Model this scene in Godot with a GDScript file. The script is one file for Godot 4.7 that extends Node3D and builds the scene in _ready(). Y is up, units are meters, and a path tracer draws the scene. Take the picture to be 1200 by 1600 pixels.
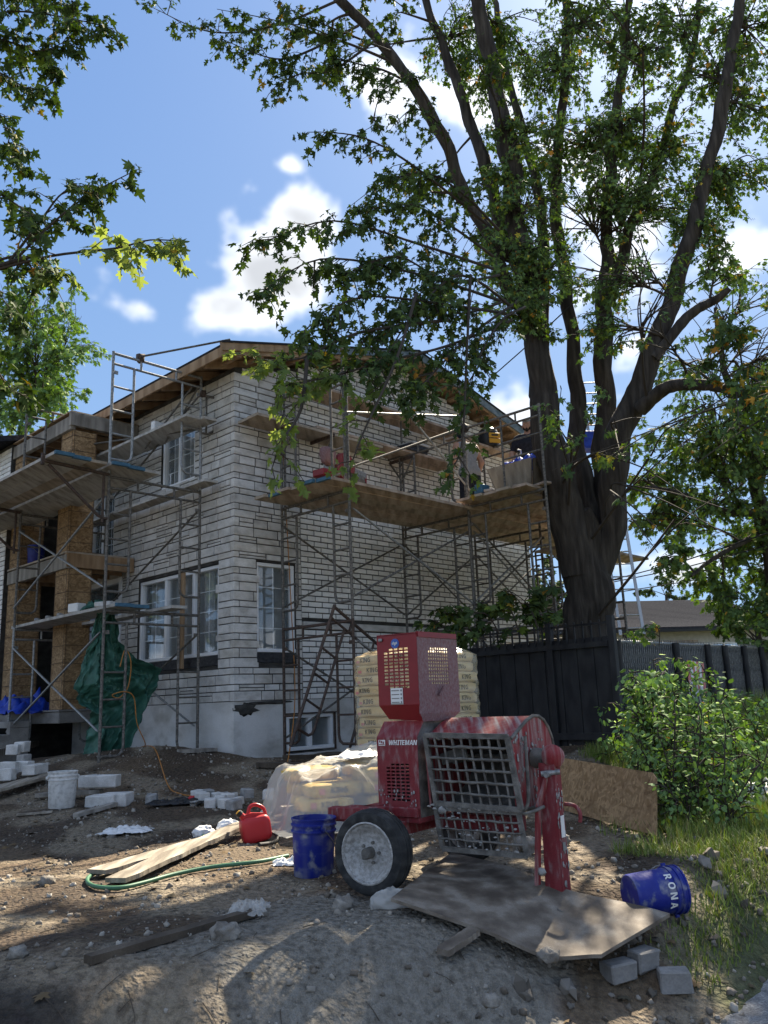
extends Node3D
# A brick house under renovation behind scaffolding, a mortar mixer and a maple in front. Metres, y up; the viewer stands at the origin.

const EYE := Vector3(0, 1.12, 0)
const FOCAL := 1303.0                      # in pixels of the 1200 x 1600 photograph
var cam_f: Vector3
var cam_x: Vector3
var cam_u: Vector3
var H: Transform3D                         # house frame: origin at the near corner, x along the side wall, z out of the side wall
var rng := RandomNumberGenerator.new()
var M := {}                                # materials
var taken := {}
var n_small := FastNoiseLite.new()
var n_big := FastNoiseLite.new()


# ------------------------------------------------------------------ mesh builder
class Mb:
	var v := PackedVector3Array()
	var n := PackedVector3Array()
	var c := PackedColorArray()
	var t := PackedVector2Array()
	var ix := PackedInt32Array()
	var xf := Transform3D()
	var col := Color.WHITE

	func vert(p: Vector3, nn: Vector3, uv := Vector2.ZERO) -> int:
		v.append(xf * p)
		n.append((xf.basis * nn).normalized())
		c.append(col)
		t.append(uv)
		return v.size() - 1

	func tri(a: Vector3, b: Vector3, d: Vector3) -> void:
		var nn := (b - a).cross(d - a)
		if nn.length() < 1e-12:
			return
		nn = nn.normalized()
		var i := vert(a, nn)
		vert(b, nn)
		vert(d, nn)
		ix.append_array([i, i + 2, i + 1])

	func quad(a: Vector3, b: Vector3, d: Vector3, e: Vector3) -> void:
		var nn := (d - a).cross(e - b)
		if nn.length() < 1e-12:
			return
		nn = nn.normalized()
		var i := vert(a, nn, Vector2(0, 1))
		vert(b, nn, Vector2(1, 1))
		vert(d, nn, Vector2(1, 0))
		vert(e, nn, Vector2(0, 0))
		ix.append_array([i, i + 2, i + 1, i, i + 3, i + 2])

	func box(at: Vector3, size: Vector3, bevel := 0.0) -> Mb:
		var h := size * 0.5
		if bevel <= 0.0:
			var p := []
			for k in 8:
				p.append(at + Vector3(h.x * (1 if k & 1 else -1), h.y * (1 if k & 2 else -1), h.z * (1 if k & 4 else -1)))
			quad(p[0], p[2], p[3], p[1])
			quad(p[4], p[5], p[7], p[6])
			quad(p[0], p[4], p[6], p[2])
			quad(p[1], p[3], p[7], p[5])
			quad(p[0], p[1], p[5], p[4])
			quad(p[2], p[6], p[7], p[3])
			return self
		var b := minf(bevel, minf(h.x, minf(h.y, h.z)) * 0.9)
		var px := []
		var py := []
		var pz := []
		for k in 8:
			var s := Vector3(1 if k & 1 else -1, 1 if k & 2 else -1, 1 if k & 4 else -1)
			px.append(at + Vector3(h.x * s.x, (h.y - b) * s.y, (h.z - b) * s.z))
			py.append(at + Vector3((h.x - b) * s.x, h.y * s.y, (h.z - b) * s.z))
			pz.append(at + Vector3((h.x - b) * s.x, (h.y - b) * s.y, h.z * s.z))
		quad(pz[0], pz[2], pz[3], pz[1])
		quad(pz[4], pz[5], pz[7], pz[6])
		quad(px[0], px[4], px[6], px[2])
		quad(px[1], px[3], px[7], px[5])
		quad(py[0], py[1], py[5], py[4])
		quad(py[2], py[6], py[7], py[3])
		for s in [0, 4]:
			facing(at, [pz[s + 2], pz[s + 3], py[s + 3], py[s + 2]])
			facing(at, [pz[s + 1], pz[s], py[s], py[s + 1]])
			facing(at, [pz[s], pz[s + 2], px[s + 2], px[s]])
			facing(at, [pz[s + 3], pz[s + 1], px[s + 1], px[s + 3]])
		for s in [0, 1]:
			facing(at, [px[s + 2], px[s + 6], py[s + 6], py[s + 2]])
			facing(at, [py[s], py[s + 4], px[s + 4], px[s]])
		for k in 8:
			facing(at, [px[k], py[k], pz[k]])
		return self

	# a triangle or quad turned away from the middle
	func facing(middle: Vector3, p: Array) -> void:
		var nn: Vector3 = ((p[1] - p[0]) as Vector3).cross(p[2] - p[0])
		if nn.dot(p[0] - middle) < 0:
			p.reverse()
		if p.size() == 3:
			tri(p[0], p[1], p[2])
		else:
			quad(p[0], p[1], p[2], p[3])

	# a bar of rectangular section from a to b; up gives the direction of its height
	func bar(a: Vector3, b: Vector3, wide: float, high: float, up := Vector3.UP, bevel := 0.0) -> Mb:
		var was := xf
		var z := (b - a).normalized()
		var x := up.cross(z).normalized()
		if x.length() < 0.5:
			x = Vector3.RIGHT
		xf = was * Transform3D(Basis(x, z.cross(x), z), (a + b) * 0.5)
		box(Vector3.ZERO, Vector3(wide, high, a.distance_to(b)), bevel)
		xf = was
		return self

	func tube(pts: Array, rad: Array, seg := 8, caps := true, rough := 0.0, noise: FastNoiseLite = null) -> Mb:
		var last := pts.size() - 1
		var x := Vector3.ZERO
		var first := v.size()
		var along := 0.0
		for i in pts.size():
			var d: Vector3 = ((pts[mini(i + 1, last)] as Vector3) - (pts[maxi(i - 1, 0)] as Vector3)).normalized()
			if i == 0:
				x = d.cross(Vector3.UP if absf(d.y) < 0.9 else Vector3.RIGHT).normalized()
			else:
				x = (x - d * x.dot(d)).normalized()
				along += (pts[i] as Vector3).distance_to(pts[i - 1])
			var y := d.cross(x)
			var r: float = rad[mini(i, rad.size() - 1)]
			for k in seg + 1:
				var a := TAU * (k % seg) / seg
				var dir := x * cos(a) + y * sin(a)
				var rr := r
				if noise != null:
					var q: Vector3 = (pts[i] as Vector3) + dir * r
					rr = r * (1.0 + rough * noise.get_noise_3d(q.x * 700.0, q.y * 70.0, q.z * 700.0))
				vert((pts[i] as Vector3) + dir * rr, dir, Vector2(float(k) / seg, along))
		for i in last:
			for k in seg:
				var a := first + i * (seg + 1) + k
				var b := a + seg + 1
				ix.append_array([a, b, a + 1, a + 1, b, b + 1])
		if caps:
			for e in [0, last]:
				var d: Vector3 = ((pts[0] as Vector3) - (pts[1] as Vector3)) if e == 0 else ((pts[last] as Vector3) - (pts[last - 1] as Vector3))
				d = d.normalized()
				var m := vert(pts[e], d)
				var ring := []
				for k in seg:
					var q := v[first + e * (seg + 1) + k]
					v.append(q)
					n.append((xf.basis * d).normalized())
					c.append(col)
					t.append(Vector2.ZERO)
					ring.append(v.size() - 1)
				for k in seg:
					if e == 0:
						ix.append_array([m, ring[k], ring[(k + 1) % seg]])
					else:
						ix.append_array([m, ring[(k + 1) % seg], ring[k]])
		return self

	# profile: (radius, height) from the bottom up, turned round the y axis; corners sharper than 35 degrees stay sharp
	func lathe(profile: Array, seg := 20, squash := 1.0) -> Mb:
		for i in profile.size() - 1:
			var p: Vector2 = profile[i]
			var q: Vector2 = profile[i + 1]
			var d := q - p
			var own := Vector2(d.y, -d.x).normalized()
			var na := own
			var nb := own
			if i > 0:
				var e: Vector2 = p - (profile[i - 1] as Vector2)
				var m := Vector2(e.y, -e.x).normalized()
				if m.dot(own) > 0.8:
					na = (m + own).normalized()
			if i < profile.size() - 2:
				var e: Vector2 = (profile[i + 2] as Vector2) - q
				var m := Vector2(e.y, -e.x).normalized()
				if m.dot(own) > 0.8:
					nb = (m + own).normalized()
			var first := v.size()
			for k in seg + 1:
				var a := TAU * (k % seg) / seg
				var u := Vector3(cos(a), 0, sin(a) * squash)
				vert(Vector3(u.x * p.x, p.y, u.z * p.x), Vector3(u.x * na.x, na.y, u.z * na.x), Vector2(float(k) / seg, p.y))
				vert(Vector3(u.x * q.x, q.y, u.z * q.x), Vector3(u.x * nb.x, nb.y, u.z * nb.x), Vector2(float(k) / seg, q.y))
			for k in seg:
				var a := first + k * 2
				ix.append_array([a, a + 2, a + 1, a + 1, a + 2, a + 3])
		return self

	# a polygon of the local xy plane, from z = -depth / 2 to depth / 2
	func prism(poly: Array, depth: float) -> Mb:
		var p := PackedVector2Array(poly)
		if Geometry2D.is_polygon_clockwise(p) == false:
			pass
		var area := 0.0
		for i in p.size():
			area += p[i].cross(p[(i + 1) % p.size()])
		if area < 0:
			p.reverse()
		var z := depth * 0.5
		var f := Geometry2D.triangulate_polygon(p)
		for i in range(0, f.size(), 3):
			var a := p[f[i]]
			var b := p[f[i + 1]]
			var d := p[f[i + 2]]
			if (b - a).cross(d - a) < 0:
				var s := b
				b = d
				d = s
			tri(Vector3(a.x, a.y, z), Vector3(b.x, b.y, z), Vector3(d.x, d.y, z))
			tri(Vector3(a.x, a.y, -z), Vector3(d.x, d.y, -z), Vector3(b.x, b.y, -z))
		for i in p.size():
			var a := p[i]
			var b := p[(i + 1) % p.size()]
			quad(Vector3(a.x, a.y, -z), Vector3(b.x, b.y, -z), Vector3(b.x, b.y, z), Vector3(a.x, a.y, z))
		return self

	# a smooth sheet through a grid of points, rows of equal length
	func sheet(rows: Array, colors = null) -> Mb:
		var h := rows.size()
		var w: int = rows[0].size()
		var first := v.size()
		for j in h:
			for i in w:
				var du: Vector3 = rows[j][mini(i + 1, w - 1)] - rows[j][maxi(i - 1, 0)]
				var dv: Vector3 = rows[mini(j + 1, h - 1)][i] - rows[maxi(j - 1, 0)][i]
				if colors != null:
					col = colors[j][i]
				vert(rows[j][i], du.cross(dv), Vector2(float(i) / (w - 1), float(j) / (h - 1)))
		for j in h - 1:
			for i in w - 1:
				var a := first + j * w + i
				ix.append_array([a, a + w, a + 1, a + 1, a + w, a + w + 1])
		return self

	# an uneven closed lump: a sphere of (seg x seg / 2), each direction scaled by size and roughened
	func lump(at: Vector3, size: Vector3, noise: FastNoiseLite, rough := 0.25, freq := 1.6, seg := 10, square := 1.0) -> Mb:
		var rows := []
		var half := maxi(4, seg / 2)
		for j in half + 1:
			var row := []
			var th := PI * j / half
			for i in seg + 1:
				var ph := TAU * (i % seg) / seg
				var d := Vector3(sin(th) * cos(ph), cos(th), sin(th) * sin(ph))
				if square != 1.0:
					d = Vector3(signf(d.x) * pow(absf(d.x), square), signf(d.y) * pow(absf(d.y), square), signf(d.z) * pow(absf(d.z), square))
				var k := 1.0 + rough * noise.get_noise_3dv((d * freq + at * 7.3) * 100.0)
				row.append(at + d * size * k * 0.5)
			rows.append(row)
		var first := v.size()
		sheet(rows)
		for i in range(first, v.size()):          # shade a closed lump by the direction from its middle and its own slope
			var o := (v[i] - xf * at).normalized()
			if n[i].dot(o) < 0:
				n[i] = -n[i]
			if n[i].length() < 0.5:
				n[i] = o
		return self

	func mesh() -> ArrayMesh:
		var a := []
		a.resize(Mesh.ARRAY_MAX)
		a[Mesh.ARRAY_VERTEX] = v
		a[Mesh.ARRAY_NORMAL] = n
		a[Mesh.ARRAY_COLOR] = c
		a[Mesh.ARRAY_TEX_UV] = t
		a[Mesh.ARRAY_INDEX] = ix
		var m := ArrayMesh.new()
		m.add_surface_from_arrays(Mesh.PRIMITIVE_TRIANGLES, a)
		return m


# ------------------------------------------------------------------ objects
func numbered(called: String) -> String:
	var k: int = taken.get(called, 0)
	taken[called] = k + 1
	return called if k == 0 else "%s_%03d" % [called, k]

func tag(o: Node, label: String, category: String, group := "") -> Node:
	o.set_meta("label", label)
	o.set_meta("category", category)
	if group != "":
		o.set_meta("group", group)
	return o

func thing(called: String, label: String, category: String, at := Transform3D(), group := "") -> Node3D:
	var o := Node3D.new()
	o.name = numbered(called)
	add_child(o)
	o.transform = at
	tag(o, label, category, group)
	return o

func part(called: String, m, material: Material, parent: Node, at := Transform3D()) -> MeshInstance3D:
	var o := MeshInstance3D.new()
	o.mesh = m.mesh() if m is Mb else m
	o.material_override = material
	o.transform = at
	if parent == self:
		o.name = numbered(called)
		add_child(o)
	else:
		o.name = called
		parent.add_child(o, true)
	return o

func solo(called: String, m, material: Material, label: String, category: String, group := "", at := Transform3D()) -> MeshInstance3D:
	var o := part(called, m, material, self, at)
	tag(o, label, category, group)
	return o

func struct(called: String, m, material: Material, at := Transform3D()) -> MeshInstance3D:
	var o := part(called, m, material, self, at)
	o.set_meta("kind", "structure")
	return o

func many(called: String, mesh: Mesh, material: Material, at: Array, colors: Array, parent: Node) -> MultiMeshInstance3D:
	var mm := MultiMesh.new()
	mm.transform_format = MultiMesh.TRANSFORM_3D
	mm.use_colors = colors.size() > 0
	mm.mesh = mesh
	mm.instance_count = at.size()
	for i in at.size():
		mm.set_instance_transform(i, at[i])
		if colors.size() > 0:
			mm.set_instance_color(i, colors[i])
	var o := MultiMeshInstance3D.new()
	o.multimesh = mm
	o.material_override = material
	if parent == self:
		o.name = numbered(called)
		add_child(o)
	else:
		o.name = called
		parent.add_child(o, true)
	o.set_meta("kind", "stuff")
	return o

func mb() -> Mb:
	return Mb.new()

# place and heading: x axis along (dx, dz)
func place(p: Vector3, dx := 1.0, dz := 0.0) -> Transform3D:
	var x := Vector3(dx, 0, dz).normalized()
	return Transform3D(Basis(x, Vector3.UP, x.cross(Vector3.UP)), p)

func hx(x: float, y: float, z: float) -> Vector3:
	return H * Vector3(x, y, z)

# the point seen at pixel (px, py) of the photograph, at a distance of dz metres along -z
func at(px: float, py: float, dz: float) -> Vector3:
	var d := cam_x * (px - 600.0) + cam_u * (800.0 - py) + cam_f * FOCAL
	return EYE + d * (dz / -d.z)

# the point of the ground seen at pixel (px, py)
func on_ground(px: float, py: float, lift := 0.0) -> Vector3:
	var d := cam_x * (px - 600.0) + cam_u * (800.0 - py) + cam_f * FOCAL
	var h := 0.0
	var p := EYE
	for k in 12:
		p = EYE + d * ((h - EYE.y) / d.y)
		h = lerpf(h, ground_height(p.x, p.z), 0.6)
	return Vector3(p.x, ground_height(p.x, p.z) + lift, p.z)

func ground_height(x: float, z: float) -> float:
	var q := H.affine_inverse() * Vector3(x, 0, z)
	var h := 0.36 * smoothstep(-7.2, -11.9, z)
	h += 0.24 * exp(-(pow((q.x + 0.85) / 1.0, 2.0) + pow((q.z + 0.45) / 1.3, 2.0)))
	h += 0.15 * exp(-(pow((q.x + 1.6) / 0.9, 2.0) + pow((q.z + 2.0) / 1.0, 2.0)))
	h += 0.10 * smoothstep(1.4, 3.4, x) * smoothstep(-4.0, -7.0, z)
	h -= 0.46 * smoothstep(-5.4, -4.0, z + 0.5 * (x - 0.9)) * smoothstep(-3.5, -1.0, x)
	var near := 1.0 - smoothstep(12.0, 18.0, Vector2(x, z + 4.0).length())
	h += near * (n_big.get_noise_2d(x * 60.0, z * 60.0) * 0.035 + n_small.get_noise_2d(x * 260.0, z * 260.0) * 0.016 + n_small.get_noise_2d(x * 900.0 + 77.0, z * 900.0) * 0.005)
	return h

func spline(pts: Array, steps := 6) -> Array:
	var out := []
	var last := pts.size() - 1
	for i in last:
		var a: Vector3 = pts[maxi(i - 1, 0)]
		var b: Vector3 = pts[i]
		var d: Vector3 = pts[i + 1]
		var e: Vector3 = pts[mini(i + 2, last)]
		for k in steps:
			out.append(b.cubic_interpolate(d, a, e, float(k) / steps))
	out.append(pts[last])
	return out

func spread(vals: Array, steps := 6) -> Array:
	var out := []
	for i in vals.size() - 1:
		for k in steps:
			out.append(lerpf(vals[i], vals[i + 1], float(k) / steps))
	out.append(vals[-1])
	return out


# ------------------------------------------------------------------ materials
func noise_bytes(w: int, h: int, freq: float, octaves: int, noise_seed: int, kind := FastNoiseLite.TYPE_SIMPLEX_SMOOTH) -> PackedByteArray:
	var f := FastNoiseLite.new()
	f.seed = noise_seed
	f.noise_type = kind
	f.frequency = freq
	f.fractal_octaves = octaves
	f.fractal_type = FastNoiseLite.FRACTAL_FBM if octaves > 1 else FastNoiseLite.FRACTAL_NONE
	var im := f.get_seamless_image(w, h)
	im.convert(Image.FORMAT_L8)
	return im.get_data()

# colours laid out by a noise (low values first); stretch > 1 draws it out along v, for wood; grain: fine random variation
func tex(cols: Array, freq := 0.02, octaves := 4, noise_seed := 1, stretch := 1, grain := 0.06, size := 256) -> ImageTexture:
	var im := Image.create_from_data(size, maxi(8, size / stretch), false, Image.FORMAT_L8, noise_bytes(size, maxi(8, size / stretch), freq, octaves, noise_seed))
	if stretch > 1:
		im.resize(size, size, Image.INTERPOLATE_BILINEAR)
	var src := im.get_data()
	var r := RandomNumberGenerator.new()
	r.seed = noise_seed
	var out := PackedByteArray()
	out.resize(size * size * 3)
	var ramp := PackedColorArray()
	for i in 256:
		var f := clampf((i / 255.0 - 0.2) / 0.6, 0, 0.9999) * (cols.size() - 1)
		ramp.append((cols[int(f)] as Color).lerp(cols[int(f) + 1], f - int(f)))
	for i in size * size:
		var q := ramp[src[i]]
		var g := 1.0 + (r.randf() - 0.5) * 2.0 * grain
		out[i * 3] = int(clampf(q.r * g, 0, 1) * 255)
		out[i * 3 + 1] = int(clampf(q.g * g, 0, 1) * 255)
		out[i * 3 + 2] = int(clampf(q.b * g, 0, 1) * 255)
	return ImageTexture.create_from_image(Image.create_from_data(size, size, false, Image.FORMAT_RGB8, out))

func grey_tex(freq: float, octaves: int, noise_seed: int, stretch := 1, size := 256, kind := FastNoiseLite.TYPE_SIMPLEX_SMOOTH) -> ImageTexture:
	var im := Image.create_from_data(size, maxi(8, size / stretch), false, Image.FORMAT_L8, noise_bytes(size, maxi(8, size / stretch), freq, octaves, noise_seed, kind))
	if stretch > 1:
		im.resize(size, size, Image.INTERPOLATE_BILINEAR)
	return ImageTexture.create_from_image(im)

# lin: a base colour in linear light
func lin(r: float, g: float, b: float) -> Color:
	return Color(r, g, b).linear_to_srgb()

func mat(called: String, colour, rough := 0.9, tile := 1.0, bump: Texture2D = null, relief := 0.3, world := true) -> StandardMaterial3D:
	var m := StandardMaterial3D.new()
	m.resource_name = called
	if colour is Color:
		m.albedo_color = colour
	else:
		m.albedo_texture = colour
	m.roughness = rough
	m.metallic_specular = 0.4
	if not colour is Color or bump != null:
		m.uv1_triplanar = true
		m.uv1_world_triplanar = world
		m.uv1_scale = Vector3.ONE * tile
	if bump != null:
		m.heightmap_enabled = true
		m.heightmap_texture = bump
		m.heightmap_scale = relief
	M[called] = m
	return m


# ------------------------------------------------------------------ the scene
func _ready() -> void:
	# camera
	var pitch := deg_to_rad(12.757)
	var roll := deg_to_rad(-2.249)
	cam_f = Vector3(0, sin(pitch), -cos(pitch))
	var flat_x := Vector3.RIGHT
	var flat_u := flat_x.cross(cam_f)
	cam_x = flat_x * cos(roll) + flat_u * sin(roll)
	cam_u = -flat_x * sin(roll) + flat_u * cos(roll)
	var cam := Camera3D.new()
	cam.name = "camera"
	add_child(cam)
	cam.transform = Transform3D(Basis(cam_x, cam_u, -cam_f), EYE)
	cam.fov = rad_to_deg(2.0 * atan(800.0 / FOCAL))
	cam.far = 900.0
	cam.near = 0.05
	cam.current = true
	# sky, sun, exposure
	var sun_dir := Vector3(sin(deg_to_rad(25.0)) * cos(deg_to_rad(44.0)), sin(deg_to_rad(44.0)), -cos(deg_to_rad(25.0)) * cos(deg_to_rad(44.0)))
	sunward = sun_dir
	var env := Environment.new()
	env.background_mode = Environment.BG_SKY
	env.tonemap_mode = Environment.TONE_MAPPER_LINEAR
	env.tonemap_exposure = 3.5
	env.sdfgi_enabled = true
	env.ssao_enabled = true
	env.ssil_enabled = true
	var sky := Sky.new()
	var pano := PanoramaSkyMaterial.new()
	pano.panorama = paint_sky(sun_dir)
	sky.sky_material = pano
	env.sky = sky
	var we := WorldEnvironment.new()
	we.name = "world_environment"
	we.environment = env
	add_child(we)
	var sun := DirectionalLight3D.new()
	sun.name = "sun"
	add_child(sun)
	sun.look_at_from_position(sun_dir * 50.0, Vector3.ZERO, Vector3.UP)
	sun.light_energy = 1.6
	sun.light_color = Color(1.0, 0.95, 0.86)
	sun.light_angular_distance = 0.5
	sun.shadow_enabled = true
	# the setting and the things in it
	rng.seed = 20240917
	n_small.seed = 5
	n_small.frequency = 0.01
	n_small.fractal_octaves = 3
	n_big.seed = 9
	n_big.frequency = 0.01
	n_big.fractal_octaves = 2
	H = Transform3D(Basis(Vector3.UP, deg_to_rad(46.12867)), Vector3(-2.2525, 0, -12.1939))
	materials()
	build_ground()
	build_house()
	build_scaffolds()
	build_planks()
	build_scaffold_things()
	build_workers()
	build_fences()
	build_neighbourhood()
	build_trees()
	build_mixer()
	build_bags()
	build_yard()
	build_plants()


# air and clouds: a clear late-summer sky with fair-weather cumulus; cover out of view is added, denser and brighter, to fill shaded walls
func paint_sky(sun_dir: Vector3) -> ImageTexture:
	var w := 2048
	var h := 1024
	var puff := FastNoiseLite.new()
	puff.seed = 31
	puff.noise_type = FastNoiseLite.TYPE_SIMPLEX_SMOOTH
	puff.frequency = 1.0
	puff.fractal_octaves = 6
	puff.fractal_gain = 0.55
	var field := FastNoiseLite.new()
	field.seed = 12
	field.noise_type = FastNoiseLite.TYPE_SIMPLEX_SMOOTH
	field.frequency = 1.0
	field.fractal_octaves = 2
	# clouds that stand in the picture: pixel, size in degrees along and across, strength
	var seen := [[420, 425, 5.6, 3.6, 1.2], [475, 340, 3.4, 2.0, 1.0], [345, 470, 3.2, 2.0, 1.0], [205, 480, 2.6, 1.2, 0.72], [400, 296, 1.0, 0.7, 0.6], [452, 258, 0.8, 0.6, 0.5], [610, 140, 3.2, 2.0, 1.0], [700, 70, 3.0, 2.0, 0.7], [760, 150, 3.4, 2.6, 0.75], [795, 640, 2.6, 1.6, 0.95], [770, 655, 2.0, 1.2, 0.8], [1080, 890, 4.0, 1.4, 1.0], [1120, 420, 5.0, 2.5, 0.7], [990, 420, 4.0, 6.0, 0.9], [900, 330, 4.0, 4.0, 0.8], [215, 430, 1.6, 1.0, 0.45]]
	var clouds := []
	for s in seen:
		var d: Vector3 = (cam_x * (s[0] - 600.0) + cam_u * (800.0 - s[1]) + cam_f * FOCAL).normalized()
		var side: Vector3 = d.cross(Vector3.UP).normalized()
		clouds.append([d, side, side.cross(d), deg_to_rad(s[2]), deg_to_rad(s[3]), s[4]])
	var buf := PackedFloat32Array()
	buf.resize(w * h * 3)
	for j in h:
		var el := PI * 0.5 - PI * (j + 0.5) / h
		var y := sin(el)
		var cy := cos(el)
		for i in w:
			var az := TAU * (i + 0.5) / w
			var o := (j * w + i) * 3
			if y < -0.02:
				buf[o] = 0.20
				buf[o + 1] = 0.20
				buf[o + 2] = 0.19
				continue
			var d := Vector3(sin(az) * cy, y, -cos(az) * cy)
			var up := clampf(y, 0.0, 1.0)
			var k := pow(1.0 - up, 2.0)
			var r := lerpf(0.034, 0.125, k)
			var g := lerpf(0.082, 0.20, k)
			var b := lerpf(0.195, 0.30, k)
			var ang := d.angle_to(sun_dir)
			var halo := 0.32 * exp(-ang / 0.13) + 0.09 * exp(-ang / 0.42)
			r += halo
			g += halo * 0.97
			b += halo * 0.88
			# cloud cover
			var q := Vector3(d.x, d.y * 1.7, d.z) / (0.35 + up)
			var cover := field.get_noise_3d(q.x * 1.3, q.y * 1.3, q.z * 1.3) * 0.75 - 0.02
			if d.dot(cam_f) > 0.60:
				cover = minf(cover, lerpf(0.4, -0.55, smoothstep(0.62, 0.76, d.dot(cam_f))))
				for c in clouds:
					var dd: Vector3 = c[0]
					var dot := d.dot(dd)
					if dot < 0.97:
						continue
					var u: float = d.dot(c[1]) / c[3]
					var vv: float = d.dot(c[2]) / c[4]
					cover = maxf(cover, c[5] * (1.0 - 0.9 * sqrt(u * u + vv * vv)) - 0.15)
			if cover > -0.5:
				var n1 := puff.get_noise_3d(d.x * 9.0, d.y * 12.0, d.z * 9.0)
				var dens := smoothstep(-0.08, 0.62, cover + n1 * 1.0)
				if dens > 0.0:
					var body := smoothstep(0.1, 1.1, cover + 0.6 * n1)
					var front := smoothstep(0.8, 2.0, ang)      # unseen clouds far from the sun are brightened to add fill light
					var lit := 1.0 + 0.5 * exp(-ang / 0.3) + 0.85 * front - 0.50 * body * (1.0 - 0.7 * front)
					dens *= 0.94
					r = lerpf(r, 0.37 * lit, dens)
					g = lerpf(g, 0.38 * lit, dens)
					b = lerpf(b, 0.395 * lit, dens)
			buf[o] = r
			buf[o + 1] = g
			buf[o + 2] = b
	return ImageTexture.create_from_image(Image.create_from_data(w, h, false, Image.FORMAT_RGBF, buf.to_byte_array()))


func materials() -> void:
	var bump_soft := grey_tex(0.03, 5, 3)
	var bump_fine := grey_tex(0.09, 4, 4)
	var bump_wood := grey_tex(0.04, 4, 6, 8)
	mat("soil", tex([lin(0.40, 0.385, 0.365), lin(0.74, 0.73, 0.71), lin(1, 1, 1)], 0.04, 6, 11, 1, 0.22, 512), 0.95, 0.75, grey_tex(0.06, 6, 12, 1, 512), 3.0).vertex_color_use_as_albedo = true
	mat("asphalt", tex([lin(0.13, 0.13, 0.13), lin(0.24, 0.235, 0.225)], 0.05, 5, 13, 1, 0.25), 0.9, 0.8, bump_fine, 0.5)
	mat("stone_block", tex([lin(0.40, 0.385, 0.355), lin(0.52, 0.505, 0.475), lin(0.59, 0.575, 0.545)], 0.02, 5, 21, 1, 0.07), 0.92, 0.9, bump_fine, 0.25)
	mat("stone_dark", tex([lin(0.35, 0.335, 0.31), lin(0.45, 0.435, 0.405), lin(0.51, 0.495, 0.465)], 0.02, 5, 22, 1, 0.07), 0.92, 0.9, bump_fine, 0.25)
	mat("stone_light", tex([lin(0.46, 0.45, 0.42), lin(0.59, 0.575, 0.545), lin(0.65, 0.64, 0.61)], 0.02, 5, 23, 1, 0.06), 0.92, 0.9, bump_fine, 0.25)
	mat("stone_warm", tex([lin(0.39, 0.365, 0.32), lin(0.50, 0.475, 0.43), lin(0.56, 0.54, 0.50)], 0.02, 5, 24, 1, 0.06), 0.92, 0.9, bump_fine, 0.25)
	mat("brick_white", tex([lin(0.64, 0.625, 0.59), lin(0.75, 0.735, 0.70), lin(0.80, 0.785, 0.755)], 0.02, 5, 25, 1, 0.06), 0.92, 0.9, bump_fine, 0.25)
	mat("brick_grey", tex([lin(0.56, 0.545, 0.51), lin(0.67, 0.655, 0.62), lin(0.72, 0.705, 0.675)], 0.02, 5, 26, 1, 0.06), 0.92, 0.9, bump_fine, 0.25)
	mat("brick_many", tex([lin(0.80, 0.78, 0.75), lin(0.97, 0.96, 0.95), lin(1, 1, 1)], 0.02, 5, 27, 1, 0.06), 0.92, 0.9, bump_fine, 0.25).vertex_color_use_as_albedo = true
	mat("mortar", tex([lin(0.03, 0.028, 0.025), lin(0.07, 0.066, 0.06)], 0.03, 4, 28, 1, 0.15), 0.97, 0.7, bump_fine, 0.5)
	mat("parging", tex([lin(0.36, 0.345, 0.315), lin(0.54, 0.53, 0.505), lin(0.60, 0.595, 0.575), lin(0.62, 0.615, 0.60)], 0.012, 5, 29, 1, 0.05, 512), 0.92, 0.35, bump_soft, 0.5)
	mat("concrete", tex([lin(0.13, 0.123, 0.113), lin(0.20, 0.19, 0.175), lin(0.26, 0.25, 0.235)], 0.02, 5, 30, 1, 0.07), 0.93, 0.6, bump_fine, 0.4)
	mat("frame_white", lin(0.72, 0.73, 0.74), 0.45)
	mat("membrane", tex([lin(0.012, 0.012, 0.014), lin(0.05, 0.05, 0.055)], 0.05, 4, 31, 1, 0.2), 0.5, 1.2, bump_fine, 0.4)
	mat("plaster", lin(0.50, 0.49, 0.47), 0.95)
	mat("curtain", tex([lin(0.26, 0.265, 0.26), lin(0.36, 0.365, 0.36)], 0.03, 3, 32, 1, 0.02), 0.95, 0.6)
	var glass := mat("glass", Color(0.80, 0.86, 0.88, 0.10), 0.02)
	glass.transparency = BaseMaterial3D.TRANSPARENCY_ALPHA
	glass.metallic_specular = 0.9
	mat("lumber", tex([lin(0.20, 0.125, 0.068), lin(0.30, 0.20, 0.115), lin(0.37, 0.26, 0.16)], 0.03, 4, 41, 8, 0.06), 0.85, 0.9, bump_wood, 0.3)
	mat("lumber_grey", tex([lin(0.13, 0.115, 0.095), lin(0.22, 0.20, 0.17), lin(0.31, 0.285, 0.25)], 0.03, 4, 42, 8, 0.08), 0.9, 0.9, bump_wood, 0.4)
	mat("plank", tex([lin(0.20, 0.165, 0.125), lin(0.31, 0.26, 0.20), lin(0.39, 0.335, 0.27)], 0.03, 4, 43, 8, 0.08), 0.9, 0.8, bump_wood, 0.35)
	mat("plank_warm", tex([lin(0.24, 0.185, 0.14), lin(0.36, 0.285, 0.225), lin(0.44, 0.36, 0.295)], 0.03, 4, 44, 8, 0.08), 0.9, 0.8, bump_wood, 0.35)
	mat("plank_dusty", tex([lin(0.25, 0.235, 0.21), lin(0.38, 0.365, 0.335), lin(0.46, 0.445, 0.415)], 0.03, 4, 45, 8, 0.08), 0.92, 0.8, bump_wood, 0.35)
	mat("end_paint", tex([lin(0.035, 0.09, 0.14), lin(0.06, 0.15, 0.22)], 0.04, 3, 46, 1, 0.1), 0.7, 1.5)
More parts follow.
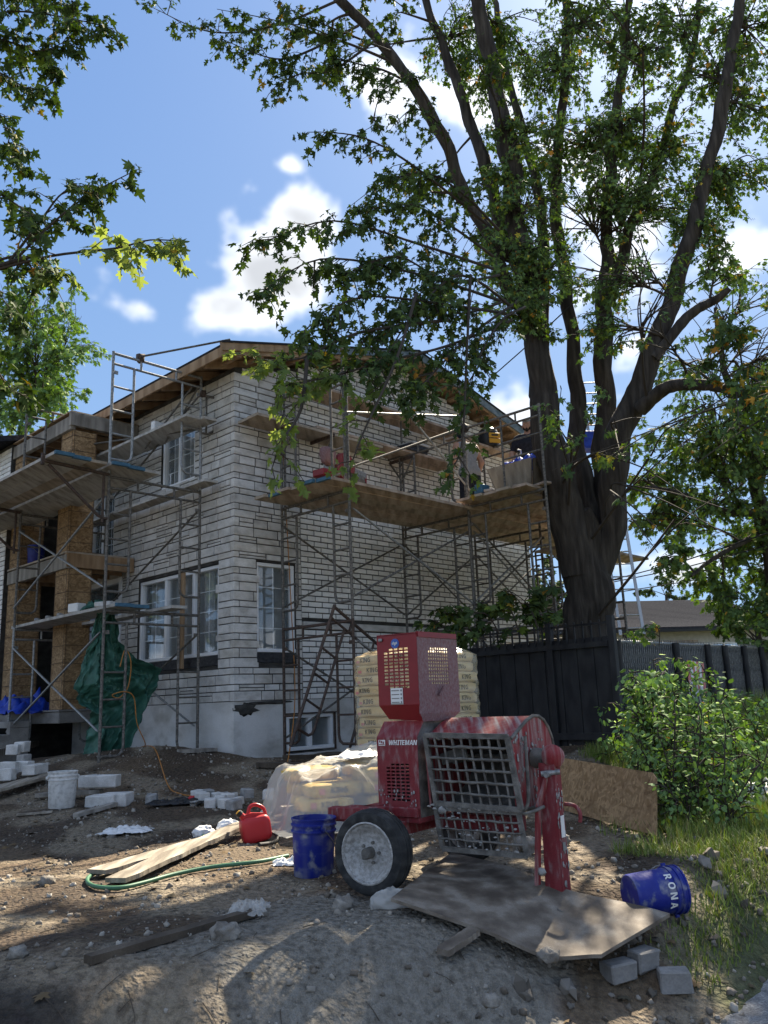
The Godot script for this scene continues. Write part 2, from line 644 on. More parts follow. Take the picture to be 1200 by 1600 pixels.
	mat("osb", osb_tex(0.88, 72), 0.88, 0.55, bump_fine, 0.3)
	mat("steel", tex([lin(0.055, 0.052, 0.048), lin(0.13, 0.12, 0.105), lin(0.20, 0.185, 0.16)], 0.04, 5, 51, 1, 0.12), 0.62, 2.0, bump_fine, 0.1).metallic = 0.35
	mat("galvanised", tex([lin(0.15, 0.155, 0.155), lin(0.25, 0.255, 0.25), lin(0.33, 0.33, 0.325)], 0.04, 4, 52, 1, 0.1), 0.5, 2.0, bump_fine, 0.1).metallic = 0.5
	mat("rusty", tex([lin(0.035, 0.026, 0.021), lin(0.065, 0.045, 0.036), lin(0.11, 0.075, 0.055)], 0.04, 5, 53, 1, 0.15), 0.75, 2.0, bump_fine, 0.2)
	mat("fascia_blue", tex([lin(0.07, 0.105, 0.13), lin(0.13, 0.175, 0.205), lin(0.19, 0.23, 0.255)], 0.03, 4, 54, 1, 0.05), 0.7, 0.7)
	mat("shingle", tex([lin(0.020, 0.021, 0.025), lin(0.034, 0.035, 0.040), lin(0.05, 0.05, 0.056)], 0.06, 4, 55, 1, 0.2), 1.0, 1.0, bump_fine, 0.6).metallic_specular = 0.05
	mat("door_paint", lin(0.30, 0.34, 0.40), 0.5)
	mat("green_tarp", tex([lin(0.022, 0.075, 0.052), lin(0.034, 0.115, 0.082), lin(0.055, 0.155, 0.115)], 0.02, 4, 56, 1, 0.06), 0.5, 1.0, bump_soft, 0.3)
	mat("blue_tarp", tex([lin(0.008, 0.03, 0.26), lin(0.014, 0.055, 0.42)], 0.03, 4, 57, 1, 0.05), 0.45, 1.0, bump_soft, 0.3)
	mat("cord_orange", lin(0.36, 0.15, 0.03), 0.6)
	mat("bark", tex([lin(0.020, 0.016, 0.013), lin(0.042, 0.035, 0.028), lin(0.075, 0.063, 0.052)], 0.03, 5, 61, 8, 0.10, 512), 0.97, 0.6, grey_tex(0.03, 5, 62, 10, 512), 3.5)
	mat("twig", lin(0.045, 0.036, 0.028), 0.95)
	for s in [["leaf", Color(1, 1, 1), 0.5], ["leaf_shrub", Color(1, 1, 1), 0.5]]:
		var lm := mat(s[0], s[1], 0.7)
		lm.vertex_color_use_as_albedo = true
		lm.backlight_enabled = true
		lm.backlight = lin(0.25, 0.31, 0.05)
		lm.metallic_specular = 0.16
	mat("fence_black", tex([lin(0.010, 0.010, 0.012), lin(0.020, 0.020, 0.022), lin(0.03, 0.03, 0.031)], 0.03, 4, 63, 4, 0.1), 0.6, 0.9, bump_soft, 0.2)
	mat("privacy_slat", tex([lin(0.035, 0.037, 0.04), lin(0.075, 0.078, 0.082)], 0.04, 3, 64, 1, 0.1), 0.6, 1.0)
	# machine and yard
	mat("red_paint", tex([lin(0.17, 0.009, 0.013), lin(0.19, 0.010, 0.015), lin(0.20, 0.012, 0.017)], 0.03, 3, 81, 1, 0.04), 0.42, 1.2, bump_soft, 0.05)
	mat("red_dusty", tex([lin(0.16, 0.014, 0.018), lin(0.17, 0.020, 0.025), lin(0.175, 0.032, 0.036), lin(0.24, 0.17, 0.16)], 0.05, 6, 82, 5, 0.14, 512), 0.7, 0.9, bump_soft, 0.1)
	mat("red_splashed", tex([lin(0.19, 0.012, 0.017), lin(0.20, 0.018, 0.022), lin(0.21, 0.045, 0.045), lin(0.22, 0.11, 0.105), lin(0.28, 0.23, 0.215)], 0.05, 6, 83, 10, 0.12, 512), 0.72, 0.9, bump_fine, 0.3)
	mat("dusty_panel", tex([lin(0.17, 0.07, 0.073), lin(0.195, 0.115, 0.115), lin(0.225, 0.165, 0.16)], 0.11, 5, 84, 2, 0.22, 512), 0.8, 1.0, bump_fine, 0.1)
	mat("caked", tex([lin(0.06, 0.056, 0.05), lin(0.115, 0.108, 0.096), lin(0.19, 0.18, 0.16)], 0.03, 6, 85, 1, 0.12), 0.95, 1.3, bump_soft, 1.0)
	mat("tyre", tex([lin(0.014, 0.014, 0.015), lin(0.022, 0.023, 0.023), lin(0.055, 0.055, 0.053)], 0.03, 6, 87, 1, 0.1), 0.85, 1.6, bump_fine, 0.3)
	mat("rim", tex([lin(0.20, 0.19, 0.175), lin(0.33, 0.325, 0.31), lin(0.42, 0.415, 0.40)], 0.05, 6, 88, 1, 0.16), 0.6, 2.4, bump_fine, 0.1)
	mat("black_rubber", lin(0.02, 0.02, 0.021), 0.7)
	mat("print_white", lin(0.66, 0.66, 0.64), 0.6)
	mat("print_grey", lin(0.20, 0.20, 0.19), 0.7)
	mat("print_blue", lin(0.04, 0.10, 0.34), 0.5)
	mat("print_brown", lin(0.07, 0.05, 0.03), 0.8)
	mat("print_pink", lin(0.55, 0.20, 0.18), 0.8)
	mat("bag_paper", tex([lin(0.46, 0.31, 0.07), lin(0.58, 0.40, 0.10), lin(0.64, 0.47, 0.16)], 0.02, 4, 91, 1, 0.04), 0.85, 0.9, bump_soft, 0.8)
	mat("bag_pale", tex([lin(0.54, 0.38, 0.17), lin(0.62, 0.46, 0.23), lin(0.68, 0.54, 0.32)], 0.02, 4, 92, 1, 0.04), 0.85, 0.9, bump_soft, 0.8)
	var film := mat("film", Color(0.84, 0.83, 0.80, 0.36), 0.28, 1.0, bump_soft, 0.8)
	film.transparency = BaseMaterial3D.TRANSPARENCY_ALPHA
	var wrap := mat("wrap", Color(0.90, 0.84, 0.70, 0.20), 0.22, 1.0, grey_tex(0.05, 4, 93, 6), 1.0)
	wrap.transparency = BaseMaterial3D.TRANSPARENCY_ALPHA
	mat("white_plastic", tex([lin(0.55, 0.55, 0.54), lin(0.72, 0.72, 0.71)], 0.03, 4, 94, 1, 0.03), 0.4, 1.2, bump_soft, 0.5)
	mat("pail_blue", tex([lin(0.005, 0.012, 0.15), lin(0.007, 0.017, 0.20), lin(0.010, 0.022, 0.23)], 0.03, 4, 95, 1, 0.05), 0.4, 1.5)
	mat("pail_blue_used", tex([lin(0.006, 0.014, 0.18), lin(0.007, 0.016, 0.19), lin(0.008, 0.018, 0.20), lin(0.009, 0.02, 0.20), lin(0.10, 0.11, 0.21), lin(0.25, 0.25, 0.27)], 0.018, 6, 96, 1, 0.05), 0.5, 1.6, bump_fine, 0.1)
	mat("pail_white", tex([lin(0.36, 0.35, 0.325), lin(0.52, 0.51, 0.48), lin(0.58, 0.57, 0.54), lin(0.62, 0.61, 0.58)], 0.04, 6, 97, 1, 0.06), 0.6, 1.6)
	mat("can_red", lin(0.42, 0.022, 0.026), 0.38)
	mat("black_plastic", lin(0.015, 0.015, 0.016), 0.4)
	mat("yellow_plastic", lin(0.52, 0.27, 0.02), 0.5)
	mat("hose_green", lin(0.05, 0.14, 0.075), 0.5)
	mat("old_wood", tex([lin(0.15, 0.125, 0.095), lin(0.26, 0.225, 0.175), lin(0.36, 0.325, 0.27)], 0.03, 5, 98, 8, 0.08), 0.92, 0.9, bump_wood, 0.6)
	mat("dark_wood", tex([lin(0.055, 0.042, 0.03), lin(0.105, 0.083, 0.06)], 0.03, 4, 99, 8, 0.1), 0.92, 0.9, bump_wood, 0.5)
	mat("form_ply", tex([lin(0.065, 0.050, 0.037), lin(0.105, 0.083, 0.062), lin(0.16, 0.132, 0.102), lin(0.24, 0.21, 0.17)], 0.014, 6, 101, 1, 0.09, 512), 0.8, 0.6, bump_soft, 0.5)
	mat("rock", tex([lin(0.12, 0.105, 0.088), lin(0.20, 0.182, 0.155), lin(0.28, 0.26, 0.225)], 0.02, 5, 102, 1, 0.12), 0.95, 2.0, bump_fine, 0.5)
	mat("pebble", Color(1, 1, 1), 0.95).vertex_color_use_as_albedo = true
	mat("grass", Color(1, 1, 1), 0.6).vertex_color_use_as_albedo = true
	M.grass.backlight_enabled = true
	M.grass.backlight = lin(0.22, 0.27, 0.025)
	mat("aluminium", lin(0.38, 0.39, 0.40), 0.45).metallic = 0.7
	mat("skin", tex([lin(0.36, 0.20, 0.135), lin(0.44, 0.255, 0.175)], 0.03, 3, 103, 1, 0.03), 0.6, 2.0)
	mat("shirt_grey", tex([lin(0.20, 0.20, 0.20), lin(0.27, 0.27, 0.265)], 0.03, 4, 104, 1, 0.06), 0.95, 2.0, bump_soft, 0.4)
	mat("cloth_dark", tex([lin(0.012, 0.013, 0.018), lin(0.024, 0.026, 0.036)], 0.03, 4, 105, 1, 0.06), 0.95, 2.0, bump_soft, 0.4)
	mat("hair", lin(0.02, 0.015, 0.012), 0.8)
	mat("rubble_grey", tex([lin(0.20, 0.195, 0.185), lin(0.33, 0.325, 0.31)], 0.03, 5, 106, 1, 0.1), 0.95, 1.5, bump_fine, 0.5)
	mat("wall_tan", tex([lin(0.42, 0.40, 0.36), lin(0.52, 0.50, 0.46)], 0.03, 4, 107, 1, 0.05), 0.9, 0.6)


func osb_tex(k: float, noise_seed: int) -> ImageTexture:
	var im := Image.create(512, 512, false, Image.FORMAT_RGB8)
	im.fill(lin(0.23 * k, 0.14 * k, 0.065 * k))
	var r := RandomNumberGenerator.new()
	r.seed = noise_seed
	for i in 2600:
		var a := r.randf() * PI
		var l := r.randf_range(14, 46)
		var w := r.randf_range(3, 8)
		var t := r.randf()
		var c := lin(lerpf(0.14, 0.46, t) * k, lerpf(0.082, 0.31, t) * k, lerpf(0.038, 0.165, t) * k)
		var p := Vector2(r.randf() * 512, r.randf() * 512)
		var d := Vector2(cos(a), sin(a))
		for s in int(l * 1.5):
			for u in int(w * 1.5):
				var q := p + d * (s / 1.5) + d.orthogonal() * (u / 1.5)
				im.set_pixel(posmod(int(q.x), 512), posmod(int(q.y), 512), c)
	return ImageTexture.create_from_image(im)


# ------------------------------------------------------------------ ground
func build_ground() -> void:
	var xs := []
	var zs := []
	var x := -7.5
	while x <= 7.5:
		xs.append(x)
		x += 0.06
	var s := 0.1
	var q := 7.5
	while q < 260.0:
		q += s
		s *= 1.22
		xs.append(q)
		xs.push_front(-q)
	var z := -1.2
	while z >= -14.5:
		zs.append(z)
		z -= 0.06
	s = 0.1
	q = -14.5
	while q > -400.0:
		q -= s
		s *= 1.22
		zs.append(q)
	s = 0.1
	q = -1.2
	while q < 120.0:
		q += s
		s *= 1.25
		zs.push_front(q)
	var rows := []
	var cols := []
	for zz in zs:
		var row := []
		var cr := []
		for xx in xs:
			row.append(Vector3(xx, ground_height(xx, zz), zz))
			cr.append(ground_color(xx, zz))
		rows.append(row)
		cols.append(cr)
	rows.reverse()
	cols.reverse()
	var m := mb()
	for r in rows:
		r.reverse()
	for r in cols:
		r.reverse()
	m.sheet(rows, cols)
	struct("ground", m, M.soil)
	# a strip of pavement in the near right corner
	m = mb()
	rows = []
	for j in 41:
		var row := []
		var f := j / 40.0
		var edge := Vector3(lerpf(0.90, 4.0, f), 0, lerpf(-3.95, -7.0, f)) + Vector3(0.05, 0, 0.03) * n_small.get_noise_1d(f * 2600.0)
		for i in 31:
			var w := i / 30.0 * 3.0
			var p := edge + Vector3(0.70, 0, 0.71) * w
			row.append(Vector3(p.x, maxf(ground_height(p.x, p.z) + 0.03, -0.44) - 0.06 * exp(-w * 9.0), p.z))
		rows.append(row)
	m.sheet(rows)
	struct("pavement", m, M.asphalt)


# what the ground is made of: brown soil, pale cement slurry spilt round the mixer, sandy patches, dark damp soil, turf
func ground_color(x: float, z: float) -> Color:
	var n := n_small.get_noise_2d(x * 90.0, z * 90.0)
	var b := n_big.get_noise_2d(x * 45.0 + 300.0, z * 45.0)
	var c := Color(0.145, 0.102, 0.064).lerp(Color(0.080, 0.057, 0.037), clampf(0.5 + b * 1.6, 0, 1))
	var sand := smoothstep(0.0, 0.25, n_big.get_noise_2d(x * 70.0 - 90.0, z * 70.0 + 40.0) + n * 0.5)
	c = c.lerp(Color(0.28, 0.23, 0.165), sand * 0.85)
	var d := Vector2((x + 0.15) / 1.15, (z + 4.45) / 0.9).length() + n * 0.55
	c = c.lerp(Color(0.235, 0.215, 0.18), smoothstep(1.05, 0.8, d))
	var e := Vector2((x - 0.3) / 1.6, (z + 3.3) / 0.6).length() + n * 0.6
	c = c.lerp(Color(0.23, 0.205, 0.165), smoothstep(1.0, 0.7, e) * 0.8)
	var damp := Vector2((x + 1.5) / 0.75, (z + 3.6) / 0.55).length() + n * 0.7
	c = c.lerp(Color(0.04, 0.035, 0.03), smoothstep(1.0, 0.6, damp) * 0.85)
	var turf := smoothstep(0.0, 0.5, x - 1.50 + (z + 5.2) * 0.18 + n * 0.6) * smoothstep(-3.3, -3.9, z)
	c = c.lerp(Color(0.085, 0.105, 0.04), turf * 0.85)
	var far := smoothstep(16.0, 24.0, Vector2(x, z).length())
	var street := smoothstep(1.2, 2.0, z) * (1.0 - smoothstep(11.0, 12.0, z))  # unseen street behind the viewer, toned pale to bounce sun onto the walls
	c = c.lerp(Color(0.11, 0.12, 0.06), far)
	return c.lerp(Color(0.36, 0.35, 0.33), street)


# ------------------------------------------------------------------ house
# boxes that make a wall of the local plane (u along x, y up) with openings [u0, u1, y0, y1]; back is the wall's depth behind z = 0
func wall_boxes(m: Mb, u0: float, u1: float, y0: float, y1: float, holes: Array, back: float) -> void:
	var us := [u0, u1]
	var ys := [y0, y1]
	for h in holes:
		for k in [h[0], h[1]]:
			if k > u0 and k < u1 and not us.has(k):
				us.append(k)
		for k in [h[2], h[3]]:
			if k > y0 and k < y1 and not ys.has(k):
				ys.append(k)
	us.sort()
	ys.sort()
	for i in us.size() - 1:
		var run := -1e9
		for j in ys.size():
			var open := true
			if j < ys.size() - 1:
				open = false
				for h in holes:
					if us[i] >= h[0] - 1e-4 and us[i + 1] <= h[1] + 1e-4 and ys[j] >= h[2] - 1e-4 and ys[j + 1] <= h[3] + 1e-4:
						open = true
			if not open and run < -1e8:
				run = ys[j]
			if open and run > -1e8:
				m.box(Vector3((us[i] + us[i + 1]) * 0.5, (run + ys[j]) * 0.5, -back * 0.5), Vector3(us[i + 1] - us[i], ys[j] - run, back))
				run = -1e9

# pieces [u, y, length, height] of one course cut round the openings
func cut(u0: float, u1: float, y: float, h: float, holes: Array) -> Array:
	var runs := [[u0, u1]]
	for o in holes:
		if y + h * 0.5 > o[2] and y + h * 0.5 < o[3]:
			var next := []
			for r in runs:
				if o[1] <= r[0] or o[0] >= r[1]:
					next.append(r)
					continue
				if o[0] > r[0]:
					next.append([r[0], o[0]])
				if o[1] < r[1]:
					next.append([o[1], r[1]])
			runs = next
	return runs

# lays pieces: the nearest 300 as parts named called, the rest as one part. near: how far along u the nearest end of the wall is
func lay(called: String, pieces: Array, wall: Node, frame: Transform3D, kinds: Array, tints: Array, unit: Array, from_u: float) -> void:
	var order := pieces
	order.sort_custom(func(a, b): return absf(a[0] - from_u) < absf(b[0] - from_u))
	var rest := []
	var tone := []
	for i in order.size():
		var p: Array = order[i]
		var proud: float = p[4] if p.size() > 4 else rng.randf_range(-0.002, 0.004)
		var t := frame * Transform3D(Basis.from_scale(Vector3(p[2], p[3], 1.0)).rotated(Vector3(0, 0, 1), rng.randf_range(-0.004, 0.004)), Vector3(p[0], p[1], proud))
		if i < 300:
			part(called, unit[i % unit.size()], M[kinds[rng.randi() % kinds.size()]], wall, t)
		else:
			rest.append(t)
			tone.append((tints[rng.randi() % tints.size()] as Color) * rng.randf_range(0.92, 1.06))
	if rest.size() > 0:
		many("more_" + called + "s", unit[0], M.brick_many, rest, tone, wall)

# a unit block, 1 wide and 1 high, its face at z = 0, with worn edges; scaled to each piece
func unit_block(k: int) -> ArrayMesh:
	var m := mb()
	m.box(Vector3(0, 0, -0.03), Vector3(1, 1, 0.06), 0.0)
	var r := RandomNumberGenerator.new()
	r.seed = 500 + k
	m = mb()
	var b := 0.018
	var f := []
	var e := []
	for s in [Vector2(-1, -1), Vector2(1, -1), Vector2(1, 1), Vector2(-1, 1)]:
		f.append(Vector3(s.x * (0.5 - b - r.randf() * 0.008), s.y * (0.5 - b * 2.4 - r.randf() * 0.03), r.randf_range(-0.001, 0.002)))
		e.append(Vector3(s.x * (0.5 - r.randf() * 0.004), s.y * (0.5 - r.randf() * 0.02), -0.008))
	m.quad(f[0], f[1], f[2], f[3])
	for i in 4:
		var j := (i + 1) % 4
		m.quad(e[i], e[j], f[j], f[i])
		m.quad(Vector3(e[i].x, e[i].y, -0.04), Vector3(e[j].x, e[j].y, -0.04), e[j], e[i])
	return m.mesh()

# random ashlar: courses of two heights, some stones split into thin ones
func ashlar(u0: float, u1: float, y0: float, y1: float, holes: Array) -> Array:
	var out := []
	var y := y0
	var tall := true
	var g := 0.009
	while y < y1 - 0.04:
		var h := 0.142 if tall else 0.094
		if rng.randf() < 0.2:
			h = 0.118
		h = minf(h, y1 - y)
		tall = not tall
		for r in cut(u0, u1, y, h, holes):
			var u: float = r[0]
			while u < r[1] - 0.02:
				var l := rng.randf_range(0.2, 0.62)
				if r[1] - u - l < 0.14:
					l = r[1] - u
				var k := rng.randf()
				if k < 0.22 and h > 0.1 and l > 0.26:
					var f: float = [0.33, 0.5, 0.66][rng.randi() % 3]
					var w := l * rng.randf_range(0.35, 0.65)
					out.append([u + l * 0.5, y + h * f * 0.5, l - g, h * f - g])
					out.append([u + w * 0.5, y + h * (1 + f) * 0.5, w - g, h * (1 - f) - g])
					out.append([u + (l + w) * 0.5, y + h * (1 + f) * 0.5, l - w - g, h * (1 - f) - g])
				else:
					out.append([u + l * 0.5, y + h * 0.5, l - g, h - g])
				u += l
		y += h
	return out

# a window in an opening of the local plane: frame, glass panes and thin white grilles between them
func window(house: Node, frame: Transform3D, u0: float, u1: float, y0: float, y1: float, panels: Array, gx: int, gy: int, curtain := true, back := 0.08) -> void:
	var t := frame * Transform3D(Basis(), Vector3(0, 0, -back))
	var m := mb()
	var f := 0.055
	var w := u1 - u0
	m.box(Vector3((u0 + u1) * 0.5, y1 - f * 0.5, 0), Vector3(w, f, 0.09), 0.006)
	m.box(Vector3((u0 + u1) * 0.5, y0 + f * 0.5, 0.012), Vector3(w, f, 0.11), 0.006)
	for u in [u0 + f * 0.5, u1 - f * 0.5]:
		m.box(Vector3(u, (y0 + y1) * 0.5, 0), Vector3(f, y1 - y0 - 2 * f, 0.088), 0.006)
	var cuts := [u0]
	for p in panels:
		m.box(Vector3(p, (y0 + y1) * 0.5, 0), Vector3(f * 1.3, y1 - y0 - 2 * f, 0.084), 0.006)
		cuts.append(p)
	cuts.append(u1)
	var win := part("window", m, M.frame_white, house, t)
	for i in cuts.size() - 1:
		var a: float = cuts[i] + f * (1.0 if i == 0 else 0.65)
		var b: float = cuts[i + 1] - f * (1.0 if i == cuts.size() - 2 else 0.65)
		var c := y0 + f
		var d := y1 - f
		m = mb()
		m.box(Vector3((a + b) * 0.5, (c + d) * 0.5, -0.012), Vector3(b - a, d - c, 0.006))
		part("pane", m, M.glass, win)
		m = mb()
		for k in range(1, gx):
			m.box(Vector3(lerpf(a, b, float(k) / gx), (c + d) * 0.5, -0.022), Vector3(0.012, d - c, 0.008))
		for k in range(1, gy):
			m.box(Vector3((a + b) * 0.5, lerpf(c, d, float(k) / gy), -0.026), Vector3(b - a, 0.012, 0.008))
		if gx > 1 or gy > 1:
			part("grille", m, M.frame_white, win)
		if curtain:
			m = mb()
			var rows := []
			for j in 2:
				var row := []
				for q in 25:
					var s := q / 24.0
					row.append(Vector3(lerpf(a, lerpf(a, b, 0.36), s), c + (d - c) * (1 - j), -0.16 + 0.02 * sin(s * 30.0)))
				rows.append(row)
			m.sheet(rows)
			part("curtain", m, M.curtain, win)

func build_house() -> void:
	var h := thing("brick_house", "two storey house being clad in pale stone and white brick, scaffolding round it", "house", H)
	var ly := 1.19                                 # top of the foundation
	var side := Transform3D()                      # the side wall: u along x, face at z = 0
	var front := Transform3D(Basis(Vector3(0, 0, 1), Vector3.UP, Vector3(-1, 0, 0)), Vector3.ZERO)   # the front wall: u = z (negative), face towards -x
	var side_holes := [[0.43, 1.18, 1.74, 3.27], [0.95, 1.93, 0.40, 0.99]]
	var front_holes := [[-2.74, -0.40, 1.72, 3.25], [-2.10, -1.08, 4.70, 5.78], [-4.76, -3.30, 1.10, 3.42], [-4.62, -3.68, 3.72, 5.40]]
	# foundation
	var m := mb()
	wall_boxes(m, 0.0, 7.75, -0.6, ly, side_holes, 0.28)
	part("foundation", m, M.parging, h)
	m = mb()
	m.xf = front
	wall_boxes(m, -4.95, -0.28, -0.6, ly, front_holes, 0.28)
	part("foundation", m, M.parging, h)
	# a broken place in the parging at the corner, and bare concrete under it
	m = mb()
	m.lump(Vector3(0.2, 1.08, 0.0), Vector3(0.42, 0.16, 0.03), n_small, 0.8, 2.0, 14)
	m.lump(Vector3(0.62, 1.16, 0.0), Vector3(0.8, 0.05, 0.03), n_small, 0.8, 2.0, 14)
	part("bare_patch", m, M.mortar, h)
	# walls behind the bricks
	var top := 6.14
	m = mb()
	wall_boxes(m, 0.012, 7.75, ly, top, side_holes, 0.25)
	m.xf = Transform3D(Basis(), Vector3(0, 0, -0.125))
	m.prism([Vector2(0.012, top), Vector2(7.75, top), Vector2(7.75, 6.30), Vector2(3.9, 7.28), Vector2(0.012, 6.30)], 0.25)
	var side_wall := part("side_wall", m, M.mortar, h, Transform3D(Basis(), Vector3(0, 0, -0.012)))
	m = mb()
	m.xf = front
	wall_boxes(m, -4.95, -0.275, ly, 6.30, front_holes, 0.25)
	var front_wall := part("front_wall", m, M.mortar, h, Transform3D(Basis(), Vector3(0.012, 0, 0)))
	m = mb()
	m.box(Vector3(7.63, 3.2, -5.6), Vector3(0.24, 6.4, 10.7))
	m.box(Vector3(3.8, 3.2, -11.0), Vector3(7.4, 6.4, 0.24))
	part("rear_wall", m, M.mortar, h)
	m = mb()
	m.box(Vector3(3.9, 3.60, -5.6), Vector3(7.0, 0.2, 10.6))
	m.box(Vector3(3.9, 1.0, -5.6), Vector3(7.0, 0.2, 10.6))
	m.box(Vector3(2.4, 3.2, -4.0), Vector3(0.12, 6.4, 7.4))
	m.box(Vector3(1.3, 3.2, -3.02), Vector3(2.0, 6.4, 0.12))
	part("inner_wall", m, M.plaster, h)
	# stone and brick
	var blocks := [unit_block(0), unit_block(1), unit_block(2), unit_block(3)]
	var stones := ["stone_block", "stone_block", "stone_block", "stone_light", "stone_dark", "stone_warm"]
	var tints := [Color(0.52, 0.505, 0.475), Color(0.47, 0.455, 0.425), Color(0.57, 0.555, 0.525), Color(0.44, 0.425, 0.395)]
	# the corner shares its courses with both walls: quoins first
	var quoins := []
	var pieces := []
	var y := ly + 0.002
	var k := 0
	var rows := []
	while y < 6.22:
		var ch: float = [0.145, 0.095, 0.145, 0.095, 0.142, 0.140, 0.118, 0.098][k % 8]
		rows.append([y, ch])
		y += ch
		k += 1
	for i in rows.size():
		var long := i % 2 == 0
		var f: float = rows[i][0]
		var ch: float = rows[i][1]
		quoins.append([f, ch, rng.randf_range(0.36, 0.52) if long else 0.10, 0.10 if long else rng.randf_range(0.34, 0.5)])
	var side_pieces := []
	for q in quoins:
		for r in cut(q[2], 1.30, q[0], q[1], side_holes):
			var u: float = r[0]
			while u < r[1] - 0.02:
				var l := rng.randf_range(0.2, 0.56)
				if r[1] - u - l < 0.12:
					l = r[1] - u
				if rng.randf() < 0.16 and l > 0.25:
					side_pieces.append([u + l * 0.5, q[0] + q[1] * 0.25, l - 0.017, q[1] * 0.5 - 0.011])
					side_pieces.append([u + l * 0.5, q[0] + q[1] * 0.75, l - 0.017, q[1] * 0.5 - 0.011])
				else:
					side_pieces.append([u + l * 0.5, q[0] + q[1] * 0.5, l - 0.017, q[1] - 0.013])
				u += l
		for r in cut(-4.95, -q[3], q[0], q[1], front_holes):
			var u: float = r[1]
			while u > r[0] + 0.02:
				var l := rng.randf_range(0.18, 0.52)
				if u - l - r[0] < 0.14:
					l = u - r[0]
				var kk := rng.randf()
				if kk < 0.17 and q[1] > 0.09 and l > 0.26:
					var f: float = [0.33, 0.5, 0.66][rng.randi() % 3] if q[1] > 0.1 else 0.5
					var w := l * rng.randf_range(0.35, 0.65)
					pieces.append([u - l * 0.5, q[0] + q[1] * f * 0.5, l - 0.017, q[1] * f - 0.011])
					pieces.append([u - w * 0.5, q[0] + q[1] * (1 + f) * 0.5, w - 0.012, q[1] * (1 - f) - 0.011])
					pieces.append([u - (l + w) * 0.5, q[0] + q[1] * (1 + f) * 0.5, l - w - 0.012, q[1] * (1 - f) - 0.011])
				else:
					pieces.append([u - l * 0.5, q[0] + q[1] * 0.5, l - 0.017, q[1] - 0.013])
				u -= l
	lay("stone", pieces, front_wall, Transform3D(Basis(), Vector3(-0.012, 0, 0)) * front, stones, tints, blocks, 0.0)
	for i in quoins.size():
		var q: Array = quoins[i]
		m = mb()
		m.box(Vector3(q[2] * 0.5 - 0.002, q[0] + q[1] * 0.5, -q[3] * 0.5 + 0.002), Vector3(q[2] - 0.004, q[1] - 0.012, q[3] - 0.006), 0.006)
		part("quoin", m, M[stones[rng.randi() % 6]], side_wall, Transform3D(Basis(), Vector3(0, 0, 0.012)))
	var stone_band := side_pieces
	# white brick in running bond beyond the stone band, up to the slope of the gable
	var bricks := []
	y = ly + 0.004
	k = 0
	while y < 7.2:
		var x0 := 1.30
		var x1 := 7.74
		if y > 6.2:
			x0 = maxf(1.30, (y - 6.30) / 0.2513 + 0.1)
			x1 = 7.75 - maxf(0.0, (y - 6.30) / 0.2545 + 0.1)
		var u := x0 - (0.146 if k % 2 == 0 else 0.0)
		while u < x1 - 0.03:
			var a := maxf(u, x0)
			var b := minf(u + 0.284, x1)
			if b - a > 0.04:
				var skip := false
				for o in side_holes:
					if a < o[1] and b > o[0] and y + 0.04 > o[2] and y + 0.04 < o[3]:
						if a < o[1] and b > o[1] + 0.04:
							a = o[1]
						else:
							skip = true
				if y > 2.26 and y < 2.40:
					skip = true
				if not skip:
					bricks.append([(a + b) * 0.5, y + 0.04, b - a - 0.009, 0.075])
			u += 0.293
		y += 0.0895
		k += 1
	# ashlar band of the gable end above the eaves line
	y = 6.22
	while y < 6.55:
		for a in [[(y - 6.20) / 0.2513 + 0.08, 1.30]]:
			var u: float = maxf(0.05, a[0])
			while u < a[1] - 0.05:
				var l := minf(rng.randf_range(0.2, 0.5), a[1] - u)
				side_pieces.append([u + l * 0.5, y + 0.055, l - 0.009, 0.10])
				u += l
		y += 0.11
	lay("stone", stone_band, side_wall, Transform3D(Basis(), Vector3(0, 0, 0.012)), stones, tints, blocks, 0.0)
	var btint := [Color(0.76, 0.745, 0.705), Color(0.71, 0.695, 0.655), Color(0.79, 0.775, 0.74), Color(0.66, 0.645, 0.605)]
	lay("brick", bricks, side_wall, Transform3D(Basis(), Vector3(0, 0, 0.012)), ["brick_white", "brick_white", "brick_grey"], btint, blocks, 0.0)
	m = mb()
	m.box(Vector3(4.52, 2.33, 0.008), Vector3(6.42, 0.11, 0.06), 0.008)
	part("stone_band", m, M.stone_dark, h)
	# windows and doors
	window(h, side, 0.43, 1.18, 1.90, 3.26, [], 2, 4)
	window(h, side, 0.97, 1.91, 0.44, 0.97, [1.44], 1, 1, false, 0.05)
	window(h, front, -2.73, -0.41, 1.88, 3.24, [-1.93, -1.12], 2, 4)
	window(h, front, -2.09, -1.09, 4.72, 5.77, [-1.58], 2, 4)
	window(h, front, -4.61, -3.69, 3.74, 5.39, [-4.15], 2, 5)
	m = mb()
	m.box(Vector3(0.80, 1.82, -0.035), Vector3(0.76, 0.15, 0.07), 0.004)
	m.xf = front
	m.box(Vector3(-1.57, 1.80, -0.035), Vector3(2.34, 0.15, 0.07), 0.004)
	part("sill_membrane", m, M.membrane, h)
	m = mb()
	m.box(Vector3(1.44, 0.985, 0.02), Vector3(1.04, 0.018, 0.03))
	m.box(Vector3(1.925, 0.70, 0.02), Vector3(0.018, 0.56, 0.03))
	part("window_trim", m, M.rusty, h)
	# entrance door with a transom
	m = mb()
	m.xf = front
	for u in [-4.70, -3.36]:
		m.box(Vector3(u, 2.26, -0.04), Vector3(0.10, 2.32, 0.1), 0.006)
	m.box(Vector3(-4.03, 3.37, -0.04), Vector3(1.24, 0.09, 0.1), 0.006)
	m.box(Vector3(-4.03, 3.0, -0.04), Vector3(1.24, 0.07, 0.1), 0.006)
	var door := part("door", m, M.frame_white, h)
	m = mb()
	m.xf = front
	m.box(Vector3(-4.03, 2.05, -0.06), Vector3(1.22, 1.82, 0.05), 0.004)
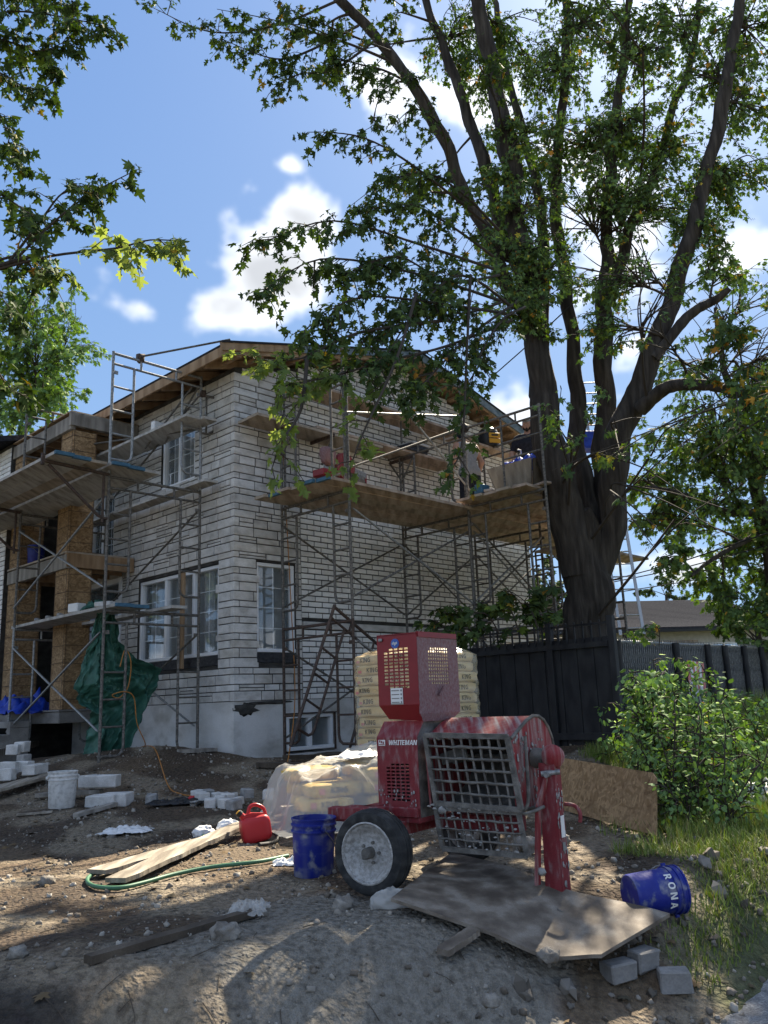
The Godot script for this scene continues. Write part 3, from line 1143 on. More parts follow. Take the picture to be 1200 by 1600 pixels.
	m.box(Vector3(-4.28, 2.42, -0.03), Vector3(0.34, 0.30, 0.02), 0.004)
	m.box(Vector3(-3.76, 2.42, -0.03), Vector3(0.34, 0.30, 0.02), 0.004)
	part("door_leaf", m, M.door_paint, door)
	m = mb()
	m.xf = front
	m.box(Vector3(-4.03, 3.18, -0.05), Vector3(1.22, 0.29, 0.01))
	part("pane", m, M.glass, door)
	# roof: two slopes, their edge boards, rafters under the open eaves
	var slope := 0.2535
	m = mb()
	for s in [-1.0, 1.0]:
		var ex := -0.52 if s < 0 else 8.30
		var ey := 6.30 - 0.52 * slope + 0.16
		var ridge := Vector2(3.9, 6.30 + 3.9 * slope + 0.16)
		m.xf = Transform3D(Basis(), Vector3(0, 0, -5.55))
		m.prism([Vector2(ex, ey), ridge, ridge + Vector2(0, 0.05), Vector2(ex - s * -0.02, ey + 0.05)], 12.0)
	var roof := part("roof", m, M.shingle, h)
	m = mb()
	for s in [-1.0, 1.0]:
		m.xf = Transform3D(Basis(), Vector3(0, 0, -5.55))
		var ex := -0.50 if s < 0 else 8.28
		var ey := 6.30 - 0.50 * slope + 0.14
		m.prism([Vector2(ex, ey), Vector2(3.9, 6.30 + 3.9 * slope + 0.14), Vector2(3.9, 6.30 + 3.9 * slope + 0.157), Vector2(ex, ey + 0.017)], 11.9)
	part("roof_deck", m, M.lumber, roof)
	m = mb()
	m.box(Vector3(-0.54, 6.25, -5.5), Vector3(0.035, 0.155, 11.9), 0.003)
	part("fascia", m, M.lumber, roof)
	m = mb()
	m.bar(Vector3(0.9, 6.345 + 1.45 * slope, 0.44), Vector3(3.9, 6.345 + 4.45 * slope, 0.44), 0.035, 0.13)
	m.bar(Vector3(8.3, 6.335, 0.44), Vector3(3.9, 6.335 + 4.45 * slope, 0.44), 0.035, 0.17)
	part("fascia", m, M.fascia_blue, roof)
	m = mb()
	m.bar(Vector3(-0.55, 6.41, 0.45), Vector3(3.9, 6.41 + 4.45 * slope, 0.45), 0.05, 0.03)
	m.bar(Vector3(8.3, 6.41, 0.45), Vector3(3.9, 6.41 + 4.45 * slope, 0.45), 0.05, 0.03)
	part("drip_edge", m, M.shingle, roof)
	m = mb()
	m.bar(Vector3(-0.55, 6.335, 0.44), Vector3(0.9, 6.335 + 1.45 * slope, 0.44), 0.035, 0.12)
	m.bar(Vector3(-0.52, 6.27, 0.405), Vector3(3.9, 6.27 + 4.42 * slope, 0.405), 0.035, 0.10)
	m.bar(Vector3(8.27, 6.27, 0.405), Vector3(3.9, 6.27 + 4.42 * slope, 0.405), 0.035, 0.10)
	part("fascia", m, M.lumber, roof)
	var raft := mb()
	raft.bar(Vector3(-0.5, 6.235, 0), Vector3(0.6, 6.235 + 1.1 * slope, 0), 0.04, 0.13)
	var raft_mesh := raft.mesh()
	for i in 19:
		part("rafter", raft_mesh, M.lumber, roof, Transform3D(Basis(), Vector3(0, 0, -0.1 - i * 0.6)))
	var look := mb()
	look.box(Vector3(0, 0, 0.2), Vector3(0.09, 0.045, 0.40))
	var look_mesh := look.mesh()
	for i in 20:
		var x := -0.2 + i * 0.42
		part("lookout", look_mesh, M.lumber, roof, Transform3D(Basis(Vector3(0, 0, 1), atan(slope) * (1 if x < 3.9 else -1)), Vector3(x, 6.345 + (x if x < 3.9 else 7.8 - x) * slope, 0)))
	build_porch(h, front)

func build_porch(h: Node3D, front: Transform3D) -> void:
	# a timber porch on two floors in the angle between the main wall and the wing
	var m := mb()
	m.box(Vector3(-0.60, 1.06, -4.10), Vector3(1.22, 0.18, 2.4), 0.01)
	m.box(Vector3(-0.61, 1.165, -4.10), Vector3(1.24, 0.03, 2.44), 0.006)
	part("porch_slab", m, M.concrete, h)
	for i in 4:
		m = mb()
		m.box(Vector3(-1.65 - 0.29 * i, 0.98 - 0.19 * i, -4.05), Vector3(0.30, 0.10, 1.5), 0.008)
		m.box(Vector3(-1.65 - 0.29 * i, 0.98 - 0.19 * i - 0.30, -3.36), Vector3(0.30, 0.5, 0.12), 0.006)
		part("step", m, M.concrete, h)
	# posts boxed in strand board with wire mesh over them; two low, two high
	for p in [[-0.97, -3.12, 1.18, 3.42], [-0.99, -5.00, 1.18, 3.42], [-0.98, -3.12, 3.70, 5.78], [-0.99, -5.00, 3.70, 5.78]]:
		m = mb()
		m.box(Vector3(0, (p[2] + p[3]) * 0.5, 0), Vector3(0.42, p[3] - p[2], 0.44), 0.008)
		var post := part("porch_post", m, M.osb, h, Transform3D(Basis(), Vector3(p[0], 0, p[1])))
		m = mb()
		for s in 8:
			var yy := lerpf(p[2] + 0.15, p[3] - 0.1, s / 7.0)
			for e in [[-1, -1, -1, 1], [-1, 1, 1, 1]]:
				m.tube([Vector3(e[0] * 0.218, yy, e[1] * 0.228), Vector3(e[2] * 0.218, yy + rng.randf_range(-0.015, 0.015), e[3] * 0.228)], [0.004], 5, false)
		for s in 2:
			var f := s * 2.0 - 1.0
			m.tube([Vector3(-0.218, p[2], f * 0.2), Vector3(-0.218, p[3], f * 0.2)], [0.003], 5, false)
			m.tube([Vector3(f * 0.19, p[2], 0.228), Vector3(f * 0.19, p[3], 0.228)], [0.003], 5, false)
		part("wire_mesh", m, M.rusty, post)
	# balcony floor: edge beams, joists, boards
	var beams := [[Vector3(-1.18, 3.53, -5.22), Vector3(-1.18, 3.53, -2.87)], [Vector3(-1.22, 3.55, -2.91), Vector3(-0.02, 3.55, -2.91)]]
	for b in beams:
		m = mb()
		m.bar(b[0], b[1], 0.09, 0.23, Vector3.UP, 0.004)
		part("balcony_beam", m, M.lumber_grey if b == beams[0] else M.lumber, h)
	for i in 5:
		m = mb()
		m.bar(Vector3(-1.13, 3.52, -5.1 + i * 0.45), Vector3(-0.02, 3.52, -5.1 + i * 0.45), 0.04, 0.18)
		part("joist", m, M.lumber, h)
	m = mb()
	m.box(Vector3(-0.62, 3.680, -4.05), Vector3(1.22, 0.03, 2.34))
	part("balcony_floor", m, M.plank, h)
	# porch roof
	for b in [[Vector3(-1.20, 5.90, -5.24), Vector3(-1.20, 5.90, -2.90), "lumber_grey"], [Vector3(-1.26, 5.96, -2.90), Vector3(-0.02, 5.96, -2.90), "lumber_grey"], [Vector3(-1.1, 5.78, -3.35), Vector3(-0.02, 5.78, -3.35), "lumber"]]:
		m = mb()
		m.bar(b[0], b[1], 0.09, 0.24, Vector3.UP, 0.004)
		part("porch_roof_beam", m, M[b[2]], h)
	for i in 6:
		m = mb()
		m.bar(Vector3(-1.14, 5.93, -5.1 + i * 0.4), Vector3(-0.02, 5.93, -5.1 + i * 0.4), 0.04, 0.16)
		part("porch_rafter", m, M.lumber, h)
	for i in 12:
		m = mb()
		m.box(Vector3(-1.20 + i * 0.105, 6.09, -4.06), Vector3(0.10, 0.022, 2.36))
		part("roof_board", m, M.lumber, h)
	# the wing beyond the porch
	m = mb()
	m.box(Vector3(3.25, 3.05, -8.4), Vector3(9.0, 6.1, 6.2))
	var wing := part("wing_wall", m, M.mortar, h)
	var wf := Transform3D(front.basis, Vector3(-1.25, 0, 0))
	var out := []
	var y := 1.2
	var k := 0
	while y < 6.0:
		var u := -5.30 - (0.14 if k % 2 else 0.0)
		if k % 2:
			out.append([-5.368, y + 0.04, 0.13, 0.08])
		while u > -7.2:
			if not (u - 0.14 < -5.62 and u - 0.14 > -6.8 and ((y > 4.0 and y < 5.35) or (y > 1.85 and y < 3.2))):
				out.append([u - 0.142, y + 0.04, 0.284, 0.08])
			u -= 0.293
		y += 0.0895
		k += 1
	lay("brick", out, wing, Transform3D(Basis(), Vector3(-0.012, 0, 0)) * wf, ["brick_white", "brick_white", "brick_grey"], [Color(0.6, 0.58, 0.54)], [unit_block(0), unit_block(2)], -5.0)
	window(h, Transform3D(front.basis, Vector3(-1.31, 0, 0)), -6.8, -5.62, 4.0, 5.35, [-6.2], 2, 4, true, -0.02)
	window(h, Transform3D(front.basis, Vector3(-1.31, 0, 0)), -6.8, -5.62, 1.85, 3.2, [-6.2], 2, 4, true, -0.02)
	m = mb()
	m.prism([Vector2(-1.70, 6.02), Vector2(3.5, 7.35), Vector2(3.5, 7.45), Vector2(-1.72, 6.12)], 6.6)
	part("wing_roof", m, M.shingle, h, Transform3D(Basis(), Vector3(0, 0, -8.45)))


# ------------------------------------------------------------------ scaffolding
# one welded frame: base corner o, across = vector to the other leg, up = vector to the top
func scaffold_frame(parent: Node, o: Vector3, across: Vector3, up: Vector3, m: Material, left_ladder := true, right_ladder := true, stub := 0.0) -> void:
	var w := across.length()
	var h := up.length()
	var a := across / w
	var u := up / h
	var f := Node3D.new()
	f.name = "frame"
	parent.add_child(f, true)
	var r := 0.022
	for s in [0.0, 1.0]:
		part("leg", mb().tube([o + across * s - u * stub, o + across * s + up], [r], 8), m, f)
	part("ledger", mb().tube([o + up - u * 0.03, o + up - u * 0.03 + across], [r], 8), m, f)
	var b := mb()
	b.tube([o + up - u * 0.19, o + up - u * 0.19 + across], [r * 0.85], 7)
	for s in [0.3, 0.7]:
		b.tube([o + up - u * 0.04 + across * s, o + up - u * 0.18 + across * s], [r * 0.8], 6, false)
	part("ledger", b, m, f)
	for s in [0, 1]:
		if (s == 0 and not left_ladder) or (s == 1 and not right_ladder):
			continue
		var base: Vector3 = o + across * s
		var d := a * (1.0 if s == 0 else -1.0)
		var gap := 0.34
		part("ladder_rail", mb().tube([base + d * gap + up - u * 0.19, base + d * gap + u * 0.36, base + d * (gap - 0.02) + u * 0.28, base + d * (gap - 0.08) + u * 0.24, base + u * 0.24], [r * 0.9], 7, false), m, f)
		for k in 3:
			var y := 0.62 + k * 0.36
			if y < h - 0.3:
				part("rung", mb().tube([base + u * y, base + d * gap + u * y], [r * 0.72], 6, false), m, f)
		part("brace_lock", mb().bar(base + u * (h - 0.32) + d * 0.02, base + u * (h - 0.32) + d * 0.08, 0.02, 0.05, u), m, f)

func brace(parent: Node, p: Vector3, q: Vector3, m: Material) -> void:
	part("cross_brace", mb().tube([p, p.lerp(q, 0.02), p.lerp(q, 0.98), q], [0.009, 0.0165, 0.0165, 0.009], 7), m, parent)

func build_scaffolds() -> void:
	var st: Material = M.steel
	var ga: Material = M.galvanised
	# front: two rows of frames square to the front wall
	var s := thing("scaffold", "grey tubular scaffold of three lifts before the front wall, with outrigger bracket", "scaffold", H)
	var tops := [0.62, 2.50, 4.40, 6.28]
	for z in [-0.62, -3.60]:
		for k in 3:
			var lo: float = tops[k] if k > 0 else (0.30 if z > -1 else 0.42)
			scaffold_frame(s, Vector3(-1.70, lo, z), Vector3(1.51, 0, 0), Vector3(0, tops[k + 1] - lo, 0), ga if (k == 2 and z > -1) or (k == 0 and z < -1) else st, true, true, 0.0)
	for k in 3:
		var y0: float = tops[k] + (0.25 if k == 0 else 0.3)
		var y1: float = tops[k + 1] - 0.32
		if k < 2:
			brace(s, Vector3(-1.72, y0, -0.64), Vector3(-1.72, y1, -3.58), ga)
			brace(s, Vector3(-1.74, y1, -0.64), Vector3(-1.74, y0, -3.58), ga)
		brace(s, Vector3(-0.21, y1, -0.64), Vector3(-0.21, y0, -3.58), st)
		if k == 0:
			brace(s, Vector3(-0.23, y0, -0.64), Vector3(-0.23, y1, -3.58), ga)
	# side brackets that carry the outer planks, the corner bracket, rails at the top
	for z in [-0.62, -3.60]:
		part("outrigger", mb().tube([Vector3(-1.70, 4.40, z), Vector3(-2.66, 4.44, z)], [0.026], 8), M.rusty, s)
		part("outrigger", mb().tube([Vector3(-2.58, 4.40, z), Vector3(-1.86, 3.80, z), Vector3(-1.78, 3.76, z), Vector3(-1.70, 3.76, z)], [0.023], 8), M.rusty, s)
		part("outrigger", mb().bar(Vector3(-2.66, 4.38, z), Vector3(-2.66, 4.54, z), 0.04, 0.04), M.rusty, s)
		part("outrigger", mb().tube([Vector3(-1.78, 4.40, z), Vector3(-1.78, 3.70, z)], [0.02], 8), M.rusty, s)
	part("bracket", mb().tube([Vector3(-0.19, 5.96, -0.6), Vector3(0.45, 5.93, -0.45)], [0.022], 8), st, s)
	part("bracket", mb().tube([Vector3(0.38, 5.90, -0.46), Vector3(0.02, 5.40, -0.56), Vector3(-0.08, 5.33, -0.59), Vector3(-0.19, 5.33, -0.6)], [0.02], 8), st, s)
	part("bracket", mb().tube([Vector3(0.45, 5.90, -0.45), Vector3(0.45, 6.02, -0.45)], [0.03], 8), st, s)
	part("bracket", mb().tube([Vector3(-0.10, 5.96, -0.6), Vector3(-0.10, 5.33, -0.6)], [0.016], 8), st, s)
	part("rail", mb().tube([Vector3(-1.30, 6.31, -0.66), Vector3(-0.25, 6.60, 0.25)], [0.016], 7), st, s)
	part("rail", mb().tube([Vector3(-0.19, 5.40, -0.62), Vector3(-1.0, 5.66, -3.6)], [0.016], 7), st, s)
	part("rail", mb().tube([Vector3(-0.3, 6.1, -0.7), Vector3(-0.42, 5.35, -1.9)], [0.016], 7), st, s)
	part("rail", mb().tube([Vector3(-0.22, 6.1, -0.66), Vector3(-0.30, 5.35, -1.5)], [0.016], 7), st, s)
	part("clamp", mb().lump(Vector3(-1.25, 6.30, -0.64), Vector3(0.11, 0.13, 0.11), n_small, 0.6, 2.0, 8, 0.6), M.rusty, s)
	part("clamp", mb().lump(Vector3(-0.18, 5.98, -0.60), Vector3(0.10, 0.12, 0.10), n_small, 0.6, 2.0, 8, 0.6), M.rusty, s)
	# side wall: a row of frames along the brick, the lowest one brown
	s = thing("scaffold", "tubular scaffold along the white brick side wall, its lowest frame dark brown", "scaffold", H)
	tops = [0.34, 2.24, 4.08, 5.86]
	for i in 4:
		var x: float = [0.68, 3.40, 5.45, 7.5][i]
		for k in 3:
			if k == 2 and i == 3:
				continue
			var lo: float = tops[k]
			scaffold_frame(s, Vector3(x, lo, 0.30), Vector3(0, 0, 1.50), Vector3(0, tops[k + 1] - lo - (0.3 if k == 2 and i == 1 else 0.0), 0), M.rusty if i == 0 and k == 0 else st, true, true)
		if i < 3:
			var x2: float = [3.40, 5.45, 7.5][i]
			for k in 3:
				var y0: float = tops[k] + 0.3
				var y1: float = tops[k + 1] - 0.3
				for z in [0.28, 1.82]:
					if k == 2 and (i > 0 or z < 1.0):
						continue
					brace(s, Vector3(x + 0.02, y0, z), Vector3(x2 - 0.02, y1, z), st)
					if k != 2:
						brace(s, Vector3(x + 0.02, y1, z + 0.025), Vector3(x2 - 0.02, y0, z + 0.025), ga if z > 1.0 else st)
	part("rail", mb().tube([Vector3(0.66, 5.2, 1.82), Vector3(3.42, 5.75, 1.82)], [0.018], 7), ga, s)
	part("rail", mb().tube([Vector3(3.42, 4.45, 1.84), Vector3(1.2, 6.0, 1.84)], [0.018], 7), ga, s)
	for x in [0.68, 3.40]:
		part("pole", mb().tube([Vector3(x - 0.06, 4.2, 1.80), Vector3(x - 0.06, 6.3, 1.80)], [0.02], 8), st, s)
		part("pole", mb().tube([Vector3(x + 0.05, 3.9, 0.32), Vector3(x + 0.05, 6.1, 0.32)], [0.02], 8), st, s)
		part("bracket", mb().tube([Vector3(x, 5.40, 0.30), Vector3(x, 5.40, 0.02)], [0.02], 8), st, s)
		part("bracket", mb().tube([Vector3(x, 5.34, 0.04), Vector3(x, 4.98, 0.30)], [0.018], 8), st, s)
	for x in [0.68, 1.5, 3.40]:
		part("bracket", mb().bar(Vector3(x, 5.33, 0.64), Vector3(x, 5.33, 0.06), 0.03, 0.05), M.rusty, s)
		part("bracket", mb().tube([Vector3(x, 5.30, 0.6), Vector3(x, 4.9, 0.32)], [0.018], 8), st, s)
	# the outer tower where the men work
	s = thing("scaffold", "outer scaffold tower behind the black fence carrying the workers' platform", "scaffold", H)
	tops = [0.40, 2.32, 4.18, 5.52]
	for i in 2:
		var x: float = [3.30, 5.35][i]
		for k in 3:
			var lo: float = tops[k]
			if k == 2 and i == 1:
				continue
			scaffold_frame(s, Vector3(x, lo, 1.86), Vector3(0, 0, 1.50), Vector3(0, tops[k + 1] - lo, 0), st, k < 2, k < 2)
		part("screw_jack", mb().tube([Vector3(x, 0.2, 1.86), Vector3(x, 0.42, 1.86)], [0.015], 7), st, s)
		part("screw_jack", mb().tube([Vector3(x, 0.2, 3.36), Vector3(x, 0.42, 3.36)], [0.015], 7), st, s)
	for k in 2:
		var y0: float = tops[k] + 0.3
		var y1: float = tops[k + 1] - 0.3
		for z in [1.90]:
			brace(s, Vector3(3.32, y0, z), Vector3(5.33, y1, z), ga)
			brace(s, Vector3(3.32, y1, z + 0.025), Vector3(5.33, y0, z + 0.025), st)
	for y in [4.78, 5.05]:
		part("rail", mb().tube([Vector3(3.30, y, 2.62), Vector3(3.30, y, 3.36)], [0.016], 7), st, s)
	part("rail", mb().tube([Vector3(3.30, 4.2, 2.62), Vector3(3.30, 5.5, 2.62)], [0.018], 7), st, s)
	part("clamp", mb().lump(Vector3(3.30, 5.50, 1.88), Vector3(0.16, 0.14, 0.16), n_small, 0.6, 2.0, 8, 0.6), M.black_rubber, s)
	# loose frame leaning on the first one
	var leg := Vector3(0.55, 1.79, -0.6)
	var bar := Vector3(1.07, -0.90, -1.70)
	bar = (bar - leg.normalized() * bar.dot(leg.normalized())).normalized() * 1.5
	s = thing("loose_scaffolding", "loose rusty scaffold frame tilted against the side scaffold behind the bag pallet", "scaffold frame")
	var foot := at(523, 945, 11.25) - leg
	scaffold_frame(s, foot, bar, leg, M.rusty)
	# an aluminium ladder against the scaffold, behind the tree
	var lad := thing("ladder", "aluminium extension ladder leaning behind the trunk of the big maple", "ladder")
	var p := at(988, 992, 14.5)
	var q := at(922, 590, 15.4)
	var sideways := Vector3(0.40, 0, 0.0)
	for f in [-0.5, 0.5]:
		var mm := mb()
		mm.bar(p + sideways * f, q + sideways * f, 0.03, 0.05, sideways)
		part("ladder_rail", mm, M.aluminium, lad)
	for i in 22:
		var c := p.lerp(q, (i + 0.5) / 22.0)
		part("rung", mb().tube([c - sideways * 0.5, c + sideways * 0.5], [0.014], 6, false), M.aluminium, lad)


# a board from a to b with its wide face up
func plank(label: String, a: Vector3, b: Vector3, wide: float, m: Material, group: String, thick := 0.042, ends := "") -> void:
	var k := mb()
	var n := 10
	var w := n_small.get_noise_2d(a.x * 400.0, b.z * 400.0) * 0.02
	var rows := []
	var side := Vector3.UP.cross((b - a).normalized()).normalized() * wide * 0.5
	var o := (a + b) * 0.5
	for i in n:
		var p := a.lerp(b, float(i) / n) - o
		var q := a.lerp(b, float(i + 1) / n) - o
		p.y += w * sin(float(i) / n * PI)
		q.y += w * sin(float(i + 1) / n * PI)
		var u := Vector3(0, thick, 0)
		k.quad(p - side + u, p + side + u, q + side + u, q - side + u)
		k.quad(p + side, p - side, q - side, q + side)
		k.quad(p - side, p - side + u, q - side + u, q - side)
		k.quad(p + side + u, p + side, q + side, q + side + u)
		if i == 0:
			k.quad(p - side, p + side, p + side + u, p - side + u)
		if i == n - 1:
			k.quad(q + side, q - side, q - side + u, q + side + u)
	var t := thing("scaffold_plank", label, "plank", H * Transform3D(Basis(), o), group)
	part("board", k, m, t)
	if ends != "":
		var e := mb()
		var d := (b - a).normalized()
		for x in ([a] if ends == "a" else [a, b]):
			var f := 1.0 if x == a else -1.0
			e.bar(x - o - d * f * 0.003 + Vector3(0, thick * 0.5, 0), x - o + d * f * 0.05 + Vector3(0, thick * 0.5, 0), wide + 0.006, thick + 0.006)
		part("painted_end", e, M.end_paint, t)

func build_planks() -> void:
	var ordinal := ["first", "second", "third", "fourth", "fifth", "sixth", "seventh", "eighth"]
	# front scaffold, middle level: six boards under the eye, their right ends painted
	for i in 6:
		var x := -2.50 + i * 0.262 + (0.03 if i > 2 else 0.0)
		plank("dusty plank of the front scaffold's broad middle platform, %s from its outer edge" % ordinal[i], Vector3(x, 4.47, -0.30 - 0.05 * (i % 3)), Vector3(x, 4.45, -5.6), 0.255, M.plank_dusty if i != 2 else M.plank, "planks of the front scaffold's broad middle platform", 0.042, "a" if i in [0, 1, 3, 4] else "")
	plank("single plank close to the front wall, just below the upper front window", Vector3(-0.22, 4.46, -0.28), Vector3(-0.24, 4.44, -4.6), 0.25, M.plank_dusty, "")
	plank("dusty plank at eaves height, outer of the pair at the upper front window", Vector3(-0.50, 5.45, -0.36), Vector3(-0.62, 5.42, -5.4), 0.25, M.plank_dusty, "planks at eaves height of the front wall")
	plank("dusty plank at eaves height, inner of the pair at the upper front window", Vector3(-0.24, 5.45, -0.28), Vector3(-0.36, 5.42, -5.4), 0.25, M.plank_dusty, "planks at eaves height of the front wall")
	plank("pale plank of the low front platform, outermost, with a stone block on it", Vector3(-1.50, 2.52, -0.42), Vector3(-1.52, 2.50, -3.85), 0.255, M.plank_dusty, "planks of the front scaffold's low platform", 0.042, "a")
	plank("pale plank of the low front platform with a blue painted end, second from outside", Vector3(-1.23, 2.52, -0.48), Vector3(-1.25, 2.50, -3.85), 0.255, M.plank_dusty, "planks of the front scaffold's low platform", 0.042, "a")
	plank("pale plank of the low front platform nearest the wide ground floor window", Vector3(-0.72, 2.52, -0.30), Vector3(-0.80, 2.50, -3.75), 0.25, M.plank_dusty, "planks of the front scaffold's low platform")
	# side scaffold, working level
	for i in 6:
		var z := 0.50 + i * 0.263
		plank("brown plank of the side scaffold's main platform near the corner, %s from the wall" % ordinal[i], Vector3(0.10 + 0.06 * (i % 2), 4.10, z), Vector3(3.62, 4.10, z), 0.255, M.plank_warm if i % 3 else M.plank, "planks of the side scaffold's main platform", 0.042, "a" if i in [1, 4, 5] else "")
	for i in 6:
		var z := 0.50 + i * 0.263
		plank("brown plank of the side scaffold's farther bay, %s from the wall" % ordinal[i], Vector3(3.30, 4.145, z), Vector3(7.9, 4.145, z), 0.255, M.plank_warm if i % 2 else M.plank, "planks of the side scaffold's farther bay")
	# outer tower
	for i in 5:
		var z := 1.98 + i * 0.275
		plank("weathered plank of the workers' outer platform, %s from the wall" % ordinal[i], Vector3(3.02 - 0.04 * (i % 2), 4.20, z), Vector3(3.42 if i == 4 else 5.9, 4.20, z), 0.262, M.plank if i % 2 else M.plank_warm, "planks of the workers' outer platform")
	for i in 3:
		plank("low plank under the workers' platform, %s from the wall" % ordinal[i], Vector3(5.0, 3.55, 2.1 + i * 0.27), Vector3(7.6, 3.55, 2.1 + i * 0.27), 0.255, M.plank_warm, "low planks beside the tree trunk")
	# knee-high and top runs along the brick
	plank("brown plank on brackets along the brick wall, inner of the lower pair", Vector3(0.04, 5.36, 0.17), Vector3(2.7, 5.36, 0.17), 0.25, M.plank, "planks on brackets along the brick wall")
	plank("brown plank on brackets along the brick wall, outer of the lower pair", Vector3(0.02, 5.36, 0.44), Vector3(2.7, 5.36, 0.44), 0.25, M.plank, "planks on brackets along the brick wall")
	plank("brown plank with tiles stacked on it, inner of the lapped pair on brackets", Vector3(1.22, 5.405, 0.17), Vector3(4.75, 5.405, 0.17), 0.25, M.plank_warm, "lapped planks on brackets along the brick wall")
	plank("brown plank with tiles stacked on it, outer of the lapped pair on brackets", Vector3(1.20, 5.405, 0.44), Vector3(4.75, 5.405, 0.44), 0.25, M.plank_warm, "lapped planks on brackets along the brick wall")
	plank("topmost plank under the gable, inner one, half hidden by maple leaves", Vector3(0.85, 6.10, 0.20), Vector3(5.0, 6.06, 0.20), 0.25, M.plank_warm, "topmost planks under the gable")
	plank("topmost plank under the gable, outer one, half hidden by maple leaves", Vector3(0.85, 6.10, 0.47), Vector3(5.0, 6.06, 0.47), 0.25, M.plank_warm, "topmost planks under the gable")
	plank("far topmost plank close under the gable's falling edge", Vector3(4.2, 6.16, 0.22), Vector3(7.9, 6.10, 0.22), 0.25, M.plank_warm, "")
	plank("far lower plank behind the bending worker", Vector3(4.3, 5.80, 0.75), Vector3(8.0, 5.80, 0.75), 0.28, M.plank_warm, "")


# ------------------------------------------------------------------ things on the scaffolds
func build_scaffold_things() -> void:
	# masonry saw
	var s := thing("masonry_saw", "red and grey masonry saw standing on the side scaffold's platform", "masonry saw", H * Transform3D(Basis(Vector3.UP, 0.10), Vector3(1.22, 4.142, 1.05)))
	part("pan", mb().box(Vector3(0.05, 0.14, 0), Vector3(0.78, 0.12, 0.42), 0.02), M.red_dusty, s)
	for q in [[-0.28, -0.16], [-0.28, 0.16], [0.36, -0.16], [0.36, 0.16]]:
		part("leg", mb().tube([Vector3(q[0], 0.0, q[1]), Vector3(q[0], 0.10, q[1])], [0.02], 7), M.steel, s)
	part("column", mb().box(Vector3(-0.25, 0.36, 0), Vector3(0.12, 0.36, 0.14), 0.015), M.galvanised, s)
	part("rear_tray", mb().box(Vector3(-0.42, 0.32, 0.02), Vector3(0.20, 0.11, 0.24), 0.015), M.red_paint, s)
	var m := mb()
	m.xf = Transform3D(Basis(Vector3(1, 0, 0), PI / 2), Vector3(0.02, 0.50, 0.06))
	m.lathe([Vector2(0.001, -0.05), Vector2(0.21, -0.05), Vector2(0.22, -0.03), Vector2(0.22, 0.03), Vector2(0.21, 0.05), Vector2(0.001, 0.05)], 22)
	part("blade_guard", m, M.red_dusty, s)
	m = mb()
	m.xf = Transform3D(Basis(Vector3(1, 0, 0), PI / 2), Vector3(0.05, 0.44, 0.0))
	m.lathe([Vector2(0.001, -0.004), Vector2(0.19, -0.004), Vector2(0.19, 0.004), Vector2(0.001, 0.004)], 24)
	part("blade", m, M.galvanised, s)
	part("arm", mb().bar(Vector3(-0.32, 0.55, 0.02), Vector3(0.52, 0.44, 0.02), 0.16, 0.10, Vector3.UP, 0.012), M.galvanised, s)
	part("motor", mb().tube([Vector3(0.10, 0.30, 0.10), Vector3(0.34, 0.30, 0.10)], [0.11], 12), M.caked, s)
	part("handle", mb().box(Vector3(0.53, 0.40, 0.02), Vector3(0.08, 0.20, 0.10), 0.015), M.red_paint, s)
	part("handle", mb().tube([Vector3(0.5, 0.34, 0.02), Vector3(0.3, 0.28, 0.02)], [0.022], 8), M.red_paint, s)
	part("belt_cover", mb().lump(Vector3(-0.33, 0.60, 0.06), Vector3(0.30, 0.30, 0.16), n_small, 0.3, 1.0, 12, 0.7), M.dusty_panel, s)
	part("hose", mb().tube(spline([Vector3(0.46, 0.36, 0.1), Vector3(0.50, 0.18, 0.12), Vector3(0.45, 0.0, 0.14)], 4), [0.012], 6), M.black_rubber, s)
	# dark slabs stacked on the lapped planks
	for i in 4:
		m = mb().box(Vector3.ZERO, Vector3(0.62 - 0.05 * i, 0.045, 0.34), 0.008)
		solo("stone_slab", m, M.stone_dark if i == 3 else M.membrane, "dark flat slab stacked on the bracket planks, %s from the bottom" % ["first", "second", "third", "topmost"][i], "slab", "slabs stacked on the bracket planks", H * Transform3D(Basis(Vector3.UP, rng.randf_range(-0.12, 0.12)), Vector3(3.55 + 0.04 * i, 5.475 + i * 0.048, 0.42)))
	# wooden mortar tub with a blue sheet in it
	s = thing("mortar_tub", "wooden mortar tub with sloping sides on the workers' platform by the trunk", "mortar tub", H * Transform3D(Basis(Vector3.UP, 0.0), Vector3(3.78, 4.245, 2.62)))
	for d in 4:
		var along := 0.62 if d % 2 == 0 else 0.86
		m = mb()
		var wl := along * 0.5
		m.xf = Transform3D(Basis(Vector3.UP, d * PI / 2), Vector3.ZERO)
		var z: float = [0.34, 0.22, 0.34, 0.22][d]
		var o := 0.12
		m.quad(Vector3(-wl + o, 0, z), Vector3(wl - o, 0, z), Vector3(wl, 0.5, z + o), Vector3(-wl, 0.5, z + o))
		m.quad(Vector3(wl - o, 0, z - 0.02), Vector3(-wl + o, 0, z - 0.02), Vector3(-wl, 0.5, z + o - 0.02), Vector3(wl, 0.5, z + o - 0.02))
		m.quad(Vector3(-wl, 0.5, z + o), Vector3(wl, 0.5, z + o), Vector3(wl, 0.5, z + o - 0.02), Vector3(-wl, 0.5, z + o - 0.02))
		part("side_panel", m, M.old_wood, s)
	part("bottom_panel", mb().box(Vector3(0, 0.012, 0), Vector3(0.5, 0.024, 0.68)), M.plank, s)
	solo("blue_sheet", cloth_patch(0.50, 0.66, 0.16, 41), M.blue_tarp, "bright blue plastic sheet heaped in the wooden mortar tub", "sheet", "", H * Transform3D(Basis(), Vector3(3.78, 4.73, 2.74)))
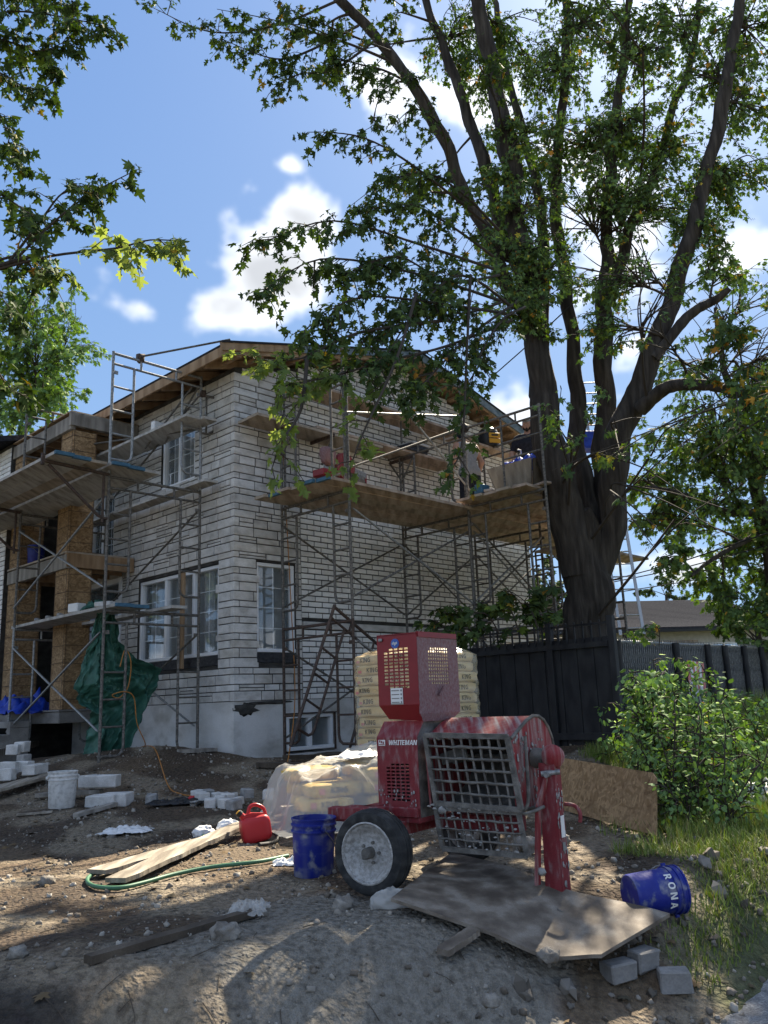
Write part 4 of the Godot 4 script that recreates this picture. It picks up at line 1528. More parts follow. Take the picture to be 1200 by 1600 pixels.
	solo("hook", mb().tube(spline([Vector3(0, 0, 0), Vector3(0.05, 0.06, 0.02), Vector3(0.02, 0.12, 0.05), Vector3(-0.08, 0.12, 0.06)], 4), [0.013], 7), M.print_white, "white curved handle lying on the blue sheet in the tub", "handle", "", H * Transform3D(Basis(), Vector3(3.6, 4.84, 2.7)))
	# black domed machine with a yellow plate on the far plank
	s = thing("jobsite_radio", "black domed machine with a yellow plate, beside the bending worker", "radio", Transform3D(Basis(Vector3.UP, 0.25), hx(5.46, 5.845, 0.78)))
	m = mb().lathe([Vector2(0.0, 0.0), Vector2(0.19, 0.0), Vector2(0.205, 0.03), Vector2(0.205, 0.26), Vector2(0.18, 0.34), Vector2(0.11, 0.40), Vector2(0.0, 0.415)], 20)
	part("body", m, M.black_plastic, s)
	part("plate", mb().box(Vector3(0.05, 0.20, 0.195), Vector3(0.23, 0.10, 0.03), 0.008), M.yellow_plastic, s)
	part("plate", mb().box(Vector3(0.05, 0.09, 0.195), Vector3(0.23, 0.09, 0.03), 0.008), M.yellow_plastic, s)
	part("print", mb().box(Vector3(0.05, 0.20, 0.212), Vector3(0.13, 0.035, 0.004)), M.black_plastic, s)
	solo("wood_block", mb().box(Vector3.ZERO, Vector3(0.5, 0.06, 0.3), 0.01), M.plank, "short board lying under the black domed machine", "board", "", H * Transform3D(Basis(), Vector3(5.3, 5.80, 0.45)))
	# blue and red crates on the far platform, seen between the stems
	solo("blue_crate", mb().box(Vector3.ZERO, Vector3(0.5, 0.34, 0.4), 0.03), M.blue_tarp, "blue crate on the far platform, seen between the maple stems", "crate", "", Transform3D(Basis(), at(930, 690, 14.9)))
	# small things on the outer platform
	solo("hand_box", mb().box(Vector3.ZERO, Vector3(0.22, 0.16, 0.16), 0.015), M.end_paint, "dark teal box at the outer platform's edge by the guard frame", "box", "", H * Transform3D(Basis(), Vector3(3.12, 4.325, 2.3)))
	for i in 3:
		solo("wood_offcut", mb().box(Vector3.ZERO, Vector3(0.5, 0.04, 0.14), 0.006), M.plank_warm, ["short warm board lying askew by the teal box", "short board lying against the mortar tub", "short pale board hanging over the platform edge"][i], "board", "", H * Transform3D(Basis(Vector3.UP, 0.5 * i + 0.3), Vector3(3.25 + 0.1 * i, 4.266 + i * 0.003, 2.42 + 0.35 * i)))
	# front scaffold: block, bits, stone on the planks, green tarpaulin, cord
	solo("stone_block", mb().box(Vector3.ZERO, Vector3(0.16, 0.13, 0.22), 0.01), M.print_white, "small white block on the low front plank, left of the steel leg", "block", "", H * Transform3D(Basis(Vector3.UP, 0.2), Vector3(-1.55, 2.63, -1.75)))
	solo("stone_block", mb().box(Vector3.ZERO, Vector3(0.22, 0.07, 0.26), 0.01), M.stone_light, "flat pale stone on the low front plank close to the steel leg", "block", "", H * Transform3D(Basis(Vector3.UP, 0.5), Vector3(-1.5, 2.60, -0.95)))
	solo("stone_block", mb().box(Vector3.ZERO, Vector3(0.22, 0.16, 0.10), 0.01), M.print_white, "white block standing on the plank at eaves height", "block", "", H * Transform3D(Basis(Vector3.UP, 0.1), Vector3(-0.48, 5.57, -1.4)))
	for i in 3:
		m = mb().lump(Vector3.ZERO, Vector3(0.12, 0.07, 0.1), n_small, 0.9, 3.0, 8)
		solo("mortar_crumb", m, M.rubble_grey, ["lump of mortar on the low front plank, farthest left", "lump of mortar on the low front plank, between its neighbours", "lump of mortar on the low front plank next to the white block"][i], "mortar lump", "", H * Transform3D(Basis(), Vector3(-1.5, 2.585, -3.2 + i * 0.4)))
	build_green_tarp()
	solo("wood_prop", mb().bar(Vector3(0, -0.74, 0), Vector3(0, 0.74, 0.02), 0.09, 0.04, Vector3(1, 0, 0), 0.003), M.lumber, "brown upright timber stud standing in front of the wide ground floor window", "timber", "", H * Transform3D(Basis(), Vector3(-0.10, 2.46, -1.22)))
	solo("extension_cord", mb().tube(spline([hx(-1.42, 1.72, -0.66), hx(-1.36, 1.95, -0.64), hx(-1.28, 1.78, -0.62), hx(-1.30, 1.45, -0.64), hx(-1.42, 1.30, -0.66), hx(-1.52, 1.34, -0.66), hx(-1.38, 1.38, -0.6), hx(-1.22, 1.30, -0.62), hx(-1.14, 0.95, -0.66), hx(-0.98, 0.66, -0.7), on_ground(215, 1190, 0.02), on_ground(240, 1212, 0.012), on_ground(262, 1228, 0.012), on_ground(282, 1238, 0.012), on_ground(300, 1245, 0.012)], 5), [0.0075], 6), M.cord_orange, "orange cord looped on the front scaffold and trailing over the soil mound", "cord")
	solo("extension_cord", mb().tube(spline([hx(0.75, 5.3, 0.24), hx(0.78, 4.0, 0.28), hx(0.80, 2.6, 0.34), hx(0.80, 1.2, 0.40), on_ground(447, 1205, 0.012), on_ground(436, 1212, 0.012), on_ground(455, 1209, 0.012), on_ground(447, 1216, 0.012)], 5), [0.008], 6), M.cord_orange, "thin orange cord hanging straight down the side scaffold's inner legs", "cord")
	pail("blue pail standing on the balcony behind the scaffold leg", hx(-0.98, 3.70, -4.62), M.pail_blue, Basis(), 0.0)

# a crumpled patch of sheeting, about sx by sz, heaped to height h
func cloth_patch(sx: float, sz: float, h: float, patch_seed: int, n := 22) -> Mb:
	var f := FastNoiseLite.new()
	f.seed = patch_seed
	f.frequency = 1.0
	f.fractal_octaves = 4
	var rows := []
	for j in n + 1:
		var row := []
		for i in n + 1:
			var u := float(i) / n - 0.5
			var v := float(j) / n - 0.5
			var d := f.get_noise_2d(u * 4.0, v * 4.0)
			var r := 1.0 + 0.35 * f.get_noise_2d(u * 2.5 + 40.0, v * 2.5)
			var fall := clampf(1.0 - pow(maxf(absf(u), absf(v)) * 2.0, 3.0), 0, 1)
			row.append(Vector3(u * sx * r, h * fall * (0.55 + 1.1 * d) + absf(f.get_noise_2d(u * 12.0, v * 12.0 + 9.0)) * h * 0.45 + 0.006, -v * sz * r))
		rows.append(row)
	return mb().sheet(rows)

func build_green_tarp() -> void:
	# hangs from the low platform beside the leg, gathered at the top, its lower right drawn up towards the window
	var rows := []
	var n := 60
	var f := FastNoiseLite.new()
	f.seed = 8
	f.frequency = 1.0
	f.fractal_octaves = 3
	var left := [Vector2(-1.22, 2.52), Vector2(-1.30, 2.0), Vector2(-1.46, 1.45), Vector2(-1.42, 1.25), Vector2(-1.25, 1.05), Vector2(-1.26, 0.75), Vector2(-1.30, 0.42)]
	var right := [Vector2(-0.95, 2.50), Vector2(-0.86, 2.12), Vector2(-0.62, 1.86), Vector2(-0.18, 1.72), Vector2(-0.20, 1.40), Vector2(-0.42, 1.02), Vector2(-0.66, 0.48)]
	for j in n + 1:
		var v := float(j) / n * 6.0
		var k := mini(int(v), 5)
		var a: Vector2 = (left[k] as Vector2).lerp(left[k + 1], v - k)
		var b: Vector2 = (right[k] as Vector2).lerp(right[k + 1], v - k)
		var row := []
		for i in n + 1:
			var u := float(i) / n
			var p := a.lerp(b, u)
			var amp := 0.03 + 0.10 * smoothstep(0.0, 2.5, v)
			var z := -1.36 + amp * (1.0 - 2.0 * absf(sin(u * 7.0 + sin(v * 0.9) * 1.4 + u * v * 0.5))) + 0.16 * absf(f.get_noise_2d(u * 3.0, v * 0.7)) + 0.10 * absf(f.get_noise_2d(u * 8.0 + 50.0, v * 1.3 + u * 3.0)) + 0.05 * absf(f.get_noise_2d(u * 20.0, v * 3.0))
			row.append(Vector3(p.x - 0.24 + 0.05 * f.get_noise_2d(u * 6.0, v * 1.1 + 30.0), p.y - 0.05 * sin(u * 9.0) * smoothstep(4.0, 6.0, v), z))
		rows.append(row)
	var t := solo("tarpaulin", mb().sheet(rows), M.green_tarp, "green tarpaulin hanging in folds from the low front platform", "tarpaulin", "", H)
	part("gathered_end", cloth_patch(0.45, 0.4, 0.14, 77), M.green_tarp, t, Transform3D(Basis(), Vector3(-1.36, 2.565, -1.4)))


# a five gallon pail, base at p
func pail(label: String, p: Vector3, m: Material, turned: Basis, fill: float, tall := 0.37, group := "") -> Node3D:
	var s := thing("pail", label, "pail", Transform3D(turned, p), group)
	var b := mb().lathe([Vector2(0.0, 0.004), Vector2(0.126, 0.0), Vector2(0.132, 0.008), Vector2(0.144, tall - 0.09), Vector2(0.154, tall - 0.088), Vector2(0.154, tall - 0.078), Vector2(0.146, tall - 0.072), Vector2(0.147, tall - 0.05), Vector2(0.155, tall - 0.048), Vector2(0.155, tall - 0.038), Vector2(0.148, tall - 0.032), Vector2(0.149, tall - 0.012), Vector2(0.155, tall - 0.01), Vector2(0.155, tall), Vector2(0.146, tall), Vector2(0.140, tall - 0.05), Vector2(0.124, 0.012), Vector2(0.0, 0.010)], 28)
	part("bucket", b, m, s)
	for e in [-1, 1]:
		part("handle_ear", mb().tube([Vector3(0, tall - 0.06, e * 0.150), Vector3(0, tall - 0.06, e * 0.170)], [0.018], 8), m, s)
	var pts := []
	for i in 13:
		var a := PI * i / 12.0
		pts.append(Vector3(0.165 * sin(a) * 0.85, tall - 0.06 - 0.14 * sin(a), -0.165 * cos(a)))
	part("handle", mb().tube(pts, [0.0035], 6), M.galvanised, s)
	if fill > 0.0:
		var f := mb().lathe([Vector2(0.0, fill + 0.012), Vector2(0.06, fill + 0.02), Vector2(0.135, fill - 0.01)], 18)
		part("contents", f, M.caked, s)
	return s


# ------------------------------------------------------------------ people: tapered bones joined smoothly, meshed as surface nets
func flesh(m: Mb, bones: Array, cell: float, k := 0.02) -> void:
	var lo := Vector3.INF
	var hi := -Vector3.INF
	for b in bones:
		var r := maxf(b[2], b[3]) + cell * 3.0
		for p in [b[0], b[1]]:
			lo = lo.min((p as Vector3) - Vector3.ONE * r)
			hi = hi.max((p as Vector3) + Vector3.ONE * r)
	var n := Vector3i(((hi - lo) / cell).ceil()) + Vector3i.ONE
	var f := PackedFloat32Array()
	f.resize(n.x * n.y * n.z)
	for b in bones:
		var a: Vector3 = b[0]
		var d: Vector3 = (b[1] as Vector3) - a
		var ll := maxf(d.length_squared(), 1e-9)
		var ra: float = b[2]
		var rb: float = b[3]
		var flat: float = b[4] if b.size() > 4 else 1.0
		var r := maxf(ra, rb) + k * 4.0
		var p0 := Vector3i(((a.min(b[1]) - Vector3.ONE * r - lo) / cell).floor()).max(Vector3i.ZERO)
		var p1 := Vector3i(((a.max(b[1]) + Vector3.ONE * r - lo) / cell).ceil()).min(n - Vector3i.ONE)
		for z in range(p0.z, p1.z + 1):
			for y in range(p0.y, p1.y + 1):
				for x in range(p0.x, p1.x + 1):
					var q := lo + Vector3(x, y, z) * cell - a
					var t := clampf(q.dot(d) / ll, 0, 1)
					var e := q - d * t
					if flat != 1.0:
						e.z /= flat
					var dist := e.length() - lerpf(ra, rb, t)
					if dist < k * 8.0:
						f[(z * n.y + y) * n.x + x] += exp(-dist / k)
	var at_cell := {}
	var pts := PackedVector3Array()
	for z in n.z - 1:
		for y in n.y - 1:
			for x in n.x - 1:
				var i := (z * n.y + y) * n.x + x
				var c := 0
				var sum := Vector3.ZERO
				var val := []
				for q in 8:
					var s := f[i + (q & 1) + ((q >> 1) & 1) * n.x + (q >> 2) * n.x * n.y]
					val.append(s)
					if s > 1.0:
						c += 1
				if c == 0 or c == 8:
					continue
				var hits := 0
				for e in [[0, 1], [2, 3], [4, 5], [6, 7], [0, 2], [1, 3], [4, 6], [5, 7], [0, 4], [1, 5], [2, 6], [3, 7]]:
					var u: float = val[e[0]]
					var w: float = val[e[1]]
					if (u > 1.0) != (w > 1.0):
						var lu := log(maxf(u, 1e-6))
						var lw := log(maxf(w, 1e-6))
						var t := lu / (lu - lw)
						var pa := Vector3(e[0] & 1, (e[0] >> 1) & 1, e[0] >> 2)
						var pb := Vector3(e[1] & 1, (e[1] >> 1) & 1, e[1] >> 2)
						sum += pa.lerp(pb, t)
						hits += 1
				at_cell[i] = pts.size()
				pts.append(lo + (Vector3(x, y, z) + sum / hits) * cell)
	var faces := PackedInt32Array()
	for i in at_cell:
		var x: int = i % n.x
		var y: int = (i / n.x) % n.y
		var z: int = i / (n.x * n.y)
		var inside := f[i] > 1.0
		for ax in 3:
			var step: int = [1, n.x, n.x * n.y][ax]
			if i + step >= f.size() or inside == (f[i + step] > 1.0):
				continue
			var su: int = [n.x, n.x * n.y, 1][ax]
			var sv: int = [n.x * n.y, 1, n.x][ax]
			if not (at_cell.has(i - su) and at_cell.has(i - sv) and at_cell.has(i - su - sv)):
				continue
			var a: int = at_cell[i]
			var b: int = at_cell[i - su]
			var c: int = at_cell[i - su - sv]
			var d: int = at_cell[i - sv]
			if inside:
				faces.append_array([a, b, c, a, c, d])
			else:
				faces.append_array([a, c, b, a, d, c])
	var nn := PackedVector3Array()
	nn.resize(pts.size())
	for i in range(0, faces.size(), 3):
		var g := (pts[faces[i + 1]] - pts[faces[i]]).cross(pts[faces[i + 2]] - pts[faces[i]])
		for j in 3:
			nn[faces[i + j]] += g
	var first := m.v.size()
	for i in pts.size():
		m.vert(pts[i], nn[i])
	for i in range(0, faces.size(), 3):
		m.ix.append_array([first + faces[i], first + faces[i + 2], first + faces[i + 1]])

# a hand: palm and five bent fingers; wrist at w, pointing along d, the palm facing n
func hand_bones(w: Vector3, d: Vector3, n: Vector3, mirror: float, curl := 0.5) -> Array:
	var out := []
	var s := d.cross(n).normalized() * mirror
	d = d.normalized()
	n = n.normalized()
	for k in 3:
		out.append([w + s * (k - 1) * 0.016, w + d * 0.085 + s * (k - 1) * 0.026, 0.017, 0.015])
	for k in 4:
		var base := w + d * 0.088 + s * (k - 1.5) * 0.0195
		var l: float = [0.066, 0.076, 0.071, 0.056][k]
		var e := base + (d * cos(curl * 0.5) + n * sin(curl * 0.5)) * l * 0.5
		var g := e + (d * cos(curl * 1.3) + n * sin(curl * 1.3)) * l * 0.3
		var t := g + (d * cos(curl * 2.0) + n * sin(curl * 2.0)) * l * 0.25
		out.append([base, e, 0.0092, 0.0085])
		out.append([e, g, 0.0085, 0.008])
		out.append([g, t, 0.008, 0.007])
	var tb := w + d * 0.025 - s * 0.03
	var t1 := tb + (d * 0.75 - s * 0.6 + n * 0.3).normalized() * 0.042
	var t2 := t1 + (d * 0.9 - s * 0.2 + n * 0.45).normalized() * 0.032
	out.append([tb, t1, 0.013, 0.0105])
	out.append([t1, t2, 0.0105, 0.0085])
	return out

func head_bones(c: Vector3) -> Array:
	# c: the middle of the head, the face towards +z
	return [[c + Vector3(0, 0.035, -0.015), c + Vector3(0, 0.03, -0.03), 0.082, 0.084], [c + Vector3(0, 0.03, 0.02), c + Vector3(0, 0.0, 0.02), 0.074, 0.070], [c + Vector3(0, -0.04, 0.02), c + Vector3(0, -0.085, 0.045), 0.058, 0.036], [c + Vector3(0, 0.012, 0.092), c + Vector3(0, -0.028, 0.112), 0.010, 0.016], [c + Vector3(-0.028, 0.026, 0.082), c + Vector3(0.028, 0.026, 0.082), 0.014, 0.014], [c + Vector3(-0.02, -0.062, 0.085), c + Vector3(0.02, -0.062, 0.085), 0.010, 0.010], [c + Vector3(-0.086, 0.005, -0.012), c + Vector3(-0.088, -0.03, -0.006), 0.015, 0.010], [c + Vector3(0.086, 0.005, -0.012), c + Vector3(0.088, -0.03, -0.006), 0.015, 0.010]]

func build_workers() -> void:
	# the one seen from behind: grey sleeveless shirt, dark shorts, bending a little to his work; local z is where he looks
	var w := thing("person", "worker seen from behind in a grey sleeveless shirt and dark shorts, head bowed", "person", Transform3D(Basis(Vector3.UP, PI + 0.45), hx(4.36, 4.142, 1.12)), "workers on the scaffold")
	var hip := Vector3(0, 0.95, 0.0)
	var chest := Vector3(0, 1.30, 0.05)
	var neck := Vector3(0, 1.52, 0.12)
	var head := Vector3(0, 1.66, 0.24)
	var trunk := [[hip + Vector3(-0.07, 0.0, 0), hip + Vector3(0.07, 0.0, 0), 0.12, 0.12], [hip + Vector3(0, 0.08, 0), chest, 0.13, 0.14], [chest + Vector3(-0.08, 0.03, 0), chest + Vector3(0.08, 0.03, 0), 0.125, 0.125], [chest + Vector3(-0.12, 0.14, 0.03), chest + Vector3(0.12, 0.14, 0.03), 0.085, 0.085]]
	var legs := []
	var feet := []
	for s in [-1.0, 1.0]:
		var kn := Vector3(0.11 * s, 0.50, 0.04 * s)
		var an := Vector3(0.12 * s, 0.09, -0.03 + 0.05 * s)
		legs.append([Vector3(0.095 * s, 0.90, 0), kn, 0.092, 0.060])
		legs.append([kn, kn.lerp(an, 0.35), 0.058, 0.058])
		legs.append([kn.lerp(an, 0.35), an, 0.058, 0.038])
		feet.append([an + Vector3(0, -0.02, -0.02), an + Vector3(0, -0.05, 0.05), 0.048, 0.042])
		feet.append([an + Vector3(0, -0.05, 0.05), an + Vector3(0, -0.062, 0.16), 0.042, 0.032])
	var skin := trunk.duplicate()
	skin.append_array(legs)
	skin.append([neck - Vector3(0, 0.08, 0.02), neck + Vector3(0, 0.06, 0.05), 0.062, 0.056])
	var hands := []
	for s in [-1.0, 1.0]:
		var sh := Vector3(0.20 * s, 1.45, 0.08)
		var el := Vector3(0.29 * s, 1.17, 0.04)
		var wr := Vector3(0.27 * s, 0.94, 0.14)
		skin.append([sh, el, 0.062, 0.047])
		skin.append([el, wr, 0.047, 0.030])
		hands.append(hand_bones(wr, Vector3(-0.1 * s, -0.9, 0.35), Vector3(-s, -0.1, 0.1), s, 0.55))
	var m := mb()
	flesh(m, skin, 0.022, 0.018)
	flesh(m, head_bones(head), 0.009, 0.012)
	for hb in hands:
		flesh(m, hb, 0.007, 0.004)
	part("body", m, M.skin, w)
	var shirt := []
	for b in trunk:
		shirt.append([b[0], b[1], b[2] + 0.014, b[3] + 0.014])
	shirt.append([hip + Vector3(-0.06, -0.03, 0), hip + Vector3(0.06, -0.03, 0), 0.145, 0.145])
	m = mb()
	flesh(m, shirt, 0.024, 0.016)
	part("shirt", m, M.shirt_grey, w)
	m = mb()
	var sho := [[hip + Vector3(-0.06, -0.1, 0), hip + Vector3(0.06, -0.1, 0), 0.138, 0.138]]
	for s in [-1.0, 1.0]:
		sho.append([Vector3(0.095 * s, 0.86, 0), Vector3(0.112 * s, 0.44, 0.03 * s), 0.112, 0.098])
	flesh(m, sho, 0.024, 0.012)
	part("shorts", m, M.cloth_dark, w)
	m = mb()
	flesh(m, feet, 0.018, 0.012)
	part("boots", m, M.plank, w)
	m = mb()
	flesh(m, [[head + Vector3(0, 0.045, -0.012), head + Vector3(0, 0.04, -0.025), 0.092, 0.094], [head + Vector3(0, 0.055, 0.07), head + Vector3(0, 0.045, 0.15), 0.05, 0.03, 0.9]], 0.012, 0.012)
	part("cap", m, M.cloth_dark, w)
	# the one who faces the yard: dark shirt, cap
	w = thing("person", "worker in a dark T-shirt and grey cap facing out behind the mortar tub", "person", Transform3D(Basis(Vector3.UP, -0.35), hx(5.08, 4.22, 1.95)), "workers on the scaffold")
	head = Vector3(0, 1.68, 0.03)
	trunk = [[Vector3(-0.07, 0.96, 0), Vector3(0.07, 0.96, 0), 0.13, 0.13], [Vector3(0, 1.02, 0), Vector3(0, 1.3, 0), 0.145, 0.15], [Vector3(-0.09, 1.32, 0), Vector3(0.09, 1.32, 0), 0.13, 0.13], [Vector3(-0.14, 1.45, -0.01), Vector3(0.14, 1.45, -0.01), 0.085, 0.085]]
	skin = trunk.duplicate()
	skin.append([Vector3(0, 1.46, -0.01), Vector3(0, 1.60, 0.01), 0.068, 0.062])
	hands = []
	var sleeves := []
	feet = []
	var trousers := [[Vector3(-0.07, 0.92, 0), Vector3(0.07, 0.92, 0), 0.142, 0.142]]
	for s in [-1.0, 1.0]:
		var sh := Vector3(0.215 * s, 1.44, -0.01)
		var el := Vector3(0.31 * s, 1.17, 0.03)
		var wr := Vector3(0.25 * s, 1.02, 0.22)
		skin.append([sh, el, 0.062, 0.048])
		skin.append([el, wr, 0.048, 0.031])
		sleeves.append([sh, sh.lerp(el, 0.7), 0.078, 0.066])
		hands.append(hand_bones(wr, Vector3(-0.2 * s, -0.4, 0.9), Vector3(-0.2 * s, -0.9, -0.3), -s, 0.7))
		skin.append([Vector3(0.1 * s, 0.9, 0), Vector3(0.11 * s, 0.5, 0.01), 0.09, 0.06])
		skin.append([Vector3(0.11 * s, 0.5, 0.01), Vector3(0.12 * s, 0.09, -0.02), 0.058, 0.038])
		trousers.append([Vector3(0.1 * s, 0.88, 0), Vector3(0.115 * s, 0.5, 0.01), 0.112, 0.085])
		trousers.append([Vector3(0.115 * s, 0.5, 0.01), Vector3(0.12 * s, 0.1, -0.02), 0.085, 0.072])
		feet.append([Vector3(0.12 * s, 0.06, -0.04), Vector3(0.125 * s, 0.045, 0.05), 0.05, 0.045])
		feet.append([Vector3(0.125 * s, 0.045, 0.05), Vector3(0.13 * s, 0.034, 0.16), 0.045, 0.032])
	m = mb()
	flesh(m, skin, 0.022, 0.018)
	flesh(m, head_bones(head), 0.008, 0.010)
	for hb in hands:
		flesh(m, hb, 0.007, 0.004)
	part("body", m, M.skin, w)
	m = mb()
	shirt = []
	for b in trunk:
		shirt.append([b[0], b[1], b[2] + 0.015, b[3] + 0.015])
	shirt.append_array(sleeves)
	flesh(m, shirt, 0.022, 0.016)
	part("shirt", m, M.cloth_dark, w)
	m = mb()
	flesh(m, trousers, 0.024, 0.014)
	part("trousers", m, M.cloth_dark, w)
	m = mb()
	flesh(m, feet, 0.018, 0.012)
	part("boots", m, M.plank, w)
	m = mb()
	flesh(m, [[head + Vector3(0, 0.062, -0.012), head + Vector3(0, 0.055, -0.028), 0.088, 0.090], [head + Vector3(0, 0.065, 0.07), head + Vector3(0, 0.055, 0.155), 0.045, 0.025, 0.9]], 0.010, 0.010)
	part("cap", m, M.print_grey, w)
	m = mb()
	flesh(m, [[head + Vector3(0, -0.098, 0.055), head + Vector3(0, -0.07, 0.078), 0.03, 0.022], [head + Vector3(-0.05, -0.07, 0.045), head + Vector3(-0.068, -0.01, 0.01), 0.024, 0.018], [head + Vector3(0.05, -0.07, 0.045), head + Vector3(0.068, -0.01, 0.01), 0.024, 0.018]], 0.008, 0.010)
	part("beard", m, M.hair, w)
	for s in [-1.0, 1.0]:
		part("eye", mb().lump(head + Vector3(0.032 * s, 0.004, 0.088), Vector3(0.02, 0.012, 0.012), n_small, 0.0), M.hair, w)


# ------------------------------------------------------------------ trees
func leaf_mesh(kind: int, fold := 0.22, droop := 0.16, slim := 1.0) -> ArrayMesh:
	var half := []
	if kind == 0:        # a maple leaf
		half = [Vector2(0.0, 0.0), Vector2(0.36, -0.10), Vector2(0.24, 0.14), Vector2(0.62, 0.34), Vector2(0.50, 0.46), Vector2(0.22, 0.42), Vector2(0.28, 0.70), Vector2(0.13, 0.68), Vector2(0.0, 1.0)]
	elif kind == 1:      # an oval leaf
		half = [Vector2(0.0, 0.0), Vector2(0.24, 0.18), Vector2(0.32, 0.45), Vector2(0.2, 0.78), Vector2(0.0, 1.0)]
	else:                # a spray of small leaves, for far crowns
		half = [Vector2(0.0, 0.0), Vector2(0.30, 0.05), Vector2(0.16, 0.22), Vector2(0.52, 0.40), Vector2(0.2, 0.48), Vector2(0.36, 0.80), Vector2(0.12, 0.72), Vector2(0.0, 1.0)]
	var m := mb()
	for s in [1.0, -1.0]:
		for i in half.size() - 1:
			var a: Vector2 = half[i]
			var b: Vector2 = half[i + 1]
			var p := []
			for q in [Vector2(0, 0.32), a, b]:
				p.append(Vector3(q.x * s * slim, q.y + 0.06 * s * q.x * slim, -fold * absf(q.x) - droop * q.y * q.y))
			if s > 0:
				m.tri(p[0], p[1], p[2])
			else:
				m.tri(p[0], p[2], p[1])
	return m.mesh()

class Growth:
	var root: Node3D
	var joints := []             # [point, radius] along the limbs: where branches can start
	var twigs: Mb
	var leaves := []
	var tones := []

func tree(label: String, called: String, base: Vector3, group := "") -> Growth:
	var t := Growth.new()
	t.root = thing(called, label, "tree", Transform3D(), group)
	t.twigs = mb()
	return t

func limb(t: Growth, called: String, pts: Array, rad: Array, seg := 16) -> void:
	var p := spline(pts, 8)
	var r := spread(rad, 8)
	var lean := n_small.get_noise_2d(p[0].x * 900.0, p[0].z * 900.0) * 50.0
	for i in p.size():
		var w := smoothstep(0.0, 8.0, i) * minf(0.05 + 0.20 * (r[i] as float), 0.085)
		p[i] += Vector3(n_big.get_noise_2d(p[i].y * 75.0, lean + 11.0), 0, n_big.get_noise_2d(p[i].y * 75.0, lean + 50.0)) * w * 1.1
		r[i] *= 0.88 * (1.0 + 0.10 * n_big.get_noise_2d(p[i].y * 110.0, lean))
	part(called, mb().tube(p, r, seg, true, 0.16, n_small), M.bark, t.root)
	for i in p.size():
		t.joints.append([p[i], r[i]])

func leaf_tone(r: RandomNumberGenerator, yellow: float, k := 1.0) -> Color:
	var f := r.randf()
	var c := Color(0.036, 0.062, 0.026).lerp(Color(0.080, 0.118, 0.036), f)
	if r.randf() < yellow:
		c = Color(0.24, 0.21, 0.03).lerp(Color(0.34, 0.13, 0.025), r.randf() * 0.8)
	elif r.randf() < 0.12:
		c = Color(0.12, 0.17, 0.03)
	return Color(c.r * k, c.g * k, c.b * k)

# where the crown is thin and the sun comes through: middle of the sunlit spot, its half sizes, the turn of its long side
var thin := []
var maple_leaf: ArrayMesh
var sunward := Vector3.UP

func sees_sun(p: Vector3) -> bool:
	for s in thin:
		var c: Vector3 = s[0]
		if p.y < c.y + 1.2:
			continue
		var g := p - sunward * ((p.y - c.y) / sunward.y) - c
		var a: float = s[3]
		var u := (g.x * cos(a) + g.z * sin(a)) / (s[1] as float)
		var v := (-g.x * sin(a) + g.z * cos(a)) / (s[2] as float)
		if sqrt(u * u + v * v) + 0.45 * n_small.get_noise_2d(p.x * 120.0 + p.y * 50.0, p.z * 120.0) < 1.0:
			return true
	return false

func leaf_at(t: Growth, p: Vector3, out: Vector3, size: float, tone: Color, r: RandomNumberGenerator) -> void:
	if sees_sun(p) and r.randf() < 0.94:
		return
	var rib := (out * 0.7 + Vector3(r.randf_range(-0.7, 0.7), -0.75 + r.randf_range(-0.5, 0.45), r.randf_range(-0.7, 0.7))).normalized()
	var up := (Vector3(r.randf_range(-0.75, 0.75), 1.0, r.randf_range(-0.75, 0.75))).normalized()
	var x := rib.cross(up).normalized()
	var s := size * r.randf_range(0.45, 1.2)
	t.leaves.append(Transform3D(Basis(x * s, rib * s, x.cross(rib) * s), p))
	t.tones.append(tone)

# a leafy branch along pts (already curved): side twigs with leaves on the part after from
func branch(t: Growth, pts: Array, r0: float, reach: float, count: int, size: float, yellow: float, r: RandomNumberGenerator, from := 0.25, k := 1.0) -> void:
	var p := spline(pts, 5)
	var rad := []
	for i in p.size():
		rad.append(lerpf(r0, 0.004, float(i) / (p.size() - 1)))
	t.twigs.tube(p, rad, 6, false)
	var sprays := maxi(3, count / 9)
	for s in sprays:
		var f := lerpf(from, 1.0, (s + r.randf()) / sprays)
		var i := mini(int(f * (p.size() - 1)), p.size() - 2)
		var q: Vector3 = (p[i] as Vector3).lerp(p[i + 1], f * (p.size() - 1) - i)
		var d: Vector3 = ((p[i + 1] as Vector3) - p[i]).normalized()
		var side := (d * 0.5 + Vector3(r.randf_range(-1, 1), r.randf_range(-0.75, 0.5), r.randf_range(-1, 1))).normalized()
		if sees_sun(q) and r.randf() < 0.85:
			continue
		var l := reach * r.randf_range(0.35, 1.0) * (1.15 - 0.45 * f)
		var e := q + side * l + Vector3(0, -0.22 * l, 0)
		var mid := q + side * l * 0.55
		t.twigs.tube([q, mid, e], [0.007, 0.005, 0.0025], 4, false)
		for n in 9:
			var u := lerpf(0.25, 1.0, n / 8.0)
			var b := q.lerp(mid, u * 2.0) if u < 0.5 else mid.lerp(e, u * 2.0 - 1.0)
			var off := Vector3(r.randf_range(-1, 1), r.randf_range(-0.8, 0.6), r.randf_range(-1, 1)).normalized() * 0.05
			leaf_at(t, b + off, side + off * 14.0, size, leaf_tone(r, yellow, k), r)

